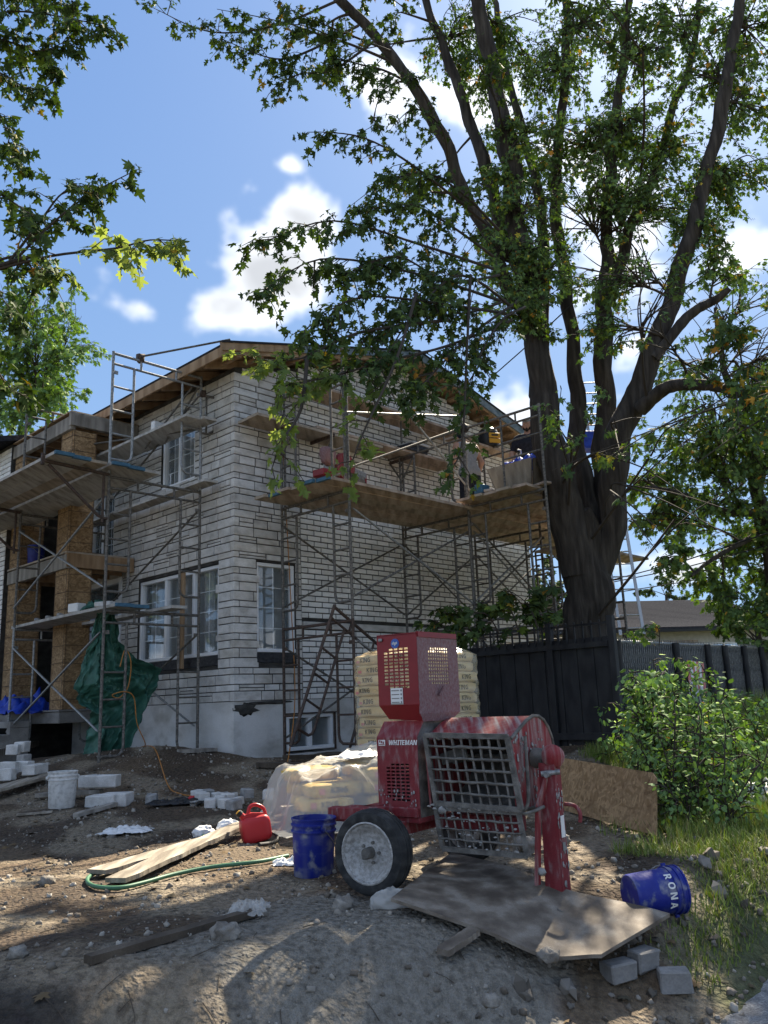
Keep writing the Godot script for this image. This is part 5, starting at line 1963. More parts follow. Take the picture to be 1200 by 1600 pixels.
# a branch from the nearest limb out to c, ending in a loose clump of radius reach
func clump(t: Growth, c: Vector3, reach: float, count: int, size: float, yellow: float, r: RandomNumberGenerator, k := 1.0) -> void:
	var best := 1e9
	var from := c
	for j in t.joints:
		var p: Vector3 = j[0]
		var d := p.distance_to(c) + maxf(0.0, p.y - c.y) * 0.8
		if d < best:
			best = d
	var near := []
	for j in t.joints:
		var p: Vector3 = j[0]
		if p.distance_to(c) + maxf(0.0, p.y - c.y) * 0.8 < best * 1.35 + 0.15:
			near.append(p)
	from = near[r.randi() % near.size()]
	var n := maxi(2, count / 60)
	var w := clampf(count / 120.0, 0.3, 1.0)
	var sway := Vector3(r.randf_range(-0.3, 0.3), 0.25, r.randf_range(-0.3, 0.3)) * from.distance_to(c) * 0.4
	var hub := from.lerp(c, 0.55) + sway
	t.twigs.tube(spline([from, from.lerp(hub, 0.5) + sway * 0.2, hub], 4), [0.028 * w, 0.026 * w, 0.024 * w, 0.022 * w, 0.02 * w, 0.018 * w, 0.016 * w, 0.015 * w, 0.014 * w], 6, false)
	for i in n:
		var e := c + Vector3(r.randf_range(-1, 1), r.randf_range(-0.8, 0.8), r.randf_range(-1, 1)).normalized() * reach * r.randf_range(0.4, 1.0)
		if sees_sun(e) and r.randf() < 0.35:
			continue
		var start := from.lerp(hub, r.randf_range(0.55, 1.0)) + sway * 0.12
		branch(t, [start, start.lerp(e, 0.5) + Vector3(r.randf_range(-0.2, 0.2), 0.15, r.randf_range(-0.2, 0.2)) * reach, e], 0.014, reach * 0.55, count / n, size, yellow, r, 0.2, k)

func finish(t: Growth, leaf: Mesh, material: Material, singly := 0) -> void:
	part("branches", t.twigs, M.twig, t.root).set_meta("kind", "stuff")
	var order := range(t.leaves.size())
	if singly > 0:
		order.sort_custom(func(a, b): return score(t.leaves[a].origin) < score(t.leaves[b].origin))
	var crown: Node3D = null
	var at_rest := []
	var tone_rest := []
	for i in order.size():
		if i >= singly:
			at_rest.append(t.leaves[order[i]])
			tone_rest.append(t.tones[order[i]])
	var shapes := [leaf]
	if leaf == maple_leaf:
		shapes = [leaf, leaf_mesh(0, 0.75, 0.10, 0.9), leaf_mesh(0, -0.35, 0.42, 0.8)]
	for k in shapes.size():
		var own_at := []
		var own_tone := []
		for i in range(k, at_rest.size(), shapes.size()):
			own_at.append(at_rest[i])
			own_tone.append(tone_rest[i])
		crown = many("crown", shapes[k], material, own_at, own_tone, t.root)
	if singly > 0:
		var by := {}
		for i in mini(singly, order.size()):
			var c: Color = t.tones[order[i]]
			var key := "leaf_%d" % (int(c.g * 40.0) * 10 + int(c.r * 20.0))
			if not by.has(key):
				var lm: StandardMaterial3D = material.duplicate()
				lm.vertex_color_use_as_albedo = false
				lm.albedo_color = c.linear_to_srgb()
				by[key] = lm
			part("leaf", leaf, by[key], t.root, t.leaves[order[i]])

func score(p: Vector3) -> float:
	var d := p - EYE
	var z := d.dot(cam_f)
	if z < 0.5:
		return 1e6
	var px := absf(d.dot(cam_x) / z) / (600.0 / FOCAL)
	var py := absf(d.dot(cam_u) / z) / (800.0 / FOCAL)
	return d.length() + (1000.0 if px > 0.98 or py > 0.98 else 0.0)

func build_trees() -> void:
	var r := RandomNumberGenerator.new()
	r.seed = 77
	var maple := leaf_mesh(0)
	maple_leaf = maple
	var spray := leaf_mesh(2)
	for s in [[120, 1392, 0.85, 0.20], [330, 1345, 0.9, 0.2], [480, 1300, 0.6, 0.22], [940, 1440, 0.42, 0.34], [930, 1345, 0.55, 0.25], [1120, 1370, 0.6, 0.5], [600, 1555, 0.6, 0.2], [420, 1510, 0.5, 0.16], [780, 1540, 0.35, 0.2], [660, 1450, 0.28, 0.14], [1000, 1570, 0.3, 0.2], [205, 1545, 0.35, 0.1]]:
		thin.append([on_ground(s[0], s[1]), s[2], s[3], -0.45])
	for s in [[Vector3(0.55, 1.0, -5.75), 0.35, 0.22], [Vector3(-0.55, 0.75, -8.2), 0.6, 0.4], [Vector3(-1.15, 0.2, -7.2), 0.3, 0.3], [Vector3(0.75, 1.5, -9.6), 0.4, 0.35], [Vector3(2.5, 0.7, -7.4), 0.8, 0.7], [Vector3(3.6, 0.3, -8.3), 1.0, 0.9], [Vector3(0.9, 0.1, -4.6), 0.35, 0.2]]:
		thin.append([s[0], s[1], s[2], 0.0])
	# the big maple behind the fence corner: a short bole, five stems
	var t := tree("big maple with several dark stems rising behind the black fence corner", "maple_tree", Vector3.ZERO, "")
	var b := 12.8
	limb(t, "trunk", [at(922, 1180, b), at(922, 1060, b), at(922, 985, b), at(918, 900, b), at(912, 840, b), at(900, 800, b - 0.1)], [0.58, 0.47, 0.41, 0.40, 0.34, 0.24], 72)
	limb(t, "limb", [at(905, 900, b - 0.1), at(888, 800, b - 0.15), at(866, 720, b - 0.2), at(846, 600, b - 0.2), at(833, 500, b - 0.1), at(818, 400, b), at(800, 290, b), at(775, 140, b), at(745, 0, b - 0.1), at(725, -100, b - 0.2), at(690, -260, b)], [0.30, 0.31, 0.29, 0.235, 0.215, 0.20, 0.185, 0.165, 0.15, 0.12, 0.07], 48)
	limb(t, "limb", [at(815, 480, b - 0.1), at(790, 440, b - 0.3), at(760, 360, b - 0.5), at(702, 245, b - 0.7), at(665, 170, b - 0.9), at(605, 78, b - 1.1), at(530, 0, b - 1.3), at(470, -70, b - 1.5)], [0.13, 0.125, 0.12, 0.115, 0.11, 0.10, 0.085, 0.05], 14)
	limb(t, "limb", [at(822, 440, b + 0.2), at(790, 370, b + 0.4), at(755, 250, b + 0.6), at(725, 170, b + 0.7), at(692, 70, b + 0.8), at(660, -20, b + 0.9)], [0.14, 0.13, 0.125, 0.115, 0.10, 0.08], 14)
	limb(t, "limb", [at(925, 880, b + 0.2), at(918, 780, b + 0.35), at(905, 690, b + 0.4), at(898, 560, b + 0.5), at(880, 400, b + 0.6), at(868, 300, b + 0.6), at(880, 130, b + 0.5), at(886, 0, b + 0.4), at(890, -150, b + 0.3)], [0.2, 0.2, 0.17, 0.14, 0.12, 0.115, 0.09, 0.07, 0.05], 32)
	limb(t, "limb", [at(945, 860, b + 0.3), at(948, 760, b + 0.4), at(946, 640, b + 0.4), at(943, 520, b + 0.3), at(950, 400, b + 0.3), at(954, 250, b + 0.2), at(970, 110, b + 0.1), at(985, -20, b)], [0.25, 0.24, 0.185, 0.175, 0.12, 0.11, 0.09, 0.06], 32)
	limb(t, "limb", [at(935, 900, b), at(955, 840, b - 0.1), at(960, 760, b - 0.2), at(972, 680, b - 0.3), at(1000, 600, b - 0.4), at(1032, 520, b - 0.5), at(1062, 430, b - 0.6), at(1100, 300, b - 0.8), at(1125, 180, b - 0.9), at(1145, 60, b - 1.0), at(1160, -60, b - 1.1), at(1180, -220, b - 1.2)], [0.20, 0.23, 0.25, 0.24, 0.21, 0.175, 0.155, 0.125, 0.12, 0.11, 0.08, 0.05], 40)
	limb(t, "limb", [at(1000, 640, b - 0.5), at(1040, 606, b - 0.9), at(1085, 600, b - 1.3), at(1140, 606, b - 1.7), at(1210, 632, b - 2.1), at(1290, 650, b - 2.4)], [0.14, 0.115, 0.10, 0.09, 0.075, 0.05], 14)
	limb(t, "limb", [at(1022, 560, b - 0.6), at(1060, 510, b - 0.7), at(1090, 482, b - 0.8), at(1120, 466, b - 0.9), at(1141, 450, b - 1.0)], [0.110, 0.094, 0.083, 0.072, 0.050], 12)
	limb(t, "limb", [at(951, 470, b + 0.3), at(975, 390, b + 0.3), at(1010, 300, b + 0.4), at(1045, 190, b + 0.5), at(1080, 90, b + 0.6), at(1100, -30, b + 0.7)], [0.10, 0.11, 0.10, 0.085, 0.07, 0.05], 16)
	limb(t, "limb", [at(838, 620, b + 0.1), at(850, 350, b + 0.9), at(800, 150, b + 1.6), at(760, -50, b + 2.2)], [0.154, 0.110, 0.088, 0.055], 12)
	# drooping sprays towards the viewer, left of the stems
	for s in [
		[[760, 350, 10.8], [650, 262, 9.6], [570, 216, 9.0], [497, 206, 8.6], 60],
		[[770, 420, 10.6], [650, 380, 9.4], [520, 345, 8.6], [398, 384, 8.0], 130],
		[[782, 470, 10.6], [640, 425, 9.1], [500, 405, 8.3], [402, 462, 7.8], 120],
		[[790, 490, 10.4], [690, 475, 9.0], [560, 465, 8.2], [470, 520, 7.8], 130],
		[[700, 500, 9.0], [560, 520, 8.2], [470, 560, 7.7], [392, 560, 7.4], 60],
		[[800, 500, 10.4], [700, 540, 9.0], [600, 565, 8.2], [520, 588, 7.7], [436, 604, 7.3], 110],
		[[800, 480, 10.4], [720, 430, 9.4], [640, 500, 8.6], [575, 612, 7.9], 130],
		[[810, 470, 10.6], [740, 520, 9.4], [680, 580, 8.6], [640, 628, 8.2], 120],
		[[820, 480, 10.6], [785, 500, 9.8], [748, 560, 9.2], [728, 640, 8.8], 80],
		[[735, 430, 9.4], [729, 560, 8.8], [722, 690, 8.4], [704, 738, 8.3], 34],
		[[650, 460, 8.6], [620, 560, 7.9], [566, 680, 7.4], [545, 738, 7.3], 26],
		[[480, 560, 7.7], [470, 640, 7.2], [440, 690, 7.0], [424, 735, 6.9], 20],
		[[770, 400, 10.8], [700, 350, 10.0], [640, 320, 9.4], [560, 330, 8.9], 110],
		[[780, 430, 10.6], [700, 440, 9.6], [620, 400, 8.9], [540, 430, 8.4], 120],
		[[790, 470, 10.6], [720, 490, 9.6], [650, 470, 8.9], [560, 540, 8.3], 120],
		[[780, 360, 10.8], [720, 300, 10.2], [660, 270, 9.8], [590, 290, 9.3], 90],
		[[560, 40, 10.8], [470, 85, 10.6], [420, 90, 10.5], [345, 60, 10.4], 90],
		[[530, 0, 10.8], [430, 40, 10.6], [330, 50, 10.4], [245, 15, 10.4], 60],
		[[590, 60, 10.8], [520, 110, 10.6], [470, 115, 10.5], [430, 135, 10.4], 50],
		[[610, 80, 10.9], [560, 60, 10.4], [510, 40, 10.2], [440, 10, 10.0], 90],
		[[640, 130, 11.0], [600, 110, 10.4], [560, 100, 10.2], [520, 90, 10.0], 70],
		[[680, 190, 11.0], [650, 130, 10.6], [600, 140, 10.3], [580, 200, 10.1], 50],
		[[700, 250, 11.2], [690, 200, 10.8], [650, 170, 10.5], [620, 190, 10.3], 50],
	]:
		var pts := []
		for i in s.size() - 1:
			pts.append(at(s[i][0], s[i][1], s[i][2]))
		branch(t, pts, 0.022, 0.5, int(s[-1] * 3.0), 0.10, 0.012, r, 0.22)
	# the crown in the picture: pixel, distance, radius, leaves
	for s in [[720, 60, 12, 0.7, 220], [790, 60, 11.4, 0.6, 200], [850, 110, 11, 0.7, 260], [920, 60, 11.5, 0.8, 300], [1000, 90, 11, 0.7, 260], [1060, 40, 11.5, 0.7, 240], [1110, 130, 10.6, 0.7, 200], [1170, 60, 10.5, 0.7, 240], [1185, 180, 10.5, 0.6, 160], [760, 150, 11.6, 0.5, 120], [830, 230, 10.8, 0.6, 220], [900, 210, 11, 0.7, 300], [980, 200, 10.8, 0.7, 280], [1050, 230, 11, 0.6, 220], [1120, 290, 10.6, 0.6, 200], [1170, 300, 10.6, 0.5, 130], [770, 290, 11, 0.5, 140], [840, 330, 10.6, 0.6, 220], [910, 320, 10.8, 0.7, 300], [980, 310, 10.6, 0.7, 300], [1040, 340, 10.8, 0.6, 220], [1090, 380, 10.6, 0.5, 160], [800, 400, 10.4, 0.6, 230], [870, 420, 10.4, 0.6, 200], [930, 440, 10.2, 0.6, 230], [990, 420, 10.4, 0.6, 200], [1040, 440, 10.4, 0.4, 90], [1130, 400, 10.2, 0.4, 110], [940, 520, 10.2, 0.4, 110], [900, 610, 9.6, 0.35, 36], [1000, 540, 10.2, 0.4, 90], [830, 490, 10.2, 0.4, 120], [780, 470, 10.0, 0.45, 140]]:
		clump(t, at(s[0], s[1], s[2] + (1.9 if s[4] > 100 else 0.0)), s[3] * 1.45, int(s[4] * 5.6), 0.085, 0.028, r, 1.9)  # leaf colour lightened here to imitate backlight and glare
	# low right branch, turning colour
	for s in [[1040, 570, 10.0, 0.5, 130], [1090, 560, 9.6, 0.6, 190], [1150, 570, 9.4, 0.6, 190], [1040, 660, 9.6, 0.5, 120], [1100, 660, 9.2, 0.6, 190], [1160, 660, 9.0, 0.6, 190], [1020, 740, 9.4, 0.5, 90], [1080, 740, 9.2, 0.55, 130], [1140, 740, 9.0, 0.5, 120], [1190, 620, 8.8, 0.6, 150], [1110, 820, 9.4, 0.35, 44], [1038, 850, 8.6, 0.25, 26], [1180, 500, 9.6, 0.6, 140], [930, 700, 9.6, 0.4, 42], [905, 740, 9.4, 0.3, 30], [990, 700, 9.4, 0.4, 60]]:
		clump(t, at(s[0], s[1], s[2]), s[3] * 1.1, int(s[4] * 1.5), 0.11, 0.12, r, 1.3)
	# the rest of the crown above and behind the picture
	for i in 24:
		var a := r.randf() * TAU
		var d := sqrt(r.randf()) * 4.6
		var y := r.randf_range(9.5, 15.5)
		var p := Vector3(2.4 + cos(a) * d, y, -11.8 + sin(a) * d * 0.9)
		clump(t, p, 0.8, 130, 0.13, 0.02, r)
	finish(t, maple, M.leaf, 300)
	# a maple beyond the left edge of the picture, its branches hanging in
	t = tree("maple at the left edge reaching into the sky with two long leafy branches", "maple_tree", Vector3.ZERO, "")
	limb(t, "trunk", [Vector3(-6.6, -0.1, -7.6), Vector3(-6.55, 1.6, -7.6), Vector3(-6.4, 3.2, -7.7), Vector3(-6.2, 5.5, -7.9), Vector3(-5.9, 8.2, -8.2)], [0.34, 0.28, 0.25, 0.2, 0.1], 18)
	limb(t, "limb", [Vector3(-6.4, 3.0, -7.7), at(-140, 520, 7.6), at(-30, 430, 7.5), at(60, 396, 7.4)], [0.09, 0.06, 0.035, 0.02], 10)
	limb(t, "limb", [Vector3(-6.2, 5.2, -7.9), at(-160, 160, 8.4), at(-60, 60, 8.6)], [0.1, 0.07, 0.04], 10)
	for s in [[[-20, 425, 7.5], [80, 400, 7.4], [180, 388, 7.2], [235, 375, 7.1], [294, 378, 7.0], 90], [[20, 410, 7.5], [70, 360, 7.4], [130, 310, 7.3], [208, 268, 7.2], 80], [[10, 415, 7.6], [60, 350, 7.6], [100, 300, 7.6], [150, 290, 7.5], 70], [[-40, 420, 7.6], [30, 400, 7.6], [60, 430, 7.5], [100, 420, 7.4], 80], [[-80, 300, 8.0], [-10, 300, 8.0], [40, 330, 7.9], [70, 350, 7.8], 70], [[-90, 60, 8.4], [0, 20, 8.4], [90, 25, 8.4], [178, 45, 8.3], 150], [[-90, 80, 8.6], [-10, 60, 8.6], [60, 80, 8.6], [110, 60, 8.5], 190], [[-90, 100, 8.6], [-10, 110, 8.5], [50, 140, 8.5], [98, 120, 8.4], 130], [[-80, 120, 8.8], [-20, 160, 8.8], [20, 220, 8.7], [35, 270, 8.6], 110], [[-80, 0, 9.4], [-10, -20, 9.4], [60, 0, 9.4], [120, 10, 9.3], 170], [[-100, 330, 8.2], [-40, 380, 8.2], [0, 460, 8.1], [30, 500, 8.0], 110], [[-100, 480, 8.2], [-30, 540, 8.2], [10, 600, 8.1], [40, 620, 8.0], 90]]:
		var pts := []
		for i in s.size() - 1:
			pts.append(at(s[i][0], s[i][1], s[i][2]))
		branch(t, pts, 0.016, 0.42, int(s[-1] * 1.7), 0.12, 0.02, r, 0.15)
	for i in 26:
		clump(t, Vector3(-6.4 + r.randf_range(-1.6, 1.4), r.randf_range(6.5, 10.5), -7.8 + r.randf_range(-2.0, 2.0)), 0.8, 120, 0.135, 0.02, r)
	finish(t, maple, M.leaf, 160)
	# the light green tree far left beyond the roof
	t = tree("light green tree far behind the house's left wing", "leafy_tree", Vector3.ZERO)
	limb(t, "trunk", [Vector3(-14.5, 0.2, -27), Vector3(-14.3, 4, -27), Vector3(-13.8, 8, -27), Vector3(-13.2, 12.5, -27)], [0.4, 0.32, 0.24, 0.1], 12)
	limb(t, "limb", [Vector3(-14.1, 6.0, -27), Vector3(-12.5, 9.0, -26.5), Vector3(-11.2, 11.5, -26.3)], [0.16, 0.1, 0.05], 8)
	for s in [[60, 440, 1.2], [100, 480, 1.3], [110, 540, 1.3], [80, 560, 1.4], [40, 500, 1.5], [20, 560, 1.5], [60, 610, 1.4], [20, 640, 1.4], [95, 600, 0.9], [-20, 480, 1.6], [-60, 560, 1.8], [-20, 620, 1.6], [-60, 640, 1.6]]:
		clump(t, at(s[0], s[1], 26.0 + r.randf_range(-1.5, 1.5)), s[2], 800, 0.18, 0.0, r, 2.8)
	finish(t, spray, M.leaf)
	# the tall tree behind the chain link fence on the right
	t = tree("tall dense tree with a pale leaning stem behind the chain link fence", "leafy_tree", Vector3.ZERO)
	limb(t, "trunk", [Vector3(8.1, 0.2, -16.4), at(1204, 868, 16), at(1180, 725, 16), at(1150, 640, 16.2), at(1130, 560, 16.5), at(1120, 480, 16.8)], [0.2, 0.17, 0.14, 0.10, 0.07, 0.04], 12)
	limb(t, "limb", [at(1190, 800, 16), at(1130, 800, 15.6), at(1060, 770, 15.4), at(1010, 760, 15.2)], [0.1, 0.07, 0.05, 0.03], 9)
	limb(t, "limb", [at(1185, 760, 16), at(1230, 620, 16.4), at(1240, 500, 16.8)], [0.1, 0.07, 0.04], 9)
	limb(t, "limb", [at(1195, 830, 16), at(1120, 870, 15.4), at(1080, 900, 15.0)], [0.08, 0.05, 0.03], 9)
	for s in [[1130, 470, 0.9, 130], [1180, 460, 1.0, 180], [1100, 530, 0.9, 130], [1160, 540, 1.1, 240], [1060, 600, 0.9, 150], [1120, 620, 1.1, 260], [1190, 600, 1.1, 260], [1030, 680, 0.8, 160], [1090, 700, 1.0, 240], [1150, 700, 1.1, 260], [1010, 760, 0.7, 160], [1060, 790, 0.8, 200], [1120, 790, 1.0, 240], [1190, 720, 1.0, 200], [1010, 820, 0.6, 120], [1050, 860, 0.6, 120], [1140, 870, 0.9, 200], [1190, 840, 0.9, 200], [1090, 900, 0.5, 90], [1160, 940, 0.8, 180], [1190, 910, 0.8, 180], [1120, 960, 0.5, 90], [1190, 985, 0.6, 120], [1250, 700, 1.4, 260], [1260, 560, 1.4, 260], [1250, 850, 1.4, 260]]:
		clump(t, at(s[0], s[1], 15.6 + r.randf_range(-1.2, 1.4)), s[2] * 0.95, int(s[3] * 5.2), 0.11, 0.02, r, 2.1)
	finish(t, spray, M.leaf)
	# low trees far behind the yard
	for s in [[856, 930, 24.0, 1.7, "dark far tree seen between the house's end and the maple trunk"], [1040, 930, 42.0, 1.4, "small far tree showing above the low roof's ridge"], [1180, 975, 24.0, 1.6, "bushy dark tree beside the low house at the right edge"]]:
		var c := at(s[0], s[1], s[2])
		t = tree(s[4], "far_tree", Vector3.ZERO)
		limb(t, "trunk", [Vector3(c.x + 0.3, 0.2, c.z), Vector3(c.x + 0.1, c.y * 0.6, c.z), c], [0.2, 0.15, 0.06], 10)
		for i in 9:
			clump(t, c + Vector3(r.randf_range(-1, 1), r.randf_range(-1.2, 0.8), r.randf_range(-1, 1)) * s[3] * 0.7, s[3] * 0.5, 170, 0.2, 0.0, r, 0.8)
		finish(t, spray, M.leaf)
	# two trees across the street to the left, mirrored in the front windows
	for s in [[-13.5, -15.5, "round green tree across the street, mirrored in the front windows, nearer one"], [-18.0, -12.5, "round green tree across the street, mirrored in the front windows, farther one"]]:
		t = tree(s[2], "street_tree", Vector3.ZERO)
		var o := Vector3(s[0], 0, s[1])
		limb(t, "trunk", [o, o + Vector3(0.2, 3, 0), o + Vector3(0, 6.5, 0.2)], [0.25, 0.2, 0.08], 10)
		for i in 16:
			clump(t, o + Vector3(r.randf_range(-2, 2), r.randf_range(3.0, 7.5), r.randf_range(-2, 2)), 1.0, 170, 0.26, 0.0, r)
		finish(t, spray, M.leaf)


# ------------------------------------------------------------------ fences
func build_fences() -> void:
	var k := Vector3(2.97, 0.0, -11.36)
	# black board fence, x from the corner towards the house
	var f := place(k, -0.72, -0.69)
	var s := thing("board_fence", "black board fence with pickets on top behind the mixer and the bag pallet", "fence", f)
	var n := 21
	for i in n:
		var x := 0.06 + i * 0.132
		var g := ground_height((f * Vector3(x, 0, 0)).x, (f * Vector3(x, 0, 0)).z)
		var m := mb()
		m.prism([Vector2(-0.064, g - 0.05), Vector2(0.064, g - 0.05), Vector2(0.064, 1.84), Vector2(0.050, 1.86), Vector2(-0.050, 1.86), Vector2(-0.064, 1.84)], 0.018)
		part("board", m, M.fence_black, s, Transform3D(Basis(), Vector3(x, 0, 0.012 * (i % 2))))
		part("picket", mb().box(Vector3(x - 0.066, 1.93, -0.02), Vector3(0.024, 0.32, 0.022), 0.003), M.fence_black, s)
	part("rail", mb().bar(Vector3(0, 1.76, -0.045), Vector3(2.85, 1.76, -0.045), 0.05, 0.07), M.fence_black, s)
	part("rail", mb().bar(Vector3(0, 0.55, -0.045), Vector3(2.85, 0.55, -0.045), 0.05, 0.09), M.fence_black, s)
	part("rail", mb().bar(Vector3(0, 2.04, -0.02), Vector3(2.85, 2.04, -0.02), 0.03, 0.03), M.fence_black, s)
	for x in [-0.05, 0.93, 2.82]:
		part("post", mb().box(Vector3(x, 1.08, -0.02), Vector3(0.09, 2.1, 0.09), 0.006), M.fence_black, s)
	# chain link fence with woven privacy slats, going away along the side of the plot
	f = place(k, cos(deg_to_rad(46.13)), -sin(deg_to_rad(46.13)))
	s = thing("chain_link_fence", "chain link fence with dark woven slats and black posts behind the bush", "fence", f)
	var l := 9.0
	for i in 9:
		var x: float = [0.10, 1.84, 2.95, 3.62, 4.42, 5.2, 6.1, 7.2, 8.6][i]
		part("post", mb().tube([Vector3(x, 0.1, 0.05), Vector3(x, 1.80, 0.05)], [0.055], 10), M.fence_black, s)
	part("top_rail", mb().tube([Vector3(0, 1.79, 0), Vector3(l, 1.79, 0)], [0.022], 8), M.galvanised, s)
	var m := mb()
	var x := 0.12
	while x < l:
		m.bar(Vector3(x, 0.25, 0.012), Vector3(x + 0.008, 1.77, 0.012), 0.030, 0.004, Vector3(0, 0, 1))
		x += 0.037
	part("privacy_slats", m, M.privacy_slat, s).set_meta("kind", "stuff")
	m = mb()
	x = 0.1
	while x < l:
		for d in [1, -1]:
			var h := 0.3
			while h < 1.78:
				var h2 := minf(h + 0.30, 1.80)
				m.bar(Vector3(x + d * 0.0, h, 0.02), Vector3(x + d * 0.037 * (h2 - h) / 0.30, h2, 0.02 + 0.004 * d), 0.004, 0.004)
				h = h2
		m.bar(Vector3(x, 1.78, 0.01), Vector3(x + 0.01, 1.84, 0.012), 0.006, 0.006)
		m.bar(Vector3(x + 0.03, 1.78, 0.01), Vector3(x + 0.012, 1.835, 0.0), 0.006, 0.006)
		x += 0.06
	part("wire_mesh", m, M.galvanised, s).set_meta("kind", "stuff")
	# a faded striped sheet caught on the fence
	s = thing("striped_sheet", "faded red and white striped sheet hanging on the chain link fence", "sheet", f * Transform3D(Basis(Vector3(0, 0, 1), -0.06), Vector3(2.36, 1.30, 0.08)))
	for i in 7:
		part("stripe", mb().box(Vector3(-0.24 + i * 0.08, 0, 0.01 * sin(i * 1.3)), Vector3(0.079, 0.46, 0.006)), M.print_pink if i % 2 == 0 else M.white_plastic, s)
	s = thing("crate_side", "white wire grid leaning on the fence below the striped sheet", "wire grid", f * Transform3D(Basis(Vector3(0, 0, 1), 0.25), Vector3(2.25, 0.98, 0.10)))
	for i in 5:
		part("wire", mb().tube([Vector3(-0.2 + i * 0.1, -0.3, 0), Vector3(-0.2 + i * 0.1, 0.3, 0)], [0.008], 6), M.white_plastic, s)
	for i in 4:
		part("wire", mb().tube([Vector3(-0.22, -0.28 + i * 0.18, 0.01), Vector3(0.22, -0.28 + i * 0.18, 0.01)], [0.008], 6), M.white_plastic, s)
	# strand board leaning low against the fence
	var a := on_ground(866, 1262, 0.0)
	var b := on_ground(1026, 1308, 0.0)
	var d := (b - a)
	d.y = 0
	var up := Vector3(0.10, 0.46, -0.16)
	var w := d.length()
	var t := Transform3D(Basis((b - a) / w, up.normalized(), ((b - a) / w).cross(up.normalized())), (a + b) * 0.5 + up * 0.5)
	m = mb()
	m.prism([Vector2(-w * 0.62, -0.25), Vector2(w * 0.5, -0.24), Vector2(w * 0.5, 0.20), Vector2(w * 0.47, 0.24), Vector2(-w * 0.05, 0.24), Vector2(-w * 0.62, 0.24)], 0.016)
	solo("strand_board", m, M.osb, "sheet of strand board leaning low in front of the black fence", "board", "", t)


# ------------------------------------------------------------------ the neighbourhood
func build_neighbourhood() -> void:
	# low house beyond the fence
	var o := Vector3(9.9, 0, -28.0)
	var f := place(o, 0.985, -0.17)
	var s := thing("low_house", "low house with a dark shingle roof and pale gable beyond the chain link fence", "house", f)
	var m := mb()
	wall_boxes(m, -4.5, 3.2, -0.2, 3.2, [[0.1, 1.9, 1.4, 2.6]], 0.2)
	part("wall", m, M.wall_tan, s)
	m = mb().box(Vector3(-0.6, 1.5, -6.2), Vector3(7.6, 3.4, 0.2))
	part("rear_wall", m, M.wall_tan, s)
	m = mb()
	for c in 12:
		for i in 9:
			m.box(Vector3(-1.45 + i * 0.20 + (0.1 if c % 2 else 0.0), 1.55 + c * 0.1, 0.01), Vector3(0.19, 0.088, 0.04), 0.006)
	part("brick_panel", m, M.plank_warm, s)
	m = mb()
	m.prism([Vector2(0.35, 3.02), Vector2(-3.2, 4.30), Vector2(-3.2, 4.38), Vector2(0.40, 3.12)], 8.0)
	m.prism([Vector2(-3.2, 4.30), Vector2(-6.8, 3.02), Vector2(-6.85, 3.12), Vector2(-3.2, 4.38)], 8.0)
	m.box(Vector3(0.42, 3.04, 0), Vector3(0.10, 0.10, 8.0), 0.01)
	var roof := part("roof", m, M.shingle, s, Transform3D(Basis(Vector3.UP, -PI / 2), Vector3(-0.6, 0, 0)))
	for c in 22:
		var row := mb()
		row.box(Vector3(0.02, 0, 0), Vector3(0.17, 0.012, 7.9))
		part("shingle", row, M.shingle, roof, Transform3D(Basis(Vector3(0, 0, 1), -0.30), Vector3(0.28 - c * 0.16, 3.148 + c * 0.0577, 0))).set_meta("kind", "stuff")
	m = mb().lathe([Vector2(0.16, -0.3), Vector2(0.16, 0.25), Vector2(0.24, 0.26), Vector2(0.24, 0.38), Vector2(0.0, 0.42)], 14)
	part("roof_vent", m, M.black_plastic, roof, Transform3D(Basis(), Vector3(-3.0, 4.35, 1.9)))
	part("gutter", mb().bar(Vector3(-4.6, 3.0, 0.5), Vector3(3.4, 3.0, 0.5), 0.1, 0.09), M.black_plastic, s)
	window(s, Transform3D(), 0.1, 1.9, 1.4, 2.6, [0.7, 1.3], 1, 1, false, 0.05)
	m = mb()
	m.prism([Vector2(-1.6, 1.9), Vector2(4.5, 1.9), Vector2(4.5, 4.0), Vector2(1.2, 3.4)], 0.2)
	part("gable_wall", m, M.frame_white, s, Transform3D(Basis(), Vector3(4.9, 0, -1.6)))
	# wires
	for w in [[[960, 905, 18.0], [1200, 833, 13.0]], [[960, 909, 18.5], [1200, 852, 15.0]], [[968, 925, 20.0], [1210, 880, 19.0]]]:
		var p := at(w[0][0], w[0][1], w[0][2])
		var q := at(w[1][0], w[1][1], w[1][2])
		var e := (q - p) * 0.8
		solo("overhead_wire", mb().tube([p - e, p, p.lerp(q, 0.5) - Vector3(0, 0.05, 0), q, q + e], [0.012], 6, false), M.black_rubber, ["topmost dark wire crossing the sky above the low house", "middle wire crossing the sky above the low house", "lowest faint wire crossing the sky above the low house"][[905, 909, 925].find(w[0][1])], "wire")
	var p := at(765, 592, 15.0)
	solo("overhead_wire", mb().tube([p, at(815, 548, 14.2), at(900, 470, 13.0)], [0.011], 6, false), M.black_rubber, "dark wire running from the gable up behind the maple stem", "wire")


# ------------------------------------------------------------------ the mortar mixer
func panel_with_slots(m: Mb, w: float, y0: float, y1: float, slots: Array) -> void:
	# a thin sheet of the local plane (x across, y up, face at z = 0) with rectangular slots cut through
	wall_boxes(m, -w * 0.5, w * 0.5, y0, y1, slots, 0.006)

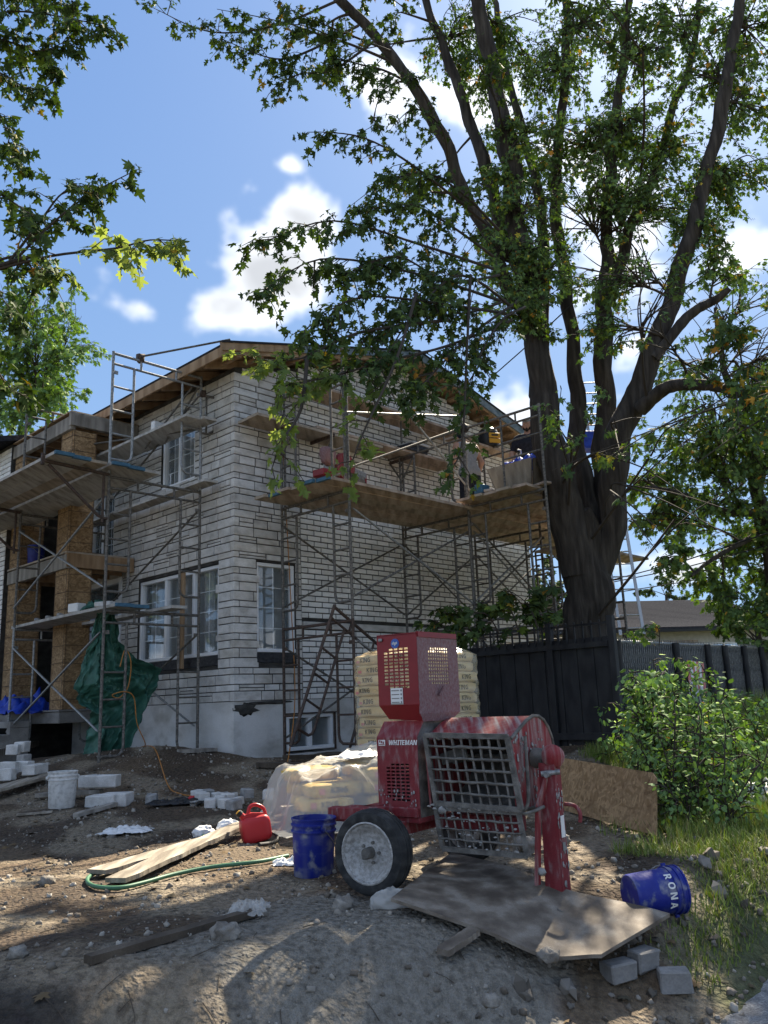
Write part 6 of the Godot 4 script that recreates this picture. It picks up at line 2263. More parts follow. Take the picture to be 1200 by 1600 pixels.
func slot_grid(cx: float, cy: float, nx: int, ny: int, px: float, py: float) -> Array:
	var out := []
	for j in ny:
		for i in nx:
			if (j == 0 or j == ny - 1) and (i == 0):
				continue
			out.append([cx + (i - (nx - 1) * 0.5) * px - px * 0.40, cx + (i - (nx - 1) * 0.5) * px + px * 0.40, cy + (j - (ny - 1) * 0.5) * py - py * 0.29, cy + (j - (ny - 1) * 0.5) * py + py * 0.29])
	return out

func build_mixer() -> void:
	var f := place(Vector3(0.14, ground_height(0.14, -5.8) - 0.005, -5.8), 0.81, 0.58)
	var s := thing("mortar_mixer", "red towable mortar mixer with its engine hood raised and drum tipped forward", "mortar mixer", f)
	# the engine housing: front face towards +z, its right flank towards the drum
	var zf := 0.25
	var m := mb()
	m.xf = Transform3D(Basis(), Vector3(0.035, 0, zf))
	panel_with_slots(m, 0.32, 0.40, 0.885, slot_grid(0.0, 0.61, 5, 11, 0.037, 0.0215))
	m.xf = Transform3D()
	m.quad(Vector3(-0.125, 0.885, zf), Vector3(0.195, 0.885, zf), Vector3(0.195, 0.985, zf - 0.09), Vector3(-0.125, 0.985, zf - 0.09))
	m.quad(Vector3(-0.125, 0.985, zf - 0.09), Vector3(0.195, 0.985, zf - 0.09), Vector3(0.195, 0.985, zf - 0.16), Vector3(-0.125, 0.985, zf - 0.16))
	m.quad(Vector3(-0.125, 0.40, zf), Vector3(-0.125, 0.885, zf), Vector3(-0.125, 0.885, -0.25), Vector3(-0.125, 0.40, -0.25))
	m.quad(Vector3(-0.125, 0.885, zf), Vector3(-0.125, 0.985, zf - 0.09), Vector3(-0.125, 0.985, -0.2), Vector3(-0.125, 0.885, -0.25))
	m.xf = Transform3D(Basis(), Vector3(0.035, 0.43, zf + 0.012))
	m.box(Vector3.ZERO, Vector3(0.31, 0.06, 0.02), 0.006)
	m.xf = Transform3D(Basis(), Vector3(0.035, 0.385, zf - 0.24))
	m.box(Vector3.ZERO, Vector3(0.32, 0.04, 0.5), 0.006)
	part("engine_cover", m, M.red_dusty, s)
	m = mb()
	m.quad(Vector3(0.195, 0.40, zf), Vector3(0.195, 0.40, -0.25), Vector3(0.195, 0.885, -0.25), Vector3(0.195, 0.885, zf))
	m.quad(Vector3(0.195, 0.885, zf), Vector3(0.195, 0.885, -0.25), Vector3(0.195, 0.985, -0.2), Vector3(0.195, 0.985, zf - 0.09))
	m.box(Vector3(0.192, 0.64, 0.0), Vector3(0.004, 0.46, 0.49))
	part("engine_flank", m, M.caked, s)
	m = mb()
	m.box(Vector3(0.03, 0.62, -0.02), Vector3(0.24, 0.34, 0.34), 0.03)
	m.tube([Vector3(0.0, 0.8, 0.0), Vector3(0.0, 0.9, -0.02)], [0.07], 12)
	part("engine", m, M.black_rubber, s)
	# the raised hood, open at the back and the top
	m = mb()
	m.xf = Transform3D(Basis(), Vector3(0.065, 0, zf))
	panel_with_slots(m, 0.32, 1.09, 1.545, slot_grid(-0.01, 1.325, 5, 12, 0.041, 0.0225))
	m.xf = Transform3D()
	m.quad(Vector3(-0.095, 1.09, zf), Vector3(-0.06, 1.0, zf - 0.06), Vector3(0.225, 0.985, zf - 0.03), Vector3(0.225, 1.09, zf))
	m.quad(Vector3(-0.06, 1.0, zf - 0.06), Vector3(-0.095, 1.09, zf), Vector3(0.225, 1.09, zf), Vector3(0.225, 0.985, zf - 0.03))
	m.box(Vector3(0.065, 1.541, -0.235), Vector3(0.32, 0.03, 0.012))
	m.box(Vector3(0.222, 1.536, 0.0), Vector3(0.02, 0.035, 0.48))
	m.box(Vector3(0.065, 1.543, zf - 0.01), Vector3(0.32, 0.012, 0.02))
	var hood := part("hood", m, M.red_paint, s)
	m = mb()
	m.xf = Transform3D(Basis(Vector3.UP, PI / 2), Vector3(0.228, 0, 0.0))
	panel_with_slots(m, 0.495, 1.03, 1.515, slot_grid(0.0, 1.335, 9, 11, 0.028, 0.0225))
	m.xf = Transform3D()
	m.quad(Vector3(0.228, 1.03, 0.247), Vector3(0.228, 1.03, -0.247), Vector3(0.215, 0.98, -0.15), Vector3(0.215, 0.98, 0.2))
	m.bar(Vector3(0.24, 1.14, 0.03), Vector3(0.262, 1.20, 0.0), 0.03, 0.012)
	part("hood_flank", m, M.dusty_panel, hood)
	m = mb()
	m.xf = Transform3D(Basis(), Vector3(0.055, 1.145, zf + 0.004))
	m.box(Vector3.ZERO, Vector3(0.095, 0.105, 0.003))
	part("warning_label", m, M.print_white, hood)
	m = mb()
	for i in 4:
		m.box(Vector3(0.045, 1.182 - i * 0.025, zf + 0.007), Vector3(0.06, 0.006, 0.002))
		m.box(Vector3(0.092, 1.182 - i * 0.025, zf + 0.007), Vector3(0.010, 0.012, 0.002))
	m.box(Vector3(0.055, 1.097, zf + 0.007), Vector3(0.09, 0.006, 0.002))
	part("print", m, M.print_grey, hood)
	m = mb()
	m.xf = Transform3D(Basis(Vector3(1, 0, 0), PI / 2), Vector3(0.055, 1.485, zf + 0.003)) 
	m.lathe([Vector2(0.0, -0.003), Vector2(0.032, -0.003), Vector2(0.032, 0.002), Vector2(0.0, 0.002)], 18)
	m.xf = Transform3D(Basis.from_scale(Vector3(1, 1, 1)), Vector3.ZERO)
	part("emblem", m, M.print_blue, hood)
	m = mb()
	for i in 5:
		m.box(Vector3(0.037 + i * 0.009, 1.485 + 0.004 * sin(i * 2.1), zf + 0.0072), Vector3(0.004, 0.022 - 0.004 * absf(i - 2.0), 0.002))
	part("emblem_print", m, M.print_white, hood)
	part("latch", mb().box(Vector3(-0.06, 1.515, zf + 0.008), Vector3(0.03, 0.02, 0.016), 0.004), M.galvanised, hood)
	lettering("WHITEMAN", 0.0026, Vector3(0.085, 0.853, zf + 0.002), M.print_white, s, 0.22, true)
	m = mb()
	m.box(Vector3(-0.082, 0.853, zf + 0.002), Vector3(0.052, 0.036, 0.003))
	part("logo", m, M.print_white, s)
	m = mb()
	for i in 3:
		m.box(Vector3(-0.096 + 0.014 * i, 0.862 - 0.004 * i, zf + 0.005), Vector3(0.008, 0.014, 0.002))
	m.box(Vector3(-0.082, 0.843, zf + 0.005), Vector3(0.044, 0.004, 0.002))
	part("logo_print", m, M.red_paint, s)
	# frame, axle, wheels
	m = mb()
	m.box(Vector3(0.02, 0.36, 0.0), Vector3(1.5, 0.09, 0.10), 0.006)
	m.box(Vector3(0.05, 0.335, 0), Vector3(0.08, 0.08, 1.0), 0.006)
	m.box(Vector3(-0.13, 0.435, 0.40), Vector3(0.30, 0.075, 0.14), 0.006)
	m.box(Vector3(-0.13, 0.435, 0.10), Vector3(0.10, 0.075, 0.56), 0.006)
	part("chassis", m, M.red_dusty, s)
	for e in [1.0, -1.0]:
		var wheel := part("wheel", tyre(0.245, 0.16), M.tyre, s, Transform3D(Basis(Vector3(1, 0, 0), PI / 2 * e).rotated(Vector3.UP, 0.10 * e), Vector3(0.05, 0.243, 0.555 * e)))
		m = mb()
		m.lathe([Vector2(0.0, 0.035), Vector2(0.045, 0.035), Vector2(0.06, 0.028), Vector2(0.10, 0.020), Vector2(0.125, 0.03), Vector2(0.14, 0.05), Vector2(0.155, 0.062), Vector2(0.173, 0.068), Vector2(0.178, 0.078), Vector2(0.170, 0.082), Vector2(0.160, 0.06), Vector2(0.15, -0.06)], 32)
		part("rim", m, M.rim, wheel)
		m = mb()
		m.lathe([Vector2(0.0, 0.10), Vector2(0.026, 0.098), Vector2(0.032, 0.09), Vector2(0.034, 0.03)], 18)
		part("hub", m, M.caked, wheel)
		for i in 5:
			var a := TAU * i / 5.0
			part("wheel_nut", mb().tube([Vector3(cos(a) * 0.058, 0.026, sin(a) * 0.058), Vector3(cos(a) * 0.058, 0.044, sin(a) * 0.058)], [0.010], 6), M.caked, wheel)
	# the drum: a trough with a round bottom, tipped so that its grated mouth faces forward
	var outline := [Vector2(0.235, 0.872), Vector2(0.02, 0.968)]
	for i in 9:
		var a := deg_to_rad(84.0 + i * 18.0)
		outline.append(Vector2(-0.10 + 0.245 * cos(a), 0.75 + 0.245 * sin(a)))
	outline.append(Vector2(0.0, 0.46))
	outline.append(Vector2(0.205, 0.458))
	var x0 := 0.245
	var x1 := 0.845
	m = mb()
	var inner := mb()
	for i in outline.size() - 1:
		var a: Vector2 = outline[i]
		var b: Vector2 = outline[i + 1]
		m.quad(Vector3(x0, a.y, a.x), Vector3(x1, a.y, a.x), Vector3(x1, b.y, b.x), Vector3(x0, b.y, b.x))
		var c := Vector2(0.0, 0.74)
		var p := a.lerp(c, 0.03)
		var q := b.lerp(c, 0.03)
		inner.quad(Vector3(x0, q.y, q.x), Vector3(x1, q.y, q.x), Vector3(x1, p.y, p.x), Vector3(x0, p.y, p.x))
	var shell := []
	for i in outline.size() - 1:
		var a: Vector2 = outline[i]
		var b: Vector2 = outline[i + 1]
		for k in 3:
			shell.append(a.lerp(b, k / 3.0))
	shell.append(outline[-1])
	m = mb()
	var rows := []
	for p in shell:
		var row := []
		for k in 7:
			row.append(Vector3(lerpf(x0, x1, k / 6.0), p.y, p.x))
		rows.append(row)
	m.sheet(rows)
	var drum := part("drum", m, M.red_splashed, s)
	part("drum_lining", inner, M.caked, drum)
	for x in [x0, x1]:
		m = mb()
		var poly := []
		for p in outline:
			poly.append(Vector2(-p.x, p.y))
		m.xf = Transform3D(Basis(Vector3.UP, PI / 2), Vector3(x, 0, 0))
		m.prism(poly, 0.014)
		part("drum_end", m, M.red_splashed, drum)
	var flat := []
	for p in outline:
		flat.append(Vector3(x1 + 0.008, p.y, p.x))
	part("drum_rim", mb().tube(flat, [0.011], 6), M.caked, drum)
	m = mb()
	m.tube([Vector3(x0 + 0.03, 0.74, -0.06), Vector3(x1 - 0.03, 0.74, -0.06)], [0.028], 10)
	for i in 4:
		var x := lerpf(x0 + 0.1, x1 - 0.1, i / 3.0)
		var a := i * 1.3
		m.bar(Vector3(x, 0.74, -0.06), Vector3(x + 0.03, 0.74 + 0.17 * sin(a), -0.06 + 0.17 * cos(a)), 0.02, 0.05)
		m.bar(Vector3(x - 0.06, 0.74 + 0.17 * sin(a), -0.06 + 0.17 * cos(a)), Vector3(x + 0.12, 0.74 + 0.17 * sin(a + 0.3), -0.06 + 0.17 * cos(a + 0.3)), 0.02, 0.07)
	part("paddle_shaft", m, M.caked, drum)
	# grates: the bag grate over the mouth, a second one hanging under it
	grate(s, "grate", Vector3(x0 + 0.01, 0.90, 0.245), Vector3(x1 - 0.01, 0.885, 0.245), Vector3(0.05, -0.41, -0.015), 9, 6, 0.012, 0.05)
	grate(s, "lower_grate", Vector3(x0 + 0.05, 0.462, 0.225), Vector3(x1 + 0.02, 0.458, 0.225), Vector3(0.035, -0.235, 0.0), 10, 4, 0.009, 0.03)
	# the front stand with its bearing, brace and dump handle
	m = mb()
	m.prism([Vector2(-0.056, 0.0), Vector2(0.056, 0.0), Vector2(0.042, 0.62), Vector2(0.034, 0.73), Vector2(-0.034, 0.73), Vector2(-0.042, 0.62)], 0.010)
	var stand := part("stand", m, M.red_dusty, s, Transform3D(Basis(Vector3.UP, PI / 2), Vector3(1.02, 0, 0.0)))
	m = mb()
	for e in [1.0, -1.0]:
		m.bar(Vector3(0.97, 0.0, 0.057 * e), Vector3(0.975, 0.72, 0.036 * e), 0.012, 0.10, Vector3(1, 0, 0))
	part("stand_flange", m, M.red_dusty, stand, Transform3D(Basis(Vector3.UP, -PI / 2), Vector3(0, 0, -1.02)))
	m = mb()
	m.bar(Vector3(0.90, 0.05, 0.12), Vector3(0.93, 0.47, 0.10), 0.05, 0.016, Vector3(1, 0, 0))
	m.bar(Vector3(0.93, 0.47, 0.10), Vector3(0.98, 0.66, 0.03), 0.05, 0.016, Vector3(1, 0, 0))
	part("strut", m, M.red_splashed, s)
	part("bearing", mb().tube([Vector3(0.875, 0.745, -0.02), Vector3(0.95, 0.745, -0.01)], [0.062, 0.055], 14), M.caked, s)
	m = mb()
	m.lump(Vector3(1.0, 0.755, 0.0), Vector3(0.15, 0.14, 0.12), n_small, 0.12, 1.0, 16)
	part("bearing_cap", m, M.red_splashed, s)
	m = mb()
	m.tube([Vector3(0.985, 0.655, -0.06), Vector3(0.985, 0.655, 0.08)], [0.016], 8)
	m.tube([Vector3(1.05, 0.67, 0.02), Vector3(0.95, 0.66, 0.07)], [0.016], 8)
	part("clamp_bolt", m, M.galvanised, s)
	part("dump_handle", mb().tube(spline([Vector3(0.88, 0.88, 0.10), Vector3(0.90, 0.60, 0.15), Vector3(0.895, 0.50, 0.16), Vector3(0.86, 0.46, 0.17), Vector3(0.80, 0.48, 0.20)], 5), [0.011], 8), M.caked, s)
	part("dump_handle", mb().tube(spline([Vector3(0.83, 0.47, 0.22), Vector3(0.90, 0.45, 0.20), Vector3(0.97, 0.48, 0.10)], 5), [0.010], 8), M.caked, s)
	part("hook", mb().tube(spline([Vector3(1.03, 0.48, -0.05), Vector3(1.09, 0.47, -0.06), Vector3(1.12, 0.43, -0.06), Vector3(1.115, 0.38, -0.06)], 5), [0.012], 8), M.red_dusty, s)
	m = mb()
	m.box(Vector3(1.031, 0.36, 0.0), Vector3(0.004, 0.12, 0.045))
	part("serial_plate", m, M.print_white, s)
	m = mb()
	m.box(Vector3(1.031, 0.25, 0.0), Vector3(0.004, 0.045, 0.035))
	part("serial_plate", m, M.print_grey, s)
	# mortar crust dried on the mouth, the bars, the stand and the drum
	m = mb()
	for i in 320:
		var pick := rng.randf()
		var p := Vector3(rng.randf_range(x0, x1), 0.885 + rng.randf_range(-0.01, 0.012), 0.232)
		var sz := Vector3(0.03, 0.014, 0.02) * rng.randf_range(0.4, 1.5)
		if pick < 0.25:
			p = Vector3(x1 + 0.010, rng.randf_range(0.48, 0.90), rng.randf_range(-0.2, 0.21))
			sz = Vector3(0.006, 0.025, 0.02) * rng.randf_range(0.3, 1.4)
		elif pick < 0.45:
			p = Vector3(rng.randf_range(x0, x1), 0.47 + rng.randf_range(-0.015, 0.01), 0.225)
		elif pick < 0.6:
			p = Vector3(1.028, rng.randf_range(0.03, 0.6), rng.randf_range(-0.05, 0.05))
			sz = Vector3(0.006, 0.03, 0.014) * rng.randf_range(0.3, 1.3)
		elif pick < 0.75:
			p = Vector3(rng.randf_range(x0 + 0.05, x1), rng.randf_range(0.24, 0.45), 0.235)
			sz *= 0.7
		elif pick < 0.85:
			p = Vector3(rng.randf_range(-0.11, 0.18), rng.randf_range(0.41, 0.56), 0.258)
			sz = Vector3(0.012, 0.018, 0.004) * rng.randf_range(0.3, 1.2)
		m.lump(p, sz, n_small, 0.8, 2.0, 6)
	part("mortar_crust", m, M.rubble_grey, s).set_meta("kind", "stuff")
	for e in [Vector3(0.87, 0.41, -0.05), Vector3(0.925, 0.12, 0.11), Vector3(0.35, 0.452, 0.24)]:
		part("mortar_lump", mb().lump(e, Vector3(0.055, 0.045, 0.045), n_small, 0.7, 2.0, 8), M.rubble_grey, s)

func tyre(r: float, w: float) -> Mb:
	var m := mb()
	var h := w * 0.5
	m.lathe([Vector2(r * 0.63, -h * 0.72), Vector2(r * 0.70, -h * 0.92), Vector2(r * 0.84, -h), Vector2(r * 0.94, -h * 0.9), Vector2(r * 0.985, -h * 0.62), Vector2(r, -h * 0.3), Vector2(r, -h * 0.26), Vector2(r * 0.975, -h * 0.24), Vector2(r * 0.975, -h * 0.18), Vector2(r, -h * 0.16), Vector2(r, h * 0.16), Vector2(r * 0.975, h * 0.18), Vector2(r * 0.975, h * 0.24), Vector2(r, h * 0.26), Vector2(r, h * 0.3), Vector2(r * 0.985, h * 0.62), Vector2(r * 0.94, h * 0.9), Vector2(r * 0.84, h), Vector2(r * 0.70, h * 0.92), Vector2(r * 0.63, h * 0.72)], 48)
	return m

# a welded grid of flat bars hanging from the edge a-b along d
func grate(s: Node3D, called: String, a: Vector3, b: Vector3, d: Vector3, nx: int, ny: int, thick: float, rim: float) -> void:
	var m := mb()
	var out := (b - a).cross(d).normalized() * -1.0
	m.bar(a, b, 0.03, rim * 0.6, out)
	m.bar(a + d, b + d, 0.03, rim * 0.6, out)
	m.bar(a, a + d, 0.03, rim * 0.5, out)
	m.bar(b, b + d, 0.03, rim * 0.5, out)
	var g := part(called, m, M.caked, s)
	for i in range(1, nx):
		var f := float(i) / nx
		var p := a.lerp(b, f)
		var q := p + d
		var bow := Vector3(rng.randf_range(-0.006, 0.006), 0, rng.randf_range(-0.004, 0.004))
		part("grate_bar", mb().tube([p, p.lerp(q, 0.25) + bow * 0.7, p.lerp(q, 0.5) + bow, p.lerp(q, 0.75) + bow * 0.5, q], [thick * 0.8, thick * 0.6, thick * 0.75, thick * 0.55, thick * 0.8], 6), M.caked, g)
	for j in range(1, ny):
		var f := float(j) / ny
		var p := a + d * f
		var q := b + d * f
		var pts := []
		var rr := []
		for k in 13:
			pts.append(p.lerp(q, k / 12.0) + out * 0.006 + Vector3(0, rng.randf_range(-0.003, 0.003), 0))
			rr.append(thick * rng.randf_range(0.5, 0.9))
		part("grate_bar", mb().tube(pts, rr, 6), M.caked, g)

func lettering(text: String, px: float, p: Vector3, m: Material, parent: Node, width: float, slanted := false, t := Transform3D()) -> void:
	var tm := TextMesh.new()
	var font := SystemFont.new()
	font.font_names = PackedStringArray(["Droid Sans"])
	font.font_weight = 700
	tm.font = font
	tm.text = text
	tm.font_size = 16
	tm.pixel_size = px
	tm.depth = 0.002
	tm.curve_step = 2.0
	var w := tm.get_aabb().size.x
	var k := width / maxf(w, 0.001)
	var b := Basis(Vector3(k, 0, 0), Vector3(k * (0.18 if slanted else 0.0), k, 0), Vector3(0, 0, 1))
	part("lettering", tm, m, parent, t * Transform3D(b, p))


# ------------------------------------------------------------------ bags of mortar mix
func bag_mesh(k: int, w: float, h: float, d: float) -> ArrayMesh:
	var m := mb()
	var rows := []
	var n := 14
	var f := FastNoiseLite.new()
	f.seed = 200 + k
	f.frequency = 1.0
	for j in 9:
		var row := []
		var th := PI * (j / 8.0)
		for i in n * 2 + 1:
			var ph := TAU * (i % (n * 2)) / (n * 2)
			var c := Vector3(sin(th) * cos(ph), cos(th), sin(th) * sin(ph))
			var q := Vector3(signf(c.x) * pow(absf(c.x), 0.35), signf(c.y) * pow(absf(c.y), 0.55), signf(c.z) * pow(absf(c.z), 0.35))
			q *= 1.0 + 0.10 * f.get_noise_3d(c.x * 3.0, c.y * 3.0, c.z * 3.0)
			var sag := 0.10 * f.get_noise_2d(c.x * 2.0 + 9.0, c.z * 2.0)
			row.append(Vector3(q.x * w * 0.5, (q.y + sag) * h * 0.5, q.z * d * 0.5))
		rows.append(row)
	m.sheet(rows)
	return m.mesh()

func build_bags() -> void:
	var ordinal := ["topmost", "second", "third", "fourth", "fifth", "sixth", "seventh", "eighth", "ninth", "tenth", "eleventh"]
	# tall wrapped pallet behind the mixer
	var g := ground_height(0.3, -9.9)
	var f := place(Vector3(0.30, g, -9.95), 0.70, -0.714)
	var p := thing("pallet", "wooden pallet under the tall wrapped stack of mortar bags", "pallet", f)
	pallet_parts(p, 1.06, 1.06)
	var bags := [bag_mesh(0, 0.53, 0.128, 0.52), bag_mesh(1, 0.53, 0.128, 0.52), bag_mesh(2, 0.53, 0.128, 0.52)]
	for j in 11:
		for i in 3:
			var x: float = [-0.265, -0.265, 0.265][i]
			var z: float = [0.26, -0.26, 0.26][i]
			var lab := "mortar bag, %s layer of the tall wrapped stack, %s" % [ordinal[10 - j], ["at its near corner", "left of the corner", "right of the corner"][i]]
			var b := thing("mortar_bag", lab, "bag", f * Transform3D(Basis(Vector3.UP, rng.randf_range(-0.06, 0.06)), Vector3(x + rng.randf_range(-0.025, 0.025), 0.20 + j * 0.117, z + rng.randf_range(-0.025, 0.025))), "mortar bags in the tall wrapped stack")
			part("sack", bags[(i + j) % 3], M.bag_pale, b)
			if x < 0:
				lettering("KING", 0.004, Vector3.ZERO, M.print_brown, b, 0.17, false, Transform3D(Basis(Vector3.UP, -PI / 2), Vector3(-0.269, 0.006 + rng.randf_range(-0.012, 0.012), rng.randf_range(-0.06, 0.08))))
				part("print", mb().box(Vector3(-0.268, -0.018, -0.15), Vector3(0.004, 0.03, 0.05)), M.print_pink, b)
			else:
				lettering("KING", 0.004, Vector3(-0.02, 0.0, 0.262), M.print_brown, b, 0.17)
	wrap_shell(f, 1.10, 1.10, 0.15, 1.47)
	# the low heap of bags under clear sheeting in front of it
	g = ground_height(-0.72, -8.3)
	f = place(Vector3(-0.44, g, -8.2), 0.93, -0.36)
	p = thing("pallet", "wooden pallet under the plastic-covered heap of mortar bags", "pallet", f)
	pallet_parts(p, 1.1, 0.9)
	bags = [bag_mesh(3, 0.50, 0.125, 0.36), bag_mesh(4, 0.50, 0.125, 0.36), bag_mesh(5, 0.50, 0.125, 0.36)]
	for j in 4:
		for i in 4:
			if j == 3 or (j == 2 and i == 0):
				continue
			var x: float = [-0.27, 0.27, -0.27, 0.27][i]
			var z: float = [0.22, 0.22, -0.20, -0.20][i]
			var b := thing("mortar_bag", "yellow mortar bag under clear sheeting, %s layer, %s" % [ordinal[2 - j], ["front left", "front right", "back left", "back right"][i]], "bag", f * Transform3D(Basis(Vector3.UP, rng.randf_range(-0.16, 0.16)).rotated(Vector3(0, 0, 1), rng.randf_range(-0.05, 0.05)), Vector3(x + rng.randf_range(-0.05, 0.05), 0.20 + j * 0.115, z + rng.randf_range(-0.02, 0.02))), "mortar bags under the clear sheeting")
			part("sack", bags[(i + j) % 3], M.bag_paper, b)
			if z > 0:
				lettering("KING", 0.004, Vector3(rng.randf_range(-0.05, 0.09), 0.004, 0.182), M.print_brown, b, 0.15)
				part("print", mb().box(Vector3(-0.13, 0.0, 0.182), Vector3(0.05, 0.05, 0.003)), M.print_pink, b)
	build_sheeting(f)

func pallet_parts(p: Node3D, w: float, d: float) -> void:
	for i in 5:
		part("deck_board", mb().box(Vector3(0, 0.12, -d * 0.5 + 0.06 + i * (d - 0.12) / 4.0), Vector3(w, 0.022, 0.10), 0.003), M.old_wood, p)
	for i in 3:
		part("stringer", mb().box(Vector3(-w * 0.5 + 0.05 + i * (w - 0.1) * 0.5, 0.06, 0), Vector3(0.045, 0.098, d), 0.003), M.old_wood, p)

func wrap_shell(f: Transform3D, w: float, d: float, y0: float, y1: float) -> void:
	var rows := []
	var fn := FastNoiseLite.new()
	fn.seed = 61
	fn.frequency = 1.0
	fn.fractal_octaves = 4
	var ring := 72
	for j in 40:
		var row := []
		var y := lerpf(y0, y1, j / 33.0) if j < 34 else y1
		var shrink := 1.0 if j < 32 else 1.0 - (j - 31) / 8.5
		for i in ring + 1:
			var a := TAU * (i % ring) / ring
			var c := Vector2(cos(a), sin(a))
			var q := Vector2(signf(c.x) * pow(absf(c.x), 0.22) * w * 0.5, signf(c.y) * pow(absf(c.y), 0.22) * d * 0.5)
			var fold := 0.012 * fn.get_noise_2d(a * 6.0, y * 14.0 + a * 2.0) + 0.02 * fn.get_noise_2d(a * 2.0, y * 3.0) + 0.010 * sin(y * 54.0)
			q *= (shrink + fold)
			row.append(Vector3(q.x, y + 0.03 * fn.get_noise_2d(q.x * 5.0, q.y * 5.0) * (1.0 if j > 31 else 0.0), q.y))
		rows.append(row)
	rows.reverse()
	solo("stretch_wrap", mb().sheet(rows), M.wrap, "clear stretch wrap wound round the tall stack of mortar bags", "plastic wrap", "", f)

func build_sheeting(f: Transform3D) -> void:
	# clear plastic thrown over the low heap; it hangs to the ground in folds
	var fn := FastNoiseLite.new()
	fn.seed = 19
	fn.frequency = 1.0
	fn.fractal_octaves = 4
	var rows := []
	var n := 60
	for j in n + 1:
		var row := []
		for i in n + 1:
			var x := lerpf(-0.80, 0.90, float(i) / n)
			var z := lerpf(-0.75, 0.80, float(j) / n)
			var ex := maxf(0.0, absf(x - 0.02) - 0.54)
			var ez := maxf(0.0, absf(z) - 0.43)
			var e := sqrt(ex * ex + ez * ez)
			var top := 0.55 - 0.05 * smoothstep(0.0, 0.3, z) + 0.12 * smoothstep(-0.1, 0.5, x) - 0.06 * smoothstep(-0.1, -0.5, x)
			var h := top - 0.72 * smoothstep(0.0, 0.34, e + 0.05 * fn.get_noise_2d(x * 3.0, z * 3.0))
			h += 0.05 * fn.get_noise_2d(x * 2.2 + 7.0, z * 2.2) + 0.035 * absf(fn.get_noise_2d(x * 7.0, z * 7.0 + 5.0)) + smoothstep(0.05, 0.2, e) * 0.07 * fn.get_noise_2d(x * 9.0 + 3.0, z * 9.0)
			h = maxf(h, 0.015 + 0.03 * absf(fn.get_noise_2d(x * 8.0, z * 8.0)))
			row.append(Vector3(x + 0.05 * fn.get_noise_2d(x * 4.0, z * 4.0 + 80.0), h, z + 0.05 * fn.get_noise_2d(x * 4.0 + 60.0, z * 4.0)))
		rows.append(row)
	rows.reverse()
	solo("plastic_sheet", mb().sheet(rows), M.film, "clear plastic sheet thrown over the low heap of yellow mortar bags", "plastic sheet", "", f)
	solo("white_sheet", cloth_patch(0.50, 0.36, 0.05, 23, 14), M.white_plastic, "white opaque sheet crumpled on top of the clear plastic heap", "plastic sheet", "", f * Transform3D(Basis(Vector3.UP, 0.3), Vector3(0.10, 0.57, 0.12)))


# ------------------------------------------------------------------ things lying about the yard
func stone_prism(w: float, h: float, d: float, k: int) -> Mb:
	var m := mb()
	m.box(Vector3(0, h * 0.5, 0), Vector3(w, h, d), 0.008)
	var r := RandomNumberGenerator.new()
	r.seed = k
	for i in m.v.size():
		m.v[i] += Vector3(n_small.get_noise_3dv(m.v[i] * 2000.0 + Vector3(k, 0, 0)), n_small.get_noise_3dv(m.v[i] * 2000.0 + Vector3(0, k, 9)), n_small.get_noise_3dv(m.v[i] * 2000.0 + Vector3(5, 0, k))) * 0.012
	return m

func lying_board(called: String, label: String, cat: String, a: Vector3, b: Vector3, wide: float, thick: float, m: Material, ragged := 0.0, group := "") -> void:
	var k := mb()
	var n := 14
	var side := Vector3.UP.cross((b - a).normalized()).normalized()
	var o := (a + b) * 0.5
	var rows_t := []
	for i in n + 1:
		var f := float(i) / n
		var p := a.lerp(b, f) - o
		var w0 := wide * 0.5 * (1.0 + ragged * n_small.get_noise_2d(f * 900.0, a.x * 300.0))
		var w1 := wide * 0.5 * (1.0 + ragged * n_small.get_noise_2d(f * 900.0, a.x * 300.0 + 500.0))
		var end := 1.0 - ragged * smoothstep(0.88, 1.0, absf(f * 2.0 - 1.0)) * 0.6
		rows_t.append([p - side * w0 * end, p + side * w1 * end])
	var u := Vector3(0, thick, 0)
	for i in n:
		var p: Array = rows_t[i]
		var q: Array = rows_t[i + 1]
		k.quad(p[0] + u, p[1] + u, q[1] + u, q[0] + u)
		k.quad(p[1], p[0], q[0], q[1])
		k.quad(p[0], p[0] + u, q[0] + u, q[0])
		k.quad(p[1] + u, p[1], q[1], q[1] + u)
	k.quad(rows_t[0][0], rows_t[0][1], rows_t[0][1] + u, rows_t[0][0] + u)
	k.quad(rows_t[n][1], rows_t[n][0], rows_t[n][0] + u, rows_t[n][1] + u)
	solo(called, k, m, label, cat, group, Transform3D(Basis(), o))

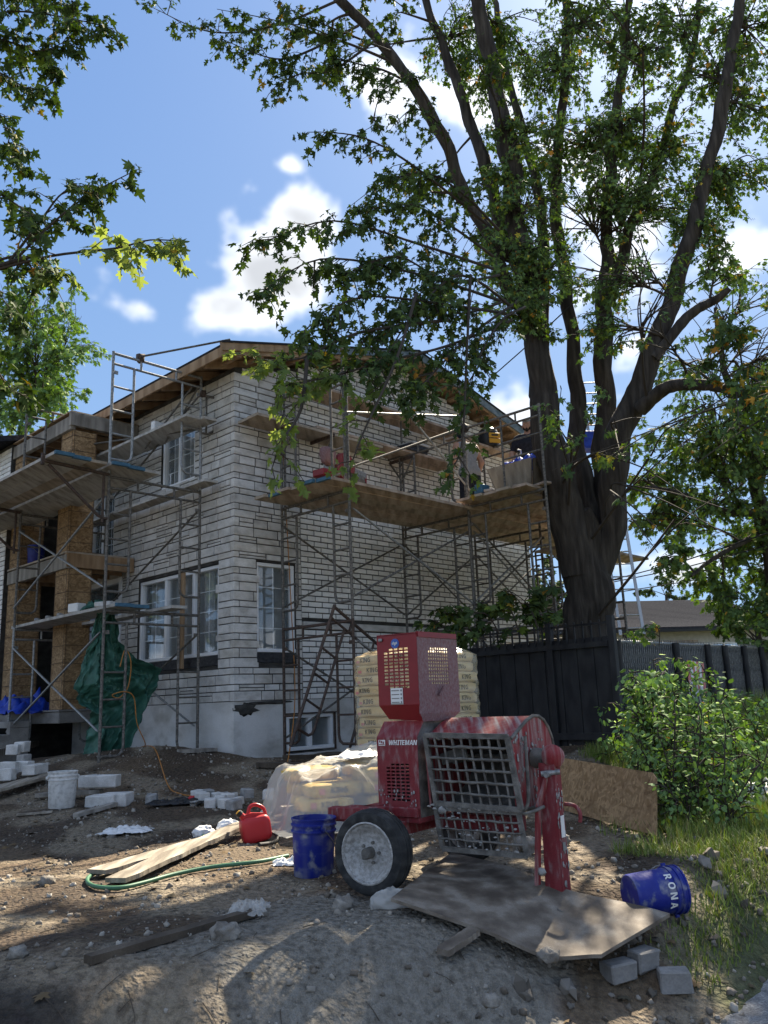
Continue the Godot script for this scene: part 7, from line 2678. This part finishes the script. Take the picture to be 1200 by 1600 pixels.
func build_yard() -> void:
	# pails
	var q := on_ground(490, 1366)
	pail("bright blue pail smeared with mortar, standing beside the mixer's tyre", q - Vector3(0, 0.01, 0), M.pail_blue_used, Basis(Vector3.UP, 0.5).rotated(Vector3(0, 0, 1), -0.02), 0.0, 0.375)
	q = on_ground(96, 1262)
	pail("white mortar-splashed pail standing by the stone blocks on the left", q, M.pail_white, Basis(Vector3.UP, 2.2), 0.28)
	q = on_ground(992, 1440)
	var axis := Vector3(0.95, 0.035, -0.22).normalized()
	var side := Vector3(0, -0.3, -1.0)
	side = (side - axis * side.dot(axis)).normalized()
	var b := Basis(side, axis, side.cross(axis))
	var p := pail("blue pail with white lettering lying on its side by the grass", q + Vector3(0.0, 0.12, -0.06), M.pail_blue_used, b * Basis.from_scale(Vector3.ONE * 0.86), 0.0, 0.36)
	lettering_round("RONA", p, 0.148, 0.24)
	# jerrycan
	q = on_ground(402, 1316)
	var s := thing("jerrycan", "red plastic fuel can with a black cap beside the plastic-covered bags", "fuel can", Transform3D(Basis(Vector3.UP, 0.35).rotated(Vector3(0, 0, 1), 0.14) * Basis.from_scale(Vector3.ONE * 0.88), q))
	var m := mb()
	m.lump(Vector3(0, 0.125, 0), Vector3(0.29, 0.25, 0.20), n_small, 0.05, 1.0, 22, 0.42)
	part("tank", m, M.can_red, s)
	m = mb()
	m.prism([Vector2(-0.13, 0.20), Vector2(0.13, 0.19), Vector2(0.11, 0.25), Vector2(-0.02, 0.28), Vector2(-0.10, 0.27)], 0.10)
	part("shoulder", m, M.can_red, s)
	part("handle", mb().tube(spline([Vector3(-0.05, 0.27, 0), Vector3(-0.03, 0.33, 0), Vector3(0.03, 0.345, 0), Vector3(0.10, 0.30, 0), Vector3(0.115, 0.23, 0)], 5), [0.017], 10), M.can_red, s)
	part("spout", mb().tube([Vector3(-0.09, 0.24, 0.0), Vector3(-0.125, 0.285, 0.0)], [0.032, 0.028], 12), M.can_red, s)
	part("cap", mb().tube([Vector3(-0.122, 0.280, 0), Vector3(-0.146, 0.308, 0)], [0.034], 14), M.black_plastic, s)
	part("cap_ring", mb().tube([Vector3(-0.146, 0.308, 0), Vector3(-0.150, 0.313, 0)], [0.022], 12), M.yellow_plastic, s)
	# boards on the ground
	lying_board("board", "long weathered board with a splintered end, left of the hose loop", "board", on_ground(150, 1374, 0.035), on_ground(345, 1318, 0.05), 0.18, 0.028, M.old_wood, 0.22)
	lying_board("board", "pale splintered board lying inside the hose loop, nearer one", "board", on_ground(180, 1387, 0.03), on_ground(382, 1303, 0.075), 0.17, 0.03, M.old_wood, 0.25)
	lying_board("board", "thin dark board lying half sunk in the foreground soil", "board", on_ground(137, 1508, 0.005), on_ground(400, 1432, 0.01), 0.07, 0.035, M.dark_wood, 0.3)
	lying_board("board", "short scrap board propped on a stone in front of the bent plywood", "board", on_ground(692, 1505, 0.03), on_ground(742, 1478, 0.05), 0.09, 0.028, M.form_ply, 0.2)
	lying_board("board", "flat board on the ground in front of the stacked scaffold stones", "board", on_ground(118, 1278, 0.01), on_ground(180, 1262, 0.02), 0.10, 0.035, M.lumber_grey, 0.3)
	lying_board("board", "grey beam resting on the stones below the porch steps", "beam", on_ground(-30, 1205, 0.16), on_ground(74, 1178, 0.2), 0.10, 0.09, M.lumber_grey)
	lying_board("board", "long flat board under the stone blocks at the left edge", "board", on_ground(-40, 1252, 0.06), on_ground(84, 1222, 0.07), 0.30, 0.03, M.old_wood, 0.2)
	lying_board("board", "thin lath lying just left of the white pail", "board", on_ground(26, 1275, 0.004), on_ground(82, 1270, 0.006), 0.05, 0.02, M.old_wood, 0.3)
	lying_board("board", "grey board behind the white pail, running to the stone pile", "board", on_ground(58, 1246, 0.03), on_ground(158, 1246, 0.05), 0.12, 0.04, M.lumber_grey, 0.2)
	lying_board("board", "flat sill board lying by the foundation under the side window", "board", on_ground(400, 1208, 0.02), on_ground(520, 1200, 0.02), 0.15, 0.05, M.dark_wood, 0.1)
	lying_board("board", "dark board lying along the basement window's foot", "board", on_ground(445, 1192, 0.02), on_ground(540, 1186, 0.03), 0.12, 0.05, M.dark_wood, 0.1)
	lying_board("board", "flat board carrying the scaffold's inner front leg", "board", on_ground(286, 1190, 0.0), on_ground(330, 1188, 0.0), 0.26, 0.045, M.lumber_grey, 0.1)
	lying_board("board", "upper pad board under the scaffold's outer front leg", "board", hx(-1.86, 0.27, -0.86), hx(-1.5, 0.27, -0.36), 0.22, 0.04, M.lumber_grey, 0.1)
	# warped plywood by the mixer: two slopes with a crease between
	var c := [on_ground(706, 1350, 0.05), on_ground(612, 1432, 0.06), on_ground(856, 1540, 0.15), on_ground(945, 1556, 0.16), on_ground(1052, 1480, 0.15), on_ground(862, 1402, 0.08)]
	var rows := []
	var low := []
	var nn := 26
	for j in 13:
		var row := []
		var v := j / 12.0
		for i in nn + 1:
			var u := float(i) / nn
			var back: Vector3 = (c[0] as Vector3).lerp(c[5], minf(u / 0.62, 1.0)) if u < 0.62 else (c[5] as Vector3).lerp(c[4], (u - 0.62) / 0.38)
			var fore: Vector3 = (c[1] as Vector3).lerp(c[2], minf(u / 0.72, 1.0)) if u < 0.72 else (c[2] as Vector3).lerp(c[3], (u - 0.72) / 0.28)
			var pt := back.lerp(fore, v)
			var crease := absf(u - lerpf(0.66, 0.74, v))
			pt.y += 0.035 * smoothstep(0.0, 0.3, crease) + 0.007 * sin(u * 5.0 + v * 2.0) - 0.01
			pt.y = maxf(pt.y, ground_height(pt.x, pt.z) + 0.03)
			row.append(pt)
		rows.append(row)
	m = mb()
	m.sheet(rows)
	for row in rows:
		var r2 := []
		for pt in row:
			r2.append((pt as Vector3) - Vector3(0, 0.018, 0))
		r2.reverse()
		low.append(r2)
	m.sheet(low)
	for i in nn:
		m.quad(rows[12][i] - Vector3(0, 0.018, 0), rows[12][i + 1] - Vector3(0, 0.018, 0), rows[12][i + 1], rows[12][i])
		m.quad(rows[0][i], rows[0][i + 1], rows[0][i + 1] - Vector3(0, 0.018, 0), rows[0][i] - Vector3(0, 0.018, 0))
	for j in 12:
		m.quad(rows[j][nn], rows[j][nn] - Vector3(0, 0.018, 0), rows[j + 1][nn] - Vector3(0, 0.018, 0), rows[j + 1][nn])
		m.quad(rows[j][0] - Vector3(0, 0.018, 0), rows[j][0], rows[j + 1][0], rows[j + 1][0] - Vector3(0, 0.018, 0))
	solo("plywood_sheet", m, M.form_ply, "warped mortar-stained plywood sheet lying in front of the mixer", "plywood")
	# crumpled plastics, papers
	solo("plastic_bag", crumple(on_ground(612, 1420, 0.03), Vector3(0.32, 0.20, 0.22), 3), M.film, "crumpled clear plastic bag lying against the mixer's tyre", "plastic bag")
	solo("plastic_bag", crumple(on_ground(318, 1306, 0.02), Vector3(0.27, 0.17, 0.2), 5), M.white_plastic, "crumpled white bag behind the boards, left of the pair", "plastic bag")
	solo("plastic_bag", crumple(on_ground(357, 1300, 0.03), Vector3(0.30, 0.20, 0.22), 9), M.white_plastic, "crumpled white bag next to the red fuel can, right of the pair", "plastic bag")
	solo("plastic_film", cloth_patch(0.22, 0.3, 0.05, 51), M.film, "scrap of clear film caught on the dark foreground board", "plastic film", "", Transform3D(Basis(), on_ground(388, 1430, 0.02)))
	solo("paper", cloth_patch(0.42, 0.26, 0.05, 52), M.white_plastic, "crumpled newspaper lying on the soil left of the white bags", "paper", "", Transform3D(Basis(), on_ground(197, 1302, 0.005)))
	solo("paper", cloth_patch(0.25, 0.18, 0.04, 53), M.white_plastic, "scrap of paper lying behind the bright blue pail", "paper", "", Transform3D(Basis(), on_ground(455, 1352, 0.005)))
	solo("plastic_sheet", cloth_patch(0.75, 0.75, 0.16, 54), M.white_plastic, "white plastic sheet crumpled on the grass at the right edge", "plastic sheet", "", Transform3D(Basis(), on_ground(1205, 1250, 0.02)))
	solo("white_scrap", crumple(on_ground(228, 1168, 0.03), Vector3(0.26, 0.24, 0.2), 15), M.white_plastic, "white scrap sticking up beside the green tarpaulin", "scrap")
	solo("cement_bag", cloth_patch(0.5, 0.35, 0.12, 55), M.rubble_grey, "grey paper cement bag lying on the mound by the tarpaulin", "paper bag", "", Transform3D(Basis(), on_ground(222, 1180, 0.01)))
	solo("white_scrap", mb().box(Vector3(0, 0.03, 0), Vector3(0.26, 0.07, 0.12), 0.01), M.print_white, "white foam offcut on the mound under the tarpaulin", "scrap", "", place(on_ground(130, 1183, 0.0), 0.9, 0.4))
	solo("blue_sheet", cloth_patch(1.0, 1.3, 0.30, 56), M.blue_tarp, "blue tarpaulin heaped on the porch steps at the left edge", "tarpaulin", "", H * Transform3D(Basis(Vector3.UP, 0.3), Vector3(-1.35, 1.12, -4.05)))
	solo("black_bag", cloth_patch(0.6, 0.28, 0.05, 57), M.black_plastic, "black plastic lying among the broken white stones", "plastic bag", "", Transform3D(Basis(), on_ground(275, 1257, 0.005)))
	solo("red_lamp", crumple(on_ground(300, 1252, 0.02), Vector3(0.12, 0.10, 0.10), 31), M.can_red, "small red plastic object among the broken white stones", "plastic object")
	# garden hose
	var pts := []
	for e in [[450, 1342], [400, 1352], [330, 1360], [270, 1372], [220, 1386], [185, 1393], [150, 1391], [136, 1382], [148, 1370], [200, 1352], [260, 1336], [300, 1328], [320, 1316], [312, 1304]]:
		pts.append(on_ground(e[0], e[1], 0.022))
	solo("garden_hose", mb().tube(spline(pts, 6), [0.014], 8), M.hose_green, "green garden hose looped round the boards on the ground", "hose")
	pts = []
	for e in [[405, 1324], [428, 1320], [434, 1310], [425, 1302]]:
		pts.append(on_ground(e[0], e[1], 0.02))
	solo("hose_end", mb().tube(spline(pts, 5), [0.016], 8), M.black_rubber, "short dark hose bent round the red fuel can's foot", "hose")
	# stone blocks
	var blocks := [
		[-2, 1196, 0.20, 0.13, 0.12, 0.3, 0.09, "pale block at the far left of the pile, upper row"], [14, 1222, 0.22, 0.15, 0.15, 0.1, 0.09, "pale block at the left of the pile, lower row"], [36, 1222, 0.2, 0.13, 0.15, 0.2, 0.09, "square white block in the middle of the pile, lower row"], [54, 1226, 0.16, 0.12, 0.34, 0.1, 0.09, "long white block lying at the right end of the pile"], [20, 1206, 0.16, 0.13, 0.14, 0.0, 0.22, "white block on top of the pile, left one"], [33, 1206, 0.15, 0.13, 0.14, 0.2, 0.22, "white block on top of the pile, right one"], [36, 1216, 0.12, 0.11, 0.14, 0.4, 0.18, "dark split block in the pile, under the top ones"], [5, 1236, 0.24, 0.14, 0.15, 0.05, 0.08, "grey block at the pile's near left corner"],
	]
	for e in blocks:
		solo("stone_block", stone_prism(e[2], e[3], e[4], int(e[0]) + 50), M.stone_block if e[7].find("dark") < 0 else M.rubble_grey, e[7], "block", "stone blocks piled at the left edge", place(on_ground(e[0], e[1]) + Vector3(0, e[6], 0), 1.0, e[5]))
	for e in [[136, 1246, 0.16, 0.13, 0.14, 0.12, "block under the scaffold leg, upper row, left one"], [160, 1246, 0.36, 0.13, 0.16, 0.12, "long block under the scaffold leg, upper row, right one"], [162, 1258, 0.32, 0.12, 0.22, 0.0, "block under the scaffold leg, lower row, left one"], [182, 1256, 0.30, 0.13, 0.22, 0.0, "block under the scaffold leg, lower row, right one"]]:
		solo("stone_block", stone_prism(e[2], e[3], e[4], int(e[0])), M.stone_block, "pale %s" % e[6], "block", "stone blocks under the scaffold leg", place(on_ground(e[0], e[1]) + Vector3(0, e[5] - 0.01, 0), 0.98, 0.1))
	var r := RandomNumberGenerator.new()
	r.seed = 5
	var spots := [[237, 1256], [310, 1248], [316, 1253], [325, 1246], [331, 1254], [340, 1250], [349, 1246], [356, 1252], [364, 1248], [386, 1245], [328, 1262], [352, 1262], [366, 1264], [372, 1256], [344, 1258], [304, 1259], [421, 1248]]
	for i in spots.size():
		var w := r.randf_range(0.08, 0.15) if i != 16 and i != 0 else 0.15
		solo("stone_piece", stone_prism(w, w * 0.7, w * 0.8, i), M.stone_block if i % 3 else M.rubble_grey, "broken pale stone piece, %s of the scatter before the house corner" % ["leftmost", "second from left", "third from left", "fourth from left", "fifth from left", "sixth from left", "seventh from left", "eighth from left", "ninth from left", "far right behind", "near row left", "near row middle", "near row right", "right end", "middle second row", "left second row", "lone block beside the bags"][i], "stone", "broken stones before the house corner", place(on_ground(spots[i][0], spots[i][1], -0.008), r.randf_range(-1, 1), 1.0))
	# stones round the plywood and the pail
	for e in [[960, 1356, 0.16, "pale stone between the mixer stand and the blue pail, left one"], [990, 1362, 0.24, "large round boulder between the mixer stand and the blue pail"], [940, 1345, 0.15, "small stone behind the round boulder"], [975, 1348, 0.12, "thin upright stone beside the round boulder"], [655, 1528, 0.13, "dark stone lying before the bent plywood, right one"], [572, 1548, 0.11, "dark stone in the foreground left of the scrap board"], [795, 1490, 0.13, "round stone under the plywood's front edge"], [588, 1545, 0.10, "small stone next to the foreground dark stone"], [930, 1522, 0.13, "stone under the plywood's near corner, left one"], [985, 1575, 0.20, "flat broken stone in front of the grey blocks"], [443, 1448, 0.16, "flat pale stone on the soil left of the cement patch, left one"], [478, 1438, 0.17, "flat pale stone on the soil left of the cement patch, right one"], [1098, 1432, 0.20, "stone beside the fallen pail's rim"], [1085, 1412, 0.16, "stone behind the fallen pail's rim"], [1130, 1462, 0.16, "pale stone at the grass edge, upper"], [1142, 1482, 0.20, "broad stone at the grass edge, middle"], [1100, 1475, 0.14, "stone between the fallen pail and the grass, near one"], [1105, 1495, 0.17, "stone by the pavement's edge"], [1160, 1455, 0.13, "small stone in the grass by the edge"], [1060, 1452, 0.12, "stone in front of the fallen pail"], [1040, 1470, 0.15, "dark stone below the fallen pail"], [1178, 1395, 0.2, "flat stone in the grass at the right"], [1125, 1440, 0.12, "small brown stone at the grass edge"], [1170, 1480, 0.14, "stone at the pavement near the right edge"], [60, 1385, 0.12, "pale stone on the soil at the left, right one"], [40, 1496, 0.11, "small stone in the dark soil at the lower left"], [148, 1315, 0.10, "small pale stone left of the boards"]]:
		m = mb()
		m.lump(Vector3(e[0] * 0.001, 0, 0), Vector3(0.85, 0.55, 0.68) * e[2], n_small, 0.6, 1.4, 16, 0.85)
		solo("rock", m, M.rock, e[3], "stone", "", place(on_ground(e[0], e[1], e[2] * 0.16), r.randf_range(-1, 1), r.randf_range(-1, 1)))
	for e in [[968, 1528, 0.16, 0.09, 0.11, -0.4, "grey block under the plywood's near corner, tilted"], [1006, 1512, 0.15, 0.10, 0.10, -0.6, "grey block behind the square one, half under the plywood"], [1055, 1546, 0.155, 0.105, 0.11, 0.15, "square grey block in front of the plywood's right corner"]]:
		solo("stone_block", stone_prism(e[2], e[3], e[4], int(e[0])), M.concrete, e[6], "block", "grey blocks by the plywood", place(on_ground(e[0], e[1], -0.01), 1.0, e[5]))
	# loose clods and gravel over the whole yard
	var unit := mb()
	unit.lump(Vector3.ZERO, Vector3.ONE, n_small, 0.8, 1.5, 7)
	var pm := unit.mesh()
	var xs := []
	var cs := []
	for i in 20000:
		var x := r.randf_range(-5.5, 3.2)
		var z := -2.0 - pow(r.randf(), 0.8) * 10.0
		if n_small.get_noise_2d(x * 130.0, z * 130.0) + r.randf_range(-0.25, 0.25) < 0.0:
			continue
		var edge := smoothstep(0.5, 1.3, x) * smoothstep(-5.5, -4.2, z)
		var sz := 0.004 + 0.017 * pow(r.randf(), 5.0) + edge * 0.018 * pow(r.randf(), 2.0)
		var h := ground_height(x, z)
		xs.append(Transform3D(Basis.from_euler(Vector3(r.randf() * 6, r.randf() * 6, r.randf() * 6)) * Basis.from_scale(Vector3(1.3, 0.8, 1.0) * sz * 2.0), Vector3(x, h + sz * 0.3, z)))
		var t := r.randf()
		cs.append(Color(0.12, 0.10, 0.078).lerp(Color(0.36, 0.33, 0.28), t * t))
	many("gravel", pm, M.pebble, xs, cs, self)
	# broken stone along the right edge and about the mixer
	xs = []
	cs = []
	for i in 520:
		var x := r.randf_range(0.2, 2.6)
		var z := r.randf_range(-6.6, -3.4)
		var near_edge := exp(-pow(((x - 0.90) * 0.70 + (z + 3.95) * 0.71 + 0.30) / 0.35, 2.0))
		if r.randf() > near_edge * 0.8 + 0.05:
			continue
		var sz := 0.02 + 0.065 * pow(r.randf(), 2.5)
		xs.append(Transform3D(Basis.from_euler(Vector3(r.randf() * 6, r.randf() * 6, r.randf() * 6)) * Basis.from_scale(Vector3(1.4, 0.8, 1.0) * sz), Vector3(x, ground_height(x, z) + sz * 0.22, z)))
		cs.append(Color(0.085, 0.073, 0.058).lerp(Color(0.24, 0.22, 0.19), pow(r.randf(), 1.6)))
	var rough := mb()
	rough.box(Vector3.ZERO, Vector3.ONE * 0.9, 0.16)
	for i in rough.v.size():
		var q0 := rough.v[i]
		rough.v[i] += Vector3(n_small.get_noise_3dv(q0 * 140.0), n_small.get_noise_3dv(q0 * 140.0 + Vector3(40, 0, 0)), n_small.get_noise_3dv(q0 * 140.0 + Vector3(0, 70, 0))) * 0.55
	many("rubble", rough.mesh(), M.pebble, xs, cs, self)
	# twigs and chips
	m = mb()
	for i in 260:
		var x := r.randf_range(-4.5, 2.4)
		var z := r.randf_range(-9.5, -2.6)
		var a := r.randf() * TAU
		var l := r.randf_range(0.04, 0.22)
		var o := Vector3(x, ground_height(x, z) + 0.008, z)
		var e := o + Vector3(cos(a), 0, sin(a)) * l
		e.y = ground_height(e.x, e.z) + 0.010
		m.tube([o, o.lerp(e, 0.5) + Vector3(r.randf_range(-0.01, 0.01), 0.003, r.randf_range(-0.01, 0.01)), e], [0.0028, 0.002, 0.0012], 5)
	var tw := part("twig_litter", m, M.dark_wood, self)
	tw.set_meta("kind", "stuff")
	# fallen leaves
	xs = []
	cs = []
	for i in 500:
		var x := r.randf_range(-5.0, 3.0)
		var z := r.randf_range(-11.0, -2.4)
		var sz := r.randf_range(0.03, 0.08)
		xs.append(Transform3D(Basis.from_euler(Vector3(-PI / 2 + r.randf_range(-0.4, 0.4), r.randf() * 6, r.randf_range(-0.4, 0.4))) * Basis.from_scale(Vector3.ONE * sz), Vector3(x, ground_height(x, z) + 0.015, z)))
		cs.append(Color(0.13, 0.085, 0.04).lerp(Color(0.06, 0.05, 0.03), r.randf()))
	many("fallen_leaves", leaf_mesh(0), M.pebble, xs, cs, self)

func lettering_round(text: String, parent: Node3D, rad: float, size: float) -> void:
	# letters set one by one round a pail, reading up its side
	for i in text.length():
		var tm := TextMesh.new()
		var font := SystemFont.new()
		font.font_names = PackedStringArray(["Droid Sans"])
		font.font_weight = 700
		tm.font = font
		tm.text = text[i]
		tm.font_size = 16
		tm.pixel_size = 0.0042
		tm.depth = 0.003
		var a := PI + 0.52 - i * 0.42
		var n := Vector3(cos(a), 0, sin(a))
		var b := Basis(Vector3.UP.cross(n), Vector3.UP, n)
		var t := Transform3D(b, n * rad + Vector3(0, size, 0))
		part("lettering", tm, M.print_white, parent, t)

func crumple(p: Vector3, size: Vector3, k: int) -> Mb:
	var m := mb()
	var f := FastNoiseLite.new()
	f.seed = k
	f.noise_type = FastNoiseLite.TYPE_CELLULAR
	f.frequency = 1.0
	f.cellular_return_type = FastNoiseLite.RETURN_DISTANCE
	var rows := []
	for j in 21:
		var row := []
		var th := PI * j / 20.0
		for i in 33:
			var ph := TAU * (i % 32) / 32.0
			var d := Vector3(sin(th) * cos(ph), cos(th), sin(th) * sin(ph))
			var r := 0.5 * (1.15 + 0.55 * f.get_noise_3dv(d * 2.6) + 0.25 * f.get_noise_3dv(d * 6.0))
			var q := p + d * size * r
			q.y = maxf(q.y, ground_height(q.x, q.z) + 0.004)
			row.append(q)
		rows.append(row)
	m.sheet(rows)
	return m


# ------------------------------------------------------------------ plants
func build_plants() -> void:
	var r := RandomNumberGenerator.new()
	r.seed = 404
	var oval := leaf_mesh(1)
	var maple := leaf_mesh(0)
	# bush before the chain link fence
	var t := tree("", "leafy_bush", Vector3.ZERO)
	tag(t.root, "loose sunlit bush with small bright leaves in front of the chain link fence", "bush")
	for i in 52:
		var f := r.randf()
		var base := on_ground(lerpf(1035.0, 1150.0, f), lerpf(1302.0, 1215.0, r.randf()))
		var tall := r.randf_range(0.35, 1.1) * (1.0 - 0.3 * f)
		var lean := Vector3(r.randf_range(-0.3, 0.3), 0, r.randf_range(-0.35, 0.15))
		branch(t, [base, base + Vector3(0, tall * 0.5, 0) + lean * 0.35, base + Vector3(0, tall, 0) + lean], 0.008, 0.30, 95, 0.055, 0.01, r, 0.12, 2.5)
	for i in 14:
		var c := at(r.randf_range(972, 1060), r.randf_range(1040, 1150), r.randf_range(8.2, 9.2))
		var base := Vector3(c.x + r.randf_range(-0.1, 0.25), ground_height(c.x, c.z), c.z - 0.1)
		branch(t, [base, base.lerp(c, 0.6) + Vector3(0.05, 0, 0), c], 0.009, 0.28, 110, 0.065, 0.0, r, 0.3, 3.0)
	for e in [[985, 1050, 8.6], [1020, 1030, 8.6], [1065, 1025, 8.4], [1100, 1045, 8.4], [1130, 1085, 8.2], [1055, 1060, 8.4], [1160, 1100, 8.6], [1000, 1090, 8.6]]:
		var c := at(e[0], e[1], e[2])
		var base := Vector3(c.x + r.randf_range(-0.1, 0.1), 0.15, c.z + 0.1)
		branch(t, [base, base.lerp(c, 0.6) + Vector3(0.05, 0, 0), c], 0.009, 0.22, 100, 0.07, 0.0, r, 0.4, 2.6)
	part("branches", t.twigs, M.twig, t.root).set_meta("kind", "stuff")
	many("foliage", oval, M.leaf_shrub, t.leaves, t.tones, t.root)
	# creeper on top of the black fence
	t = tree("", "creeper", Vector3.ZERO)
	tag(t.root, "creeper with broad dark leaves sprawling over the black fence's top", "creeper")
	for s in [[[700, 1000, 11.5], [690, 975, 11.5], [664, 968, 11.6], 40], [[740, 990, 11.4], [720, 968, 11.4], [690, 955, 11.5], 60], [[780, 990, 11.3], [760, 960, 11.3], [730, 960, 11.3], 60], [[810, 985, 11.2], [795, 950, 11.3], [770, 955, 11.3], 60], [[840, 980, 11.2], [825, 945, 11.3], [800, 925, 11.4], 70], [[860, 975, 11.3], [850, 940, 11.4], [830, 960, 11.4], 60], [[870, 980, 11.2], [862, 920, 11.4], [840, 925, 11.4], 50], [[680, 990, 11.6], [700, 960, 11.5], [760, 940, 11.5], 50], [[760, 1000, 11.3], [730, 990, 11.2], [700, 985, 11.2], 50]]:
		var pts := []
		for i in s.size() - 1:
			pts.append(at(s[i][0], s[i][1], s[i][2]))
		branch(t, pts, 0.012, 0.35, s[-1], 0.14, 0.04, r, 0.1, 0.9)
	for s in [[[975, 1000, 11.0], [985, 985, 11.0], [1010, 992, 11.0], 30], [[1030, 1010, 10.9], [1030, 985, 10.9], [1020, 975, 10.9], 26]]:
		var pts := []
		for i in s.size() - 1:
			pts.append(at(s[i][0], s[i][1], s[i][2]))
		branch(t, pts, 0.008, 0.25, s[-1], 0.09, 0.04, r, 0.1, 1.6)
	part("branches", t.twigs, M.twig, t.root).set_meta("kind", "stuff")
	many("foliage", maple, M.leaf, t.leaves, t.tones, t.root)
	# grass, tall along the fence, short and thin towards the yard
	var blade := mb()
	var prev := [Vector3(-0.5, 0, 0), Vector3(0.5, 0, 0)]
	for i in 4:
		var f := (i + 1) / 4.0
		var w := 0.5 * (1.0 - f * f)
		var o := Vector3(0, f, 0.30 * f * f)
		var cur := [o + Vector3(-w, 0, 0), o + Vector3(w, 0, 0)]
		blade.quad(prev[0], prev[1], cur[1], cur[0])
		prev = cur
	var xs := []
	var cs := []
	for i in 110000:
		var x := r.randf_range(1.1, 7.5)
		var z := r.randf_range(-13.5, -3.6)
		var edge := x - 1.50 + (z + 5.2) * 0.18 + n_small.get_noise_2d(x * 90.0, z * 90.0) * 0.6
		if edge < 0.05 + 0.25 * r.randf():
			continue
		var q := Vector3(x, 0, z) - Vector3(2.97, 0, -11.36)
		var beyond := q.dot(Vector3(-sin(deg_to_rad(46.13)), 0, -cos(deg_to_rad(46.13))))
		if beyond > -0.05 and x > 2.9:
			continue
		if z < -8.0 and x < 2.2:
			continue
		if (x - 0.90) * 0.70 + (z + 3.95) * 0.71 > -0.05:
			continue
		var tall := 0.09 + 0.55 * smoothstep(0.9, 2.2, edge) * r.randf() + 0.08 * r.randf()
		if z > -6.4:
			tall *= 0.4
		var b := Basis(Vector3.UP, r.randf() * TAU) * Basis(Vector3(1, 0, 0), r.randf_range(-0.25, 0.5)) * Basis.from_scale(Vector3(r.randf_range(0.005, 0.010), tall, tall))
		xs.append(Transform3D(b, Vector3(x, ground_height(x, z) - 0.01, z)))
		var k := r.randf()
		cs.append(Color(0.09, 0.14, 0.022).lerp(Color(0.22, 0.27, 0.055), k) if r.randf() > 0.15 else Color(0.26, 0.22, 0.10))
	for i in 22000:
		var x := r.randf_range(1.5, 3.6)
		var z := r.randf_range(-7.4, -4.5)
		if (x - 0.90) * 0.70 + (z + 3.95) * 0.71 > -0.12 - 0.25 * r.randf():
			continue
		if x - 1.62 + (z + 5.6) * 0.2 + n_small.get_noise_2d(x * 120.0, z * 120.0) * 0.7 < 0.25 * r.randf():
			continue
		var tall := r.randf_range(0.04, 0.13)
		var b := Basis(Vector3.UP, r.randf() * TAU) * Basis(Vector3(1, 0, 0), r.randf_range(-0.2, 0.9)) * Basis.from_scale(Vector3(r.randf_range(0.004, 0.008), tall, tall))
		xs.append(Transform3D(b, Vector3(x, ground_height(x, z) - 0.01, z)))
		cs.append(Color(0.09, 0.14, 0.022).lerp(Color(0.24, 0.29, 0.06), r.randf()) if r.randf() > 0.2 else Color(0.27, 0.23, 0.11))
	many("grass", blade.mesh(), M.grass, xs, cs, self)
	# weeds along the fence line and by the boards
	t = tree("", "weeds", Vector3.ZERO)
	t.root.remove_meta("label")
	t.root.remove_meta("category")
	t.root.set_meta("kind", "stuff")
	for i in 110:
		var x := r.randf_range(2.5, 6.5)
		var z := r.randf_range(-10.5, -7.0)
		var q := Vector3(x, 0, z) - Vector3(2.97, 0, -11.36)
		if q.dot(Vector3(-sin(deg_to_rad(46.13)), 0, -cos(deg_to_rad(46.13)))) > -0.2:
			continue
		var base := Vector3(x, ground_height(x, z), z)
		branch(t, [base, base + Vector3(r.randf_range(-0.1, 0.1), 0.3, r.randf_range(-0.1, 0.1)), base + Vector3(r.randf_range(-0.2, 0.2), r.randf_range(0.4, 0.8), r.randf_range(-0.2, 0.2))], 0.006, 0.2, 70, 0.065, 0.02, r, 0.1, 3.2)
	part("branches", t.twigs, M.twig, t.root).set_meta("kind", "stuff")
	many("foliage", oval, M.leaf_shrub, t.leaves, t.tones, t.root)
